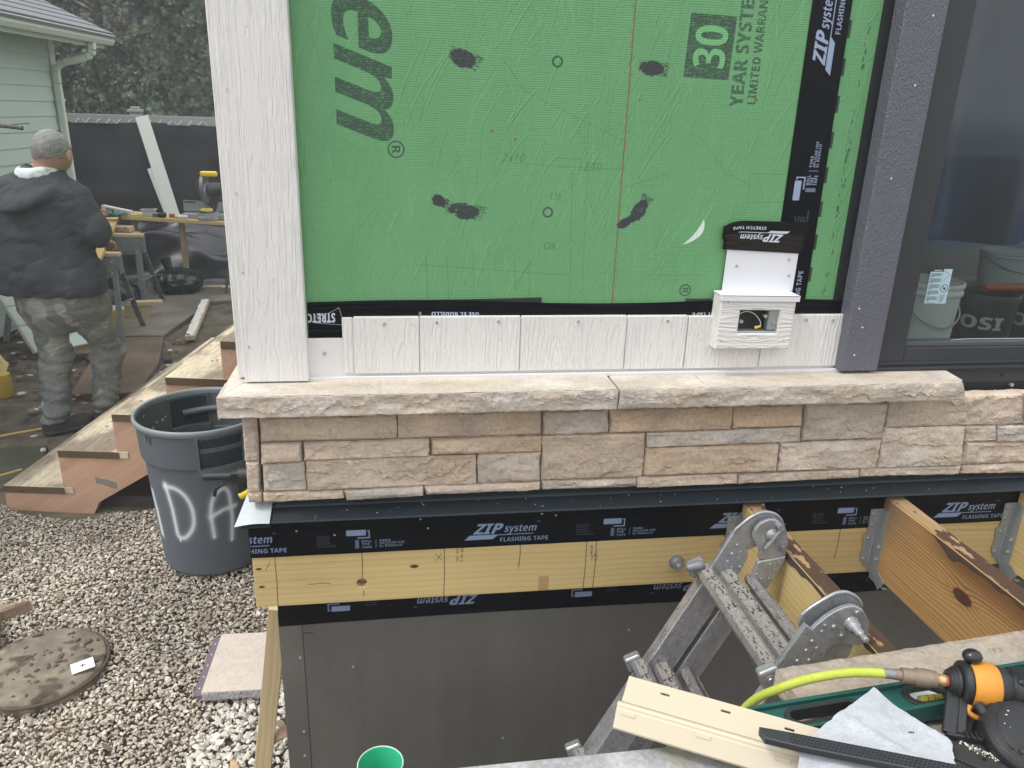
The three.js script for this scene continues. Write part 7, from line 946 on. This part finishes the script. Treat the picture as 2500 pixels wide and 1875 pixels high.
// ---------------------------------------------------------------- things lying on the joists
{
  const pk = thing('aluminium_plank', 'worn aluminium plank lying across the joists at the bottom edge of the picture', 'plank', [0, 0, 0]);
  const plT = dataTex(512, 512, (u, v) => { const k = 0.68 + 0.12 * fbm(u * 7, v * 7, 5) + 0.05 * n2(u * 60, v * 60); const y = sst(0.0, 0.4, fbm(u * 5 + 8, v * 5, 4)); return [k, k * lerp(1, 0.985, y), k * lerp(1.01, 0.9, y)]; });
  plT.repeat.set(4, 4);
  part('deck', beam([0.02, 0.918, -0.728], [1.4, 0.918, -0.742], 0.05, 0.024, 0.003), std([0.95, 0.95, 0.95], { map: plT, metalness: 0.35, roughness: 0.6 }), pk); part('edge', beam([0.02, 0.924, -0.7005], [1.4, 0.924, -0.7145], 0.005, 0.014, 0.002), M.alu, pk); part('lower_deck', beam([0.02, 0.912, -0.66], [1.4, 0.912, -0.674], 0.07, 0.012, 0.002), std([0.16, 0.145, 0.14], { roughness: 0.7 }), pk, 'dark lower edge of the plank'); for (const x of [0.35, 0.62, 0.9]) part('rivet', cyl([x, 0.9185, -0.686], [x, 0.922, -0.686], 0.004, 0.003, 10), M.galv, pk);
  const sl = thing('sill_slab', 'loose tan split stone slab lying over the joists behind the level', 'stone slab', [0, 0, 0]);
  { // top face is the split one: build facing up
    const g = stoneGeo([[-0.075, 0.098], [0.62, 0.098], [0.62, -0.035], [-0.078, -0.026]].map(([x, y]) => [x, y]), 0.0, -0.038, 14.2, 0.009, 0.006, 0.006); g.rotateX(-Math.PI / 2); g.rotateY(0.1); g.translate(0.628, 0.9435, -0.78); part('slab', g, stoneM([0.41, 0.35, 0.285]), sl);
  }
  const s2 = thing('sill_slab', 'second stone slab under the level, its grey front edge showing beside the black tool', 'stone slab', [0, 0, 0]); { const g = stoneGeo([[-0.08, 0.03], [0.55, 0.03], [0.55, -0.026], [-0.08, -0.026]], 0, -0.03, 31.7, 0.004, 0.006, 0.005); g.rotateX(-Math.PI / 2); g.rotateY(0.1); g.translate(0.64, 0.9365, -0.722); part('slab', g, stoneM([0.33, 0.31, 0.28]), s2); }
  // spirit level
  const lv = thing('spirit_level', 'dark green spirit level lying on the stone slab with a bright vial window', 'spirit level', [0.47, 0.9475, -0.765], 0.093); lv.rotation.y = 0.1;
  lv.rotation.y = 0.097; lv.position.z = -0.7455; lv.scale.z = 0.82;
  {
    const green = phys([0.012, 0.082, 0.068], { roughness: 0.42, bumpMap: fineBump, bumpScale: 0.0003 }), shape = new THREE.Shape([[-0.02, -0.027], [0.62, -0.027], [0.62, 0.027], [-0.02, 0.027]].map((p) => new THREE.Vector2(...p)));
    const slot = (x0, x1, r) => { const h = new THREE.Path(); h.moveTo(x0 + r, -r); h.lineTo(x1 - r, -r); h.absarc(x1 - r, 0, r, -Math.PI / 2, Math.PI / 2, false); h.lineTo(x0 + r, r); h.absarc(x0 + r, 0, r, Math.PI / 2, Math.PI * 1.5, false); return h; };
    shape.holes.push(slot(0.028, 0.135, 0.0145), slot(0.21, 0.272, 0.021), slot(0.36, 0.45, 0.0145));
    part('frame', uvm(new THREE.ExtrudeGeometry(shape, { depth: 0.018, bevelEnabled: false }).rotateX(-Math.PI / 2), 'x'), green, lv); part('frame_rail', [bx(-0.02, 0.62, -0.002, 0.0245, -0.0305, -0.0235, 0.001), bx(-0.02, 0.62, -0.002, 0.0245, 0.0235, 0.0305, 0.001)], green, lv, 'raised long edges');
    const rimG = (x0, x1, r, w) => { const s = new THREE.Shape(); const o = slot(x0 - w, x1 + w, r + w); s.curves = o.curves; s.holes.push(slot(x0 + 0.002, x1 - 0.002, r - 0.002)); return new THREE.ExtrudeGeometry(s, { depth: 0.016, bevelEnabled: true, bevelSize: 0.001, bevelThickness: 0.002, bevelSegments: 2 }).rotateX(-Math.PI / 2).translate(0, 0.003, 0); };
    part('grip', rimG(0.028, 0.135, 0.0145, 0.004), M.blackRubber, lv); part('grip', rimG(0.36, 0.45, 0.0145, 0.004), M.blackRubber, lv); part('vial_housing', rimG(0.212, 0.27, 0.019, 0.006), M.blackRubber, lv);
    const win = new THREE.Shape(); win.moveTo(0.215, 0.006); win.quadraticCurveTo(0.216, 0.0165, 0.226, 0.0165); win.lineTo(0.256, 0.015); win.quadraticCurveTo(0.267, 0.006, 0.268, -0.012); win.quadraticCurveTo(0.266, -0.017, 0.258, -0.017); win.lineTo(0.24, -0.015); win.quadraticCurveTo(0.222, -0.01, 0.215, 0.006);
    part('window_bed', new THREE.ExtrudeGeometry(win, { depth: 0.01, bevelEnabled: false }).rotateX(-Math.PI / 2).translate(0, 0.002, 0), std([0.74, 0.76, 0.72], { roughness: 0.5 }), lv, 'white vial window');
    part('vial', cyl([0.226, 0.0155, 0.005], [0.258, 0.0155, 0.009], 0.0062, 0.0062, 20), phys([0.42, 0.38, 0.06], { roughness: 0.12 }), lv, 'yellow vial'); part('vial_mark', [cyl([0.236, 0.0155, 0.00625], [0.2368, 0.0155, 0.00635], 0.0065, 0.0065, 20), cyl([0.246, 0.0155, 0.0075], [0.2468, 0.0155, 0.0076], 0.0065, 0.0065, 20)], M.black, lv);
  }
  // air hose and coupler
  const A = [0.664, 1.0, -0.772], e = [0.9548, 0, 0.2974]; const ax = (t, dy = 0) => [A[0] + e[0] * t, A[1] + dy, A[2] + e[2] * t];
  const hs = thing('air_hose', 'yellow green air hose running from the brass coupler down over the slab edge', 'hose', [0, 0, 0]);
  part('hose', tube([[0.46, 0.5, -0.9], [0.47, 0.8, -0.86], [0.488, 0.915, -0.832], [0.512, 0.963, -0.805], [0.545, 0.985, -0.794], [0.592, 0.996, -0.788], [0.62, 0.999, -0.783], [0.646, 1.0, -0.777]], 0.0062, 80, 16), std([0.5, 0.57, 0.075], { roughness: 0.65, bumpMap: fineBump, bumpScale: 0.0006 }), hs); part('ferrule', cyl(ax(-0.021), ax(-0.006), 0.0068, 0.0068, 20), std([0.25, 0.24, 0.23], { metalness: 0.5, roughness: 0.5 }), hs, 'grey crimped ferrule');
  const cp = thing('air_coupler', 'worn brass quick coupler between the yellow hose and the nail gun', 'coupler', [0, 0, 0]);
  const brass = std([0.40, 0.29, 0.19], { metalness: 0.45, roughness: 0.55, map: aluCol }); brass.color.setRGB(0.66, 0.5, 0.36);
  part('nut', [cyl(ax(-0.006), ax(0.002), 0.0075, 0.0075, 16), cyl(ax(0.002), ax(0.019), 0.0112, 0.0112, 6)], brass, cp); part('sleeve', [cyl(ax(0.019), ax(0.0205), 0.0105, 0.0118, 28), cyl(ax(0.0205), ax(0.036), 0.0122, 0.0122, 28), cyl(ax(0.036), ax(0.0375), 0.0114, 0.0118, 28), cyl(ax(0.0375), ax(0.046), 0.0118, 0.0108, 28)], brass, cp); part('plug', [cyl(ax(0.046), ax(0.049), 0.007, 0.007, 16), cyl(ax(0.049), ax(0.0565), 0.0088, 0.0088, 6)], std([0.62, 0.45, 0.2], { metalness: 0.7, roughness: 0.4 }), cp, 'bright brass plug');
  // coil nail gun
  const ng = thing('nail_gun', 'black coil nail gun with an orange cap lying at the lower right corner', 'nail gun', [0, 0, 0]);
  const frame = new THREE.Matrix4().makeBasis(new THREE.Vector3(e[0], 0, e[2]), new THREE.Vector3(0, 1, 0), new THREE.Vector3(-e[2], 0, e[0])).setPosition(...ax(0.0565));
  ng.applyMatrix4(frame); ng.scale.setScalar(0.9); // local x along the gun, y up, z to the viewer
  const lx = (pts, seg = 40) => lathe(pts.map(([x, r]) => [r, x]), seg).rotateZ(-Math.PI / 2);
  const bp = M.blackPlastic;
  part('thread_seal', lx([[0, 0], [0, 0.0082], [0.003, 0.0088], [0.0045, 0.0082]]), std([0.4, 0.07, 0.05], { roughness: 0.6 }), ng, 'red thread seal');
  part('end_cap', lx([[0.003, 0.011], [0.0035, 0.0165], [0.006, 0.018], [0.0075, 0.0172], [0.008, 0.0195], [0.0105, 0.021], [0.012, 0.0203], [0.0125, 0.0225], [0.016, 0.0235], [0.018, 0.0232], [0.0195, 0]]), bp, ng, 'stepped rubber end cap');
  part('flange', [lx([[0.0185, 0.02], [0.019, 0.0275], [0.0215, 0.0315], [0.028, 0.0325], [0.03, 0.0318], [0.031, 0]], 48), ext([[-0.016, -0.018], [0.0, -0.026], [0.016, -0.018], [0.016, 0.016], [0.0, 0.024], [-0.016, 0.016]], 0.006, { bevel: 0.001 }).rotateY(Math.PI / 2).translate(0.0185, 0, 0)], bp, ng);
  part('orange_cap', lx([[0.031, 0.031], [0.0315, 0.0328], [0.04, 0.0342], [0.052, 0.0345], [0.061, 0.0335], [0.0675, 0.0315], [0.069, 0.0305], [0.069, 0]], 56), phys([0.6, 0.25, 0.028], { roughness: 0.42, bumpMap: fineBump, bumpScale: 0.0003 }), ng, 'scuffed orange cap');
  part('housing', [lx([[0.0685, 0.03], [0.071, 0.031], [0.083, 0.0275], [0.085, 0.024], [0.089, 0.0235], [0.0905, 0.0265], [0.12, 0.028], [0.2, 0.03], [0.2, 0]], 40), bx(0.09, 0.2, -0.01, 0.028, -0.02, 0.018, 0.006)], bp, ng);
  part('knob', [new THREE.SphereGeometry(0.0125, 24, 16).scale(1.1, 0.85, 1).translate(0.034, 0.041, -0.01), cyl([0.034, 0.03, -0.01], [0.034, 0.04, -0.01], 0.006, 0.008, 12)], phys([0.014, 0.014, 0.016], { roughness: 0.22 }), ng, 'round black knob');
  // handle loop from the cap down to the foot
  part('handle', [beam([0.011, -0.012, 0.012], [-0.012, -0.034, 0.073], 0.009, 0.019, 0.003, [1, 0, 0.3]), beam([0.023, -0.01, 0.016], [0.004, -0.034, 0.074], 0.005, 0.012, 0.002, [1, 0, 0.3]), beam([-0.016, -0.036, 0.072], [0.05, -0.034, 0.078], 0.011, 0.012, 0.003)], bp, ng, 'square handle loop');
  part('handle_rib', Array.from({ length: 6 }, (_, i) => beam([0.008 + i * 0.007, -0.028, 0.071], [0.008 + i * 0.007, -0.028, 0.083], 0.003, 0.005, 0.0006)), bp, ng);
  part('trigger_arm', [tube([[0.036, -0.008, 0.034], [0.04, -0.012, 0.046], [0.048, -0.016, 0.052], [0.05, -0.026, 0.066], [0.052, -0.034, 0.09]], 0.0068, 24, 12), tube([[0.05, -0.016, 0.052], [0.062, -0.02, 0.062], [0.07, -0.022, 0.075]], 0.0075, 14, 12), beam([0.044, -0.02, 0.056], [0.04, -0.038, 0.092], 0.006, 0.012, 0.0025, [1, 0, 0])], bp, ng, 'curved trigger arm');
  part('hook', tube([[0.028, -0.016, 0.03], [0.024, -0.02, 0.036], [0.034, -0.026, 0.04], [0.05, -0.028, 0.038]], 0.004, 16, 8), std([0.5, 0.22, 0.03], { roughness: 0.5 }), ng, 'orange hook');
  const dr = sub('coil_magazine', ng, 'round black coil magazine with ringed rim'); dr.position.set(0.092, -0.03, 0.072); dr.rotation.set(0.28, 0, -0.12);
  part('drum', lathe([[0, 0.02], [0.03, 0.021], [0.043, 0.0185], [0.0475, 0.0195], [0.049, 0.016], [0.0515, 0.0175], [0.0535, 0.0145], [0.056, 0.0155], [0.058, 0.011], [0.0605, 0.0115], [0.0625, 0.006], [0.062, -0.028], [0, -0.028]], 72), phys([0.018, 0.019, 0.021], { roughness: 0.42, bumpMap: fineBump, bumpScale: 0.0004 }), dr); part('web', [beam([-0.058, 0.003, -0.012], [-0.04, 0.019, 0.03], 0.004, 0.006, 0.001), tube([[-0.034, 0.02, 0.034], [-0.01, 0.023, 0.022], [0.02, 0.0225, 0.0], [0.05, 0.018, -0.006]], 0.0035, 20, 6)], std([0.035, 0.034, 0.033], { roughness: 0.6 }), dr);
  srand(91); const sp = []; for (let i = 0; i < 16; i++) { const a = rr(0, 6.3), r = rr(0, 0.04); const g = new THREE.SphereGeometry(rr(0.0005, 0.0011), 6, 4); g.scale(rr(1, 2.2), 0.4, 1); g.translate(r * Math.cos(a), 0.0208 - (r > 0.03 ? (r - 0.03) * 0.18 : 0), r * Math.sin(a)); sp.push(g); } stuff(part('paint_specks', sp, M.whitePvc, dr));
  part('foot_plate', [uvm(ext([[-0.035, -0.028], [0.02, -0.03], [0.05, 0.0], [0.04, 0.028], [-0.03, 0.02]], 0.003, { bevel: 0.0008, holes: [[[0.001, -0.006], [0.006, -0.004], [0.008, -0.009], [0.003, -0.011]]] }).rotateX(-Math.PI / 2).rotateY(-0.4).translate(0.022, -0.043, 0.098), 'x')], std([0.1, 0.102, 0.1], { metalness: 0.3, roughness: 0.6, map: aluCol }), ng, 'grey foot plate');
  { const du = []; for (let i = 0; i < 90; i++) { const t = rnd(); const g = new THREE.TetrahedronGeometry(rr(0.0006, 0.0022)); g.rotateX(rr(0, 6)); g.rotateY(rr(0, 6)); g.translate(0.0 + t * 0.05 + rr(-0.006, 0.006), -0.0385 + rr(0, 0.001), 0.083 + t * 0.025 + rr(-0.006, 0.006)); du.push(g); } stuff(part('dust_crumbs', du, std([0.6, 0.58, 0.5], { roughness: 0.9 }), ng)); }
  // cream vinyl strip
  const vs = thing('vinyl_strip', 'long cream vinyl starter strip with nail slots lying across the aluminium plank', 'vinyl strip', [0, 0, 0]);
  {
    const O = new THREE.Vector3(0.304, 0.985, -0.826), D = new THREE.Vector3(0.52 - 0.312, -0.004, -0.706 + 0.819).normalize(), W = new THREE.Vector3(-0.028, -0.006, 0.042).normalize().add(D.clone().multiplyScalar(0.0)).normalize();
    const W2 = new THREE.Vector3().crossVectors(new THREE.Vector3(0, 1, 0), D).negate().normalize(); // across, towards the viewer
    const X = W2.clone().setY(-0.12).normalize(), U = new THREE.Vector3().crossVectors(X, D).normalize(); if (U.y < 0) U.negate();
    const basis = new THREE.Matrix4().makeBasis(D, U, X).setPosition(O);
    const cream = std([0.52, 0.455, 0.34], { roughness: 0.42 });
    const sh = new THREE.Shape([[0, 0], [0.52, 0], [0.52, -0.0445], [0, -0.0445]].map((p) => new THREE.Vector2(...p))); for (let i = 0; i < 5; i++) { const h = new THREE.Path(), x = 0.045 + i * 0.078; h.moveTo(x, -0.0125); h.lineTo(x + 0.012, -0.0125); h.lineTo(x + 0.012, -0.0165); h.lineTo(x, -0.0165); sh.holes.push(h); }
    const flat = new THREE.ExtrudeGeometry(sh, { depth: 0.0014, bevelEnabled: false }).rotateX(-Math.PI / 2);
    part('flange', uvm(flat, 'x'), cream, vs, 'flat nailing flange with slots'); const v = vs.children[0]; v.applyMatrix4(basis);
    const prof = [[0.0, 0.0444], [0.0022, 0.047], [0.0032, 0.05], [0.0022, 0.053], [-0.0005, 0.0545], [-0.001, 0.0565], [-0.0195, 0.071], [-0.023, 0.0705]];
    const g = sweepX(prof, -0.004, 0.52); const lip = part('lip', g, cream, vs, 'rolled front lip'); lip.material.side = THREE.DoubleSide; lip.applyMatrix4(basis);
    const tab = []; for (let i = 0; i < 6; i++) { const s = new RoundedBoxGeometry(0.019, 0.0016, 0.0052, 2, 0.0007); s.rotateX(0.9); s.translate(0.012 + i * 0.095, -0.0035, 0.0588); const m = part('tab', uvm(s, 'x'), cream, vs); m.applyMatrix4(basis); }
  }
  // sheet of white paper and the black rasp bar
  const pp = thing('paper_sheet', 'crumpled translucent white paper sheet draped over level and vinyl strip', 'paper', [0, 0, 0]);
  { const c00 = [0.478, 0.997, -0.678], c10 = [0.63, 0.99, -0.6], c01 = [0.624, 0.99, -0.764], c11 = [0.67, 0.982, -0.672]; const pt = dataTex(256, 256, (u, v) => { const k = 0.9 + 0.06 * fbm(u * 12, v * 12, 4) + 0.05 * n2(u * 90, v * 90); return [k * 0.985, k, k * 1.02]; });
    const f = (s, t) => { const L = [0, 1, 2].map((i) => lerp(c00[i], c01[i], t)), R = [0, 1, 2].map((i) => lerp(c10[i], c11[i], t)); const p = [0, 1, 2].map((i) => lerp(L[i], R[i], s)); const curl = sst(0.2, 0.0, s) * 0.0; p[1] += 0.004 * Math.sin(s * 4 + t * 3) + 0.003 * n2(s * 4, t * 4) + 0.0006 * n2(s * 16, t * 16) + 0.006 * Math.exp(-Math.pow((t - 0.45 + s * 0.2) / 0.06, 2)) * 0.5; p[0] += 0.002 * n2(t * 18, 3) * (s < 0.02 || s > 0.98 ? 1 : 0); return p; };
    part('sheet', sheet(f, 60, 60, 0.0004), phys([0.7, 0.71, 0.73], { map: pt, roughness: 0.75, transmission: 0.22, thickness: 0, bumpMap: fineBump, bumpScale: 0.0006 }), pp);
    const f2 = (s, t) => { const a = t * 1.9; return [lerp(0.478, 0.63, s) - 0.03 * Math.sin(a) * 0.55 - 0.005, 0.997 - 0.03 * (1 - Math.cos(a)) - lerp(0, 0.007, s) + 0.002 * n2(s * 8, t * 4), lerp(-0.678, -0.6, s) + 0.03 * Math.sin(a) * 0.9]; };
    part('folded_edge', sheet(f2, 40, 20, 0.0004), pp.children[0].material, pp, 'edge curled over'); part('tear', sheet((s, t) => [lerp(0.612, 0.619, s) , 1.0 + 0.0003 * 1, lerp(-0.676, -0.674, t) + 0.002 * n2(s * 6, 1)], 6, 1, 0.0004), M.black, pp, 'small tear'); pp.children[2].position.y = -0.0015; }
  const rs = thing('rasp_bar', 'black cross-hatched bar lying over the vinyl strip and the paper', 'rasp', [0.422, 1.0015, -0.686], -0.385);
  { const hatch = dataTex(256, 256, (u, v) => { const a = Math.abs(Math.sin((u + v) * Math.PI * 8)), b = Math.abs(Math.sin((u - v) * Math.PI * 8)); return Math.max(0, 1 - Math.max(Math.pow(a, 0.4), Math.pow(b, 0.4)) * 1.0) * 2 > 0.02 ? 0 : 1 - 0.5 * Math.abs(a - b); }, false); hatch.repeat.set(50, 50);
    const m = std([0.03, 0.033, 0.04], { roughness: 0.42, metalness: 0.4, bumpMap: hatch, bumpScale: 0.0016 }), sm = std([0.05, 0.053, 0.06], { roughness: 0.45, metalness: 0.4 });
    part('bar', uvm(ext([[0, 0.004], [0.006, -0.008], [0.05, -0.0105], [0.26, -0.0105], [0.26, 0.0105], [0.03, 0.0105], [0.0, 0.0095]], 0.0075, { bevel: 0.0012 }).rotateX(-Math.PI / 2), 'x'), sm, rs);
    const kn = []; for (let i = 0; i < 46; i++) for (let j = 0; j < 4; j++) { const g = new THREE.ConeGeometry(0.0026, 0.0016, 4, 1); g.rotateY(Math.PI / 4 * (0)); g.translate(0.035 + i * 0.0047 + (j % 2) * 0.00235, 0.0091, -0.0075 + j * 0.0047); kn.push(g); } stuff(part('teeth', kn, m, rs)); }
  const fl = thing('green_cup', 'bright green plastic cup cut off by the bottom edge of the picture', 'cup', [-0.04, 0.484, -1.1]);
  part('cup', lathe([[0.0, 0.0], [0.026, 0.0], [0.0395, 0.112], [0.0415, 0.114], [0.0405, 0.116], [0.0375, 0.114], [0.0245, 0.006], [0, 0.006]], 48), phys([0.03, 0.42, 0.22], { roughness: 0.4 }), fl); part('rim', new THREE.TorusGeometry(0.0398, 0.0012, 8, 48).rotateX(Math.PI / 2).translate(0, 0.1155, 0), std([0.45, 0.62, 0.5], { roughness: 0.5 }), fl, 'pale worn rim');
  const stool = thing('step_stool', 'small plank trestle holding the green cup below the picture edge', 'trestle', [-0.04, 0, -1.1]); part('top', bx(-0.14, 0.14, 0.454, 0.4835, -0.08, 0.08, 0.003), M.oldWood, stool); for (const s of [-1, 1]) for (const z of [-1, 1]) part('leg', bx(s * 0.1 - 0.02, s * 0.1 + 0.02, -0.02, 0.454, z * 0.05 - 0.015, z * 0.05 + 0.015, 0.002, 'y'), M.oldWood, stool);
}

renderer.render(scene, camera);
